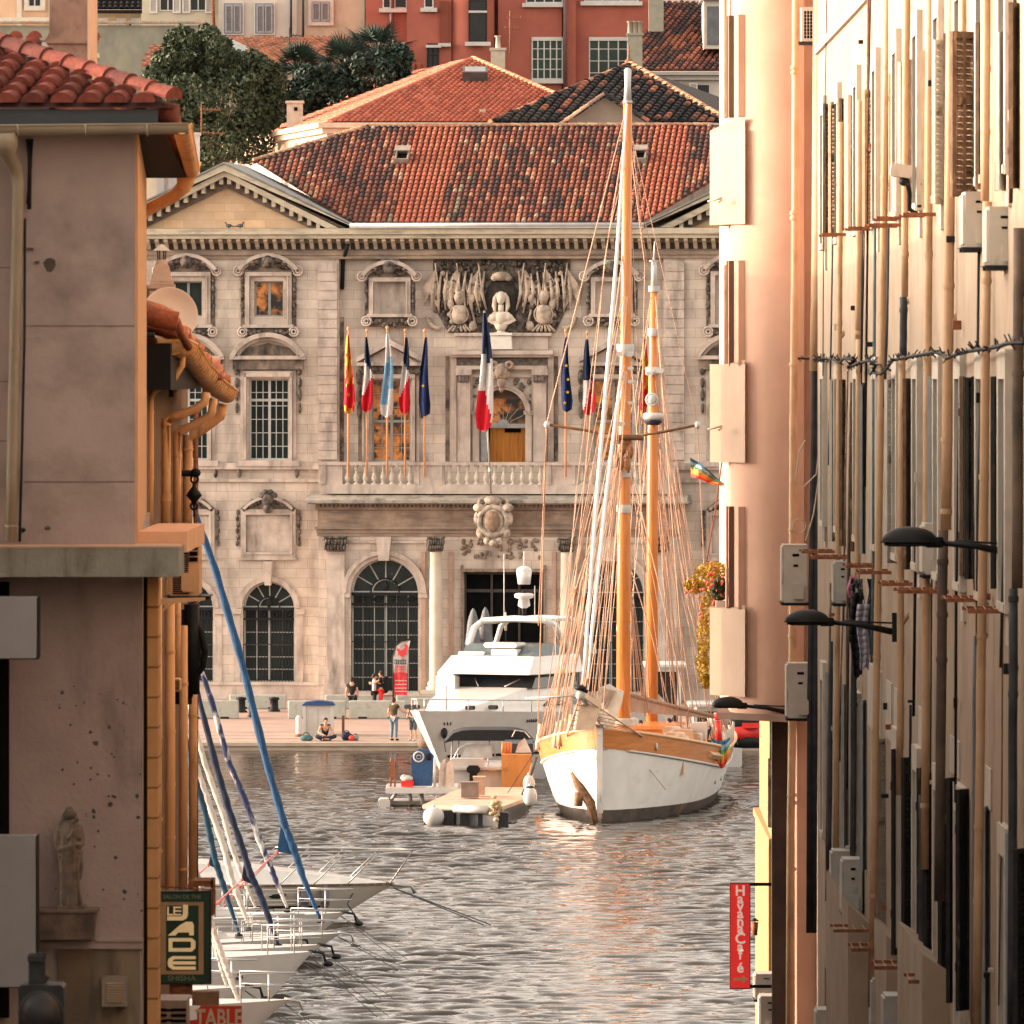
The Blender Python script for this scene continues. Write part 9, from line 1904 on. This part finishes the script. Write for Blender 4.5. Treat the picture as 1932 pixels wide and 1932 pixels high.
 for n in 'lr': a = J['an'+n][0]; b = J['to'+n][0]; m_ = a.lerp(b,.55); h.ball((m_.x,m_.y,m_.z-.01), .05, .13, .045, 10, 6)
 h.build("shoes", shoes or M_IRON, r, local=True)
 hc = J['crown'][0]
 if not bald: h = MB(); h.ball((hc.x,hc.y+.022,hc.z-.015), .092, .098, .095, 14, 8); h.ball((hc.x,hc.y+.05,hc.z-.07), .08, .06, .09, 12, 7); h.build("hair", hair, r, local=True)
 h = MB(); hd = J['head'][0]
 for s in (-1, 1): h.ball((hd.x+s*.032,hd.y-.088,hd.z+.025), .011, .008, .008, 8, 5)
 h.ball((hd.x,hd.y-.088,hd.z-.045), .024, .006, .006, 8, 4); h.build("eyes_and_mouth", M_IRON, r, local=True); return r
J_OL = mat("olive brown shirt", (.045,.032,.018), (.08,.055,.03), .9, 6); J_BK = mat("black shirt", (.01,.01,.013), (.018,.018,.022), .9); J_JN = mat("pale blue jeans", (.10,.14,.18), (.16,.2,.24), .9, 6); J_GR = mat("grey shorts cloth", (.06,.075,.085), (.1,.12,.13), .9); J_WH = mat("white shirt cloth", (.50,.48,.46), (.6,.58,.55), .9)
person("person in olive brown shirt and pale jeans standing at the quay edge, gesturing right", (X(743,347.2),347.2,yz(347.2)), R(150), shirt=J_OL, legs=J_JN, arms={'l':((-.30,-.12,1.20),(-.46,-.30,1.12))}, sc=1.0)
person("person in black shirt and grey shorts drinking from a red can beside the yacht bow", (X(780,347.2),347.2,yz(347.2)), R(-35), shirt=J_BK, legs=J_GR, shorts=True, bald=True, arms={'r':((.30,-.16,1.25),(.16,-.24,1.46))}, shoes=M_WHITEP)
can = thing("red_can", "red drink can raised by the person in black", "can", P(795,1343,347)); h = MB(); h.lathe(P(795,1346,347), [(.001,-.07),(.035,-.07),(.037,0),(.03,.07),(.001,.07)], 10); h.build("body", M_RED, can); h = MB(); h.lathe(P(795,1346,347), [(.03,.07),(.031,.075),(.001,.076)], 10); h.build("lid", M_STEEL, can)
person("person in dark vest sitting cross-legged on the quay edge before the kiosk", (X(613,347.2),347.2,yz(347.2)), R(10), pose='floor', shirt=J_BK, legs=M_NAVY, sleeves=.08, arms={'l':((-.3,-.2,1.15),(-.08,-.42,1.05)),'r':((.3,-.2,1.15),(.08,-.42,1.05))}, sc=1.0)
person("person in black top sitting with back turned behind the front barrier", (X(664,364),364,yz(364)+.25), R(175), pose='sit', shirt=J_BK, legs=J_BK, sc=.98)
person("person with white shirt embraced near the arched window", (X(706,364.5),364.5,yz(364)), R(100), shirt=J_WH, legs=J_BK, arms={'l':((-.2,-.25,1.3),(-.1,-.45,1.35)),'r':((.2,-.25,1.3),(.1,-.45,1.35))}, sc=.93)
person("person in black with red beneath, embracing the one in white by the arched window", (X(719,364.5),364.5,yz(364)), R(-95), shirt=J_BK, legs=M_RED, arms={'l':((-.25,-.2,1.25),(-.15,-.45,1.2)),'r':((.25,-.2,1.25),(.15,-.45,1.25))}, sc=1.0)
bp = thing("backpack", "black backpack on the back of the embracing person in black", "bag", P(729,1292,364.6)); h = MB(); h.cbox(X(724,364.5),X(732,364.5),364.4,364.7,Z(1308,364.5),Z(1276,364.5),.06); h.build("body", M_IRON, bp); h = MB(); h.tube([P(725,1280,364.3),P(720,1290,364.3),P(725,1302,364.3)], .02, 5); h.build("strap", M_IRON, bp)
def onship(u, v, Y): return Vector(P(u, v, Y))
person("person in white and orange sitting amidships on the two-masted ship", (X(1208,300),299.4,1.75), R(20), pose='sit', shirt=J_WH, legs=J_GR, sc=1.0)
person("person with dark hair and pale top leaning on the ship's rail gear", (X(1262,301),301,1.75), R(-40), pose='sit', shirt=mat("peach top", (.5,.3,.2), (.58,.36,.25), .9), legs=J_JN)
person("person in dark clothes near the stern of the two-masted ship", (X(1330,303),302.4,1.7), R(30), pose='sit', shirt=M_NAVY, legs=J_BK)
# ------------------------------------------------------------------ signs in the street
G_ = mat("sign green", (.003,.032,.017), (.005,.042,.022), .4, 2, spec=.5); C_ = mat("sign cream letters", (.62,.46,.24), (.70,.54,.30), .6, 3, emit=(.7,.5,.25), es=.09); BRZ = mat("sign tan frame", (.36,.25,.14), (.44,.31,.18), .6, 3)
def cu(x): return x*.5176/2.0274
def cv_(y): return (2917+y*.5176)/2.0274
YJ = 93.0
def jp(x, y): return (X(cu(x),YJ), Z(cv_(y),YJ))
js = thing("tea_room_sign", "dark green hanging sign with cream letters on the piped wall", "sign", P(cu(1365),cv_(1640),YJ))
h = MB(); a, b = jp(1172,950), jp(1560,1640); h.box(a[0],b[0],YJ,YJ+.16,b[1],a[1]); h.build("case", mat("sign dark case", (.006,.012,.01), (.01,.018,.015), .5), js)
h = MB(); a, b = jp(1186,966), jp(1546,1628); h.box(a[0],b[0],YJ-.006,YJ-.001,b[1],a[1]); h.build("face", G_, js)
h = MB()
for q in ((1190,1030,1228,1565),(1468,1030,1505,1565),(1228,1030,1468,1056),(1228,1538,1468,1565)): a, b = jp(q[0],q[1]), jp(q[2],q[3]); h.box(a[0],b[0],YJ-.014,YJ-.007,b[1],a[1])
h.build("inner_frame", BRZ, js)
h = MB()
def jpoly(pl): h.prism([jp(x,y) for x, y in pl], YJ-.016, YJ-.007)
for pl in ([(1352,1050),(1390,1050),(1390,1122),(1380,1150),(1352,1166),(1236,1166),(1236,1136),(1338,1136),(1352,1122)],
 [(1240,1278),(1330,1200),(1375,1176),(1420,1176),(1433,1200),(1433,1276),(1398,1276),(1398,1255),(1318,1255),(1296,1278)],
 [(1246,1296),(1418,1296),(1445,1320),(1445,1370),(1418,1397),(1246,1397),(1246,1370),(1405,1370),(1412,1362),(1412,1328),(1405,1322),(1275,1322),(1275,1370),(1246,1370)],
 [(1275,1430),(1447,1430),(1447,1452),(1290,1452),(1272,1468),(1447,1468),(1447,1492),(1272,1492),(1290,1506),(1447,1506),(1447,1530),(1275,1530),(1245,1508),(1238,1480),(1245,1450)],
 [(1236,1064),(1248,1064),(1248,1118),(1278,1118),(1278,1130),(1236,1130)]): jpoly(pl)
for y in (1064,1091,1118): jpoly([(1288,y),(1340,y),(1340,y+11),(1288,y+11)])
jpoly([(1282,1064),(1293,1064),(1293,1129),(1282,1129)])
h.build("large_letters", C_, js)
def ft(s, x, y, size, m, par, Y, **k): return text(s, (X(cu(x),Y),Y-.009,Z(cv_(y),Y)), size, m, par, **k)
GT = mat("sign grey green text", (.16,.22,.14), (.2,.26,.17), .6)
ft("SALON DE THE", 1346, 993, .060, GT, js, YJ, sx=1.0, off=.0006); ft("SHISHA", 1343, 1595, .082, GT, js, YJ, sx=1.15, off=.0006)
h = MB(); a, b = jp(1420,880), jp(1600,1140); h.box(a[0],b[0]-.05,YJ+.2,YJ+.8,a[1]-.06,a[1]); h.box(b[0]-.07,b[0]-.04,YJ+.2,YJ+.8,b[1],a[1]); h.tube([(jp(1172,915)[0],YJ,jp(1172,915)[1]),(jp(1590,940)[0],YJ,jp(1590,940)[1])], .008, 5); h.tube([(jp(1590,940)[0],YJ,jp(1590,940)[1]),(jp(1590,1140)[0],YJ,jp(1590,1140)[1])], .006, 5); h.box(jp(1250,1)[0],jp(1420,1)[0],YJ+.05,YJ+.12,jp(1,1720)[1],jp(1,1640)[1]); h.build("mounting_frame", M_RUST, js)
ts = thing("red_sign", "red sign with white capital letters cut off by the bottom edge of the picture", "sign", P(415,1932,96)); YT2 = 96.0; h = MB()
h.prism([(X(372,YT2),Z(1905,YT2)),(X(379,YT2),Z(1898,YT2)),(X(456,YT2),Z(1898,YT2)),(X(456,YT2),Z(1960,YT2)),(X(350,YT2),Z(1960,YT2)),(X(350,YT2),Z(1927,YT2)),(X(372,YT2),Z(1924,YT2))], YT2, YT2+.06); h.build("panel", mat("orange red sign paint", (.55,.045,.015), (.62,.06,.02), .5, 3), ts)
text("TABLE", (X(413,YT2),YT2-.006,Z(1922,YT2)), .27, mat("sign white letters", (.60,.47,.35), (.66,.53,.41), .6), ts, sx=.70, off=.006)
h = MB(); h.box(X(362,YT2),X(412,YT2),YT2+.07,YT2+.3,Z(1898,YT2),Z(1872,YT2)); h.build("bracket_box", mat("ochre brown timber", (.2,.13,.08), (.28,.18,.11), .8, 5), ts)
def hu(x): return (2700+x*.63)/2.0274
def hv(y): return (2700+y*.63)/2.0274
YH2 = 156.0; hs_ = thing("cafe_sign", "narrow bright red vertical cafe sign with white letters and an arrow over the water", "sign", P(hu(207),hv(1720),YH2)); h = MB(); h.box(X(hu(145),YH2),X(hu(271),YH2),YH2,YH2+.16,Z(hv(1720),YH2),Z(hv(1075),YH2)); h.build("case", mat("sign brown edge", (.08,.02,.015), (.1,.03,.02), .5), hs_)
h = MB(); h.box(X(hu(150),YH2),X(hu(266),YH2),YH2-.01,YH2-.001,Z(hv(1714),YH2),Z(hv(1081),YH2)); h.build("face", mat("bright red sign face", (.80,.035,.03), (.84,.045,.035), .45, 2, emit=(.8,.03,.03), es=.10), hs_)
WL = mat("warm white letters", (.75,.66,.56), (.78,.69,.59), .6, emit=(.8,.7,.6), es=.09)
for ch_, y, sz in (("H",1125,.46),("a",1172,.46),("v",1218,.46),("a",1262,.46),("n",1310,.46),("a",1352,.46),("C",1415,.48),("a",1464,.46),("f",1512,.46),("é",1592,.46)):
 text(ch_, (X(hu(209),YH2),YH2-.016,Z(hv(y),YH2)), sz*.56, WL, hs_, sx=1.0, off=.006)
h = MB(); ax, ay = X(hu(170),YH2), Z(hv(1660),YH2); k_ = S(.63/2.0274,YH2); h.prism([(ax,ay-8*k_),(ax+52*k_,ay-8*k_),(ax+52*k_,ay-24*k_),(ax+86*k_,ay),(ax+52*k_,ay+24*k_),(ax+52*k_,ay+8*k_),(ax,ay+8*k_)], YH2-.018, YH2-.011); h.build("arrow", mat("yellow arrow", (.72,.42,.2), (.76,.46,.23), .6), hs_)
h = MB()
for y in (1085,1705): h.box(X(hu(270),YH2),5.1,YH2+.06,YH2+.1,Z(hv(y),YH2)-.03,Z(hv(y),YH2)+.03)
h.build("bracket", M_IRON, hs_)
lo = thing("wall_lantern", "small ochre lantern on the sunlit post right of the red sign", "lamp", P(1426,1752,164)); h = MB(); h.tube([P(1424,1765,164),P(1424,1740,164)], [.05,.07], 8); h.build("body", M_RUST, lo); h = MB(); h.lathe(P(1424,1738,164), [(.09,0),(.02,.06)], 8); h.build("cap", M_IRON, lo)
# ------------------------------------------------------------------ statue on its bracket
st_ = thing("statue", "grey stone statue of a robed woman holding a child on the mauve wall", "statue", P(131,1708,78.75)); stm = mat("worn grey statue stone", (.10,.085,.07), (.19,.155,.125), .85, 7, .5, 30, c3=(.055,.05,.05), s3=6, t3=(.5,.7))
Ys = 78.78; sc_ = S(1,Ys)
def sp(x, y, dy=0): return (X(cu(x),Ys), Ys+dy, Z(cv_(y),Ys))
h = MB()
def limb(pts, r): h.tube([sp(*q) for q in pts], [q*sc_*.2553 for q in r], 12)
limb([(525,1060,0),(522,960,0),(520,860,0),(515,760,0),(512,680,0),(515,600,0),(512,520,0),(512,460,0),(513,430,0)], [82,78,72,76,86,92,84,60,30])
h.ball(sp(515,380,-.03), .034, .034, .048, 14, 10); h.ball(sp(514,372,.0), .048, .045, .06, 14, 10); h.lathe(sp(515,326,-.01), [(.028,-.01),(.034,.02),(.03,.025)], 12)
limb([(478,370,.0),(468,430,.0),(450,500,.0),(435,600,.0),(430,640,0)], [14,24,30,34,26]); limb([(556,370,0),(548,420,0)], [14,20])
limb([(440,500,-.02),(430,590,-.03),(450,640,-.05),(520,620,-.1),(560,590,-.1)], [36,34,30,26,20]); limb([(580,470,-.02),(600,540,-.03),(600,600,-.05),(570,610,-.09)], [28,30,28,22])
h.ball(sp(568,425,-.06), .026, .026, .031, 12, 8); limb([(572,450,-.06),(575,500,-.07),(570,560,-.08)], [24,36,32]); limb([(560,470,-.08),(530,530,-.11),(505,560,-.12)], [12,10,9]); limb([(560,560,-.09),(545,610,-.12),(550,660,-.11)], [18,16,10])
for x0, x1 in ((455,470),(490,480),(520,510),(548,560),(575,600)): limb([(x0+10,690,-.075),(x0,800,-.075),(x0+(x1-x0)*.6,930,-.07),(x1,1050,-.07)], [8,13,14,17])
limb([(590,650,-.04),(600,760,-.03),(596,860,-.02)], [24,20,10]); limb([(440,680,-.06),(520,720,-.09),(590,690,-.06)], [14,14,12])
o = h.build("figure", stm, st_); rm = o.modifiers.new("fuse", 'REMESH'); rm.mode = 'VOXEL'; rm.voxel_size = .0075; rm.use_smooth_shade = True; sm_ = o.modifiers.new("smooth", 'SMOOTH'); sm_.factor = .5; sm_.iterations = 2
h = MB(); a, b = sp(425,1055), sp(635,1098); h.box(a[0],b[0],Ys-.11,Ys+.2,b[2],a[2]); h.build("plinth", stm, st_, bevel=.008)
sb = thing("statue_bracket", "weathered stone bracket block carrying the statue", "bracket", P(126,1770,78.7)); h = MB(); a, b = sp(278,1100), sp(712,1310); h.add([(a[0],78.62,a[2]),(b[0],78.62,a[2]),(b[0]-.03,78.68,b[2]),(a[0]+.0,78.68,b[2]),(a[0],79.06,a[2]),(b[0],79.06,a[2]),(b[0]-.03,79.06,b[2]),(a[0],79.06,b[2])], [(0,1,2,3),(4,5,1,0),(1,5,6,2),(0,3,7,4),(3,2,6,7),(4,7,6,5)]); h.build("block", mat("weathered bracket stone", (.12,.095,.08), (.21,.165,.135), .9, 5, .4, 20, c3=(.065,.06,.055), s3=3, t3=(.45,.7)), sb, bevel=.012)
h = MB(); h.box(a[0]-.02,b[0]+.02,78.6,79.06,a[2],a[2]+.025); h.build("top_slab", MATS["weathered bracket stone"], sb)
YN = 58.0; ln = thing("signal_lantern", "black out of focus lantern on a post at the bottom left corner", "lamp", P(78,1990,YN)); h = MB()
def np_(x, y, dy=0): return (X(cu(x),YN), YN+dy, Z(cv_(y),YN))
a, b = np_(135,1645), np_(470,2150); h.cbox(a[0],b[0],YN,YN+.35,b[2],a[2],.02); h.build("housing", M_IRON, ln); h = MB(); a, b = np_(205,1430), np_(325,1645); h.box(a[0],b[0],YN+.1,YN+.24,b[2],a[2]); a, b = np_(200,1430), np_(325,1475); h.box(a[0],b[0],YN+.06,YN+.28,b[2],a[2]); h.tube([np_(230,1560,.17),np_(330,1640,.17)], .05, 8); h.build("neck", M_IRON, ln)
h = MB(); c = np_(300,1850,-.03); h.ball(c, .14, .10, .15, 18, 10); h.torus((c[0],c[1]+.02,c[2]), .145, .012, 20, 6); h.build("lens_hood", mat("glossy black hood", (.008,.009,.011), (.013,.015,.018), .45, spec=.25), ln)
h = MB(); h.tube([(c[0],YN+.2,c[2]-1),(c[0],YN+.2,5)], .05, 10); h.build("post", M_IRON, ln)
for lab, u, v, d in (("left pigeon sitting on the pediment cornice", 427, 436, -.75), ("right pigeon sitting on the pediment cornice", 449, 437, -.75)):
 b_ = hall_w(hx(u,d), d, hz(431)+.0); r = thing("pigeon", lab, "bird", b_); h = MB(); s = 1 if u == 427 else -1
 h.ball((0,0,.13), .14, .08, .085, 10, 7); h.tube([(s*-.08,0,.16),(s*-.12,0,.24)], [.05,.035], 8); h.ball((s*-.13,0,.26), .042, .036, .04, 8, 6); h.tube([(s*.1,0,.12),(s*.26,0,.08)], [.05,.02], 6); h.tube([(0.02,.02,.06),(0.02,.02,0)], .01, 4); h.tube([(-.02,-.02,.06),(-.02,-.02,0)], .01, 4); h.tube([(s*-.165,0,.255),(s*-.2,0,.245)], [.012,.003], 5)
 h.build("body", mat("slate pigeon feathers", (.07,.075,.085), (.13,.13,.14), .8, 14), r, local=True)
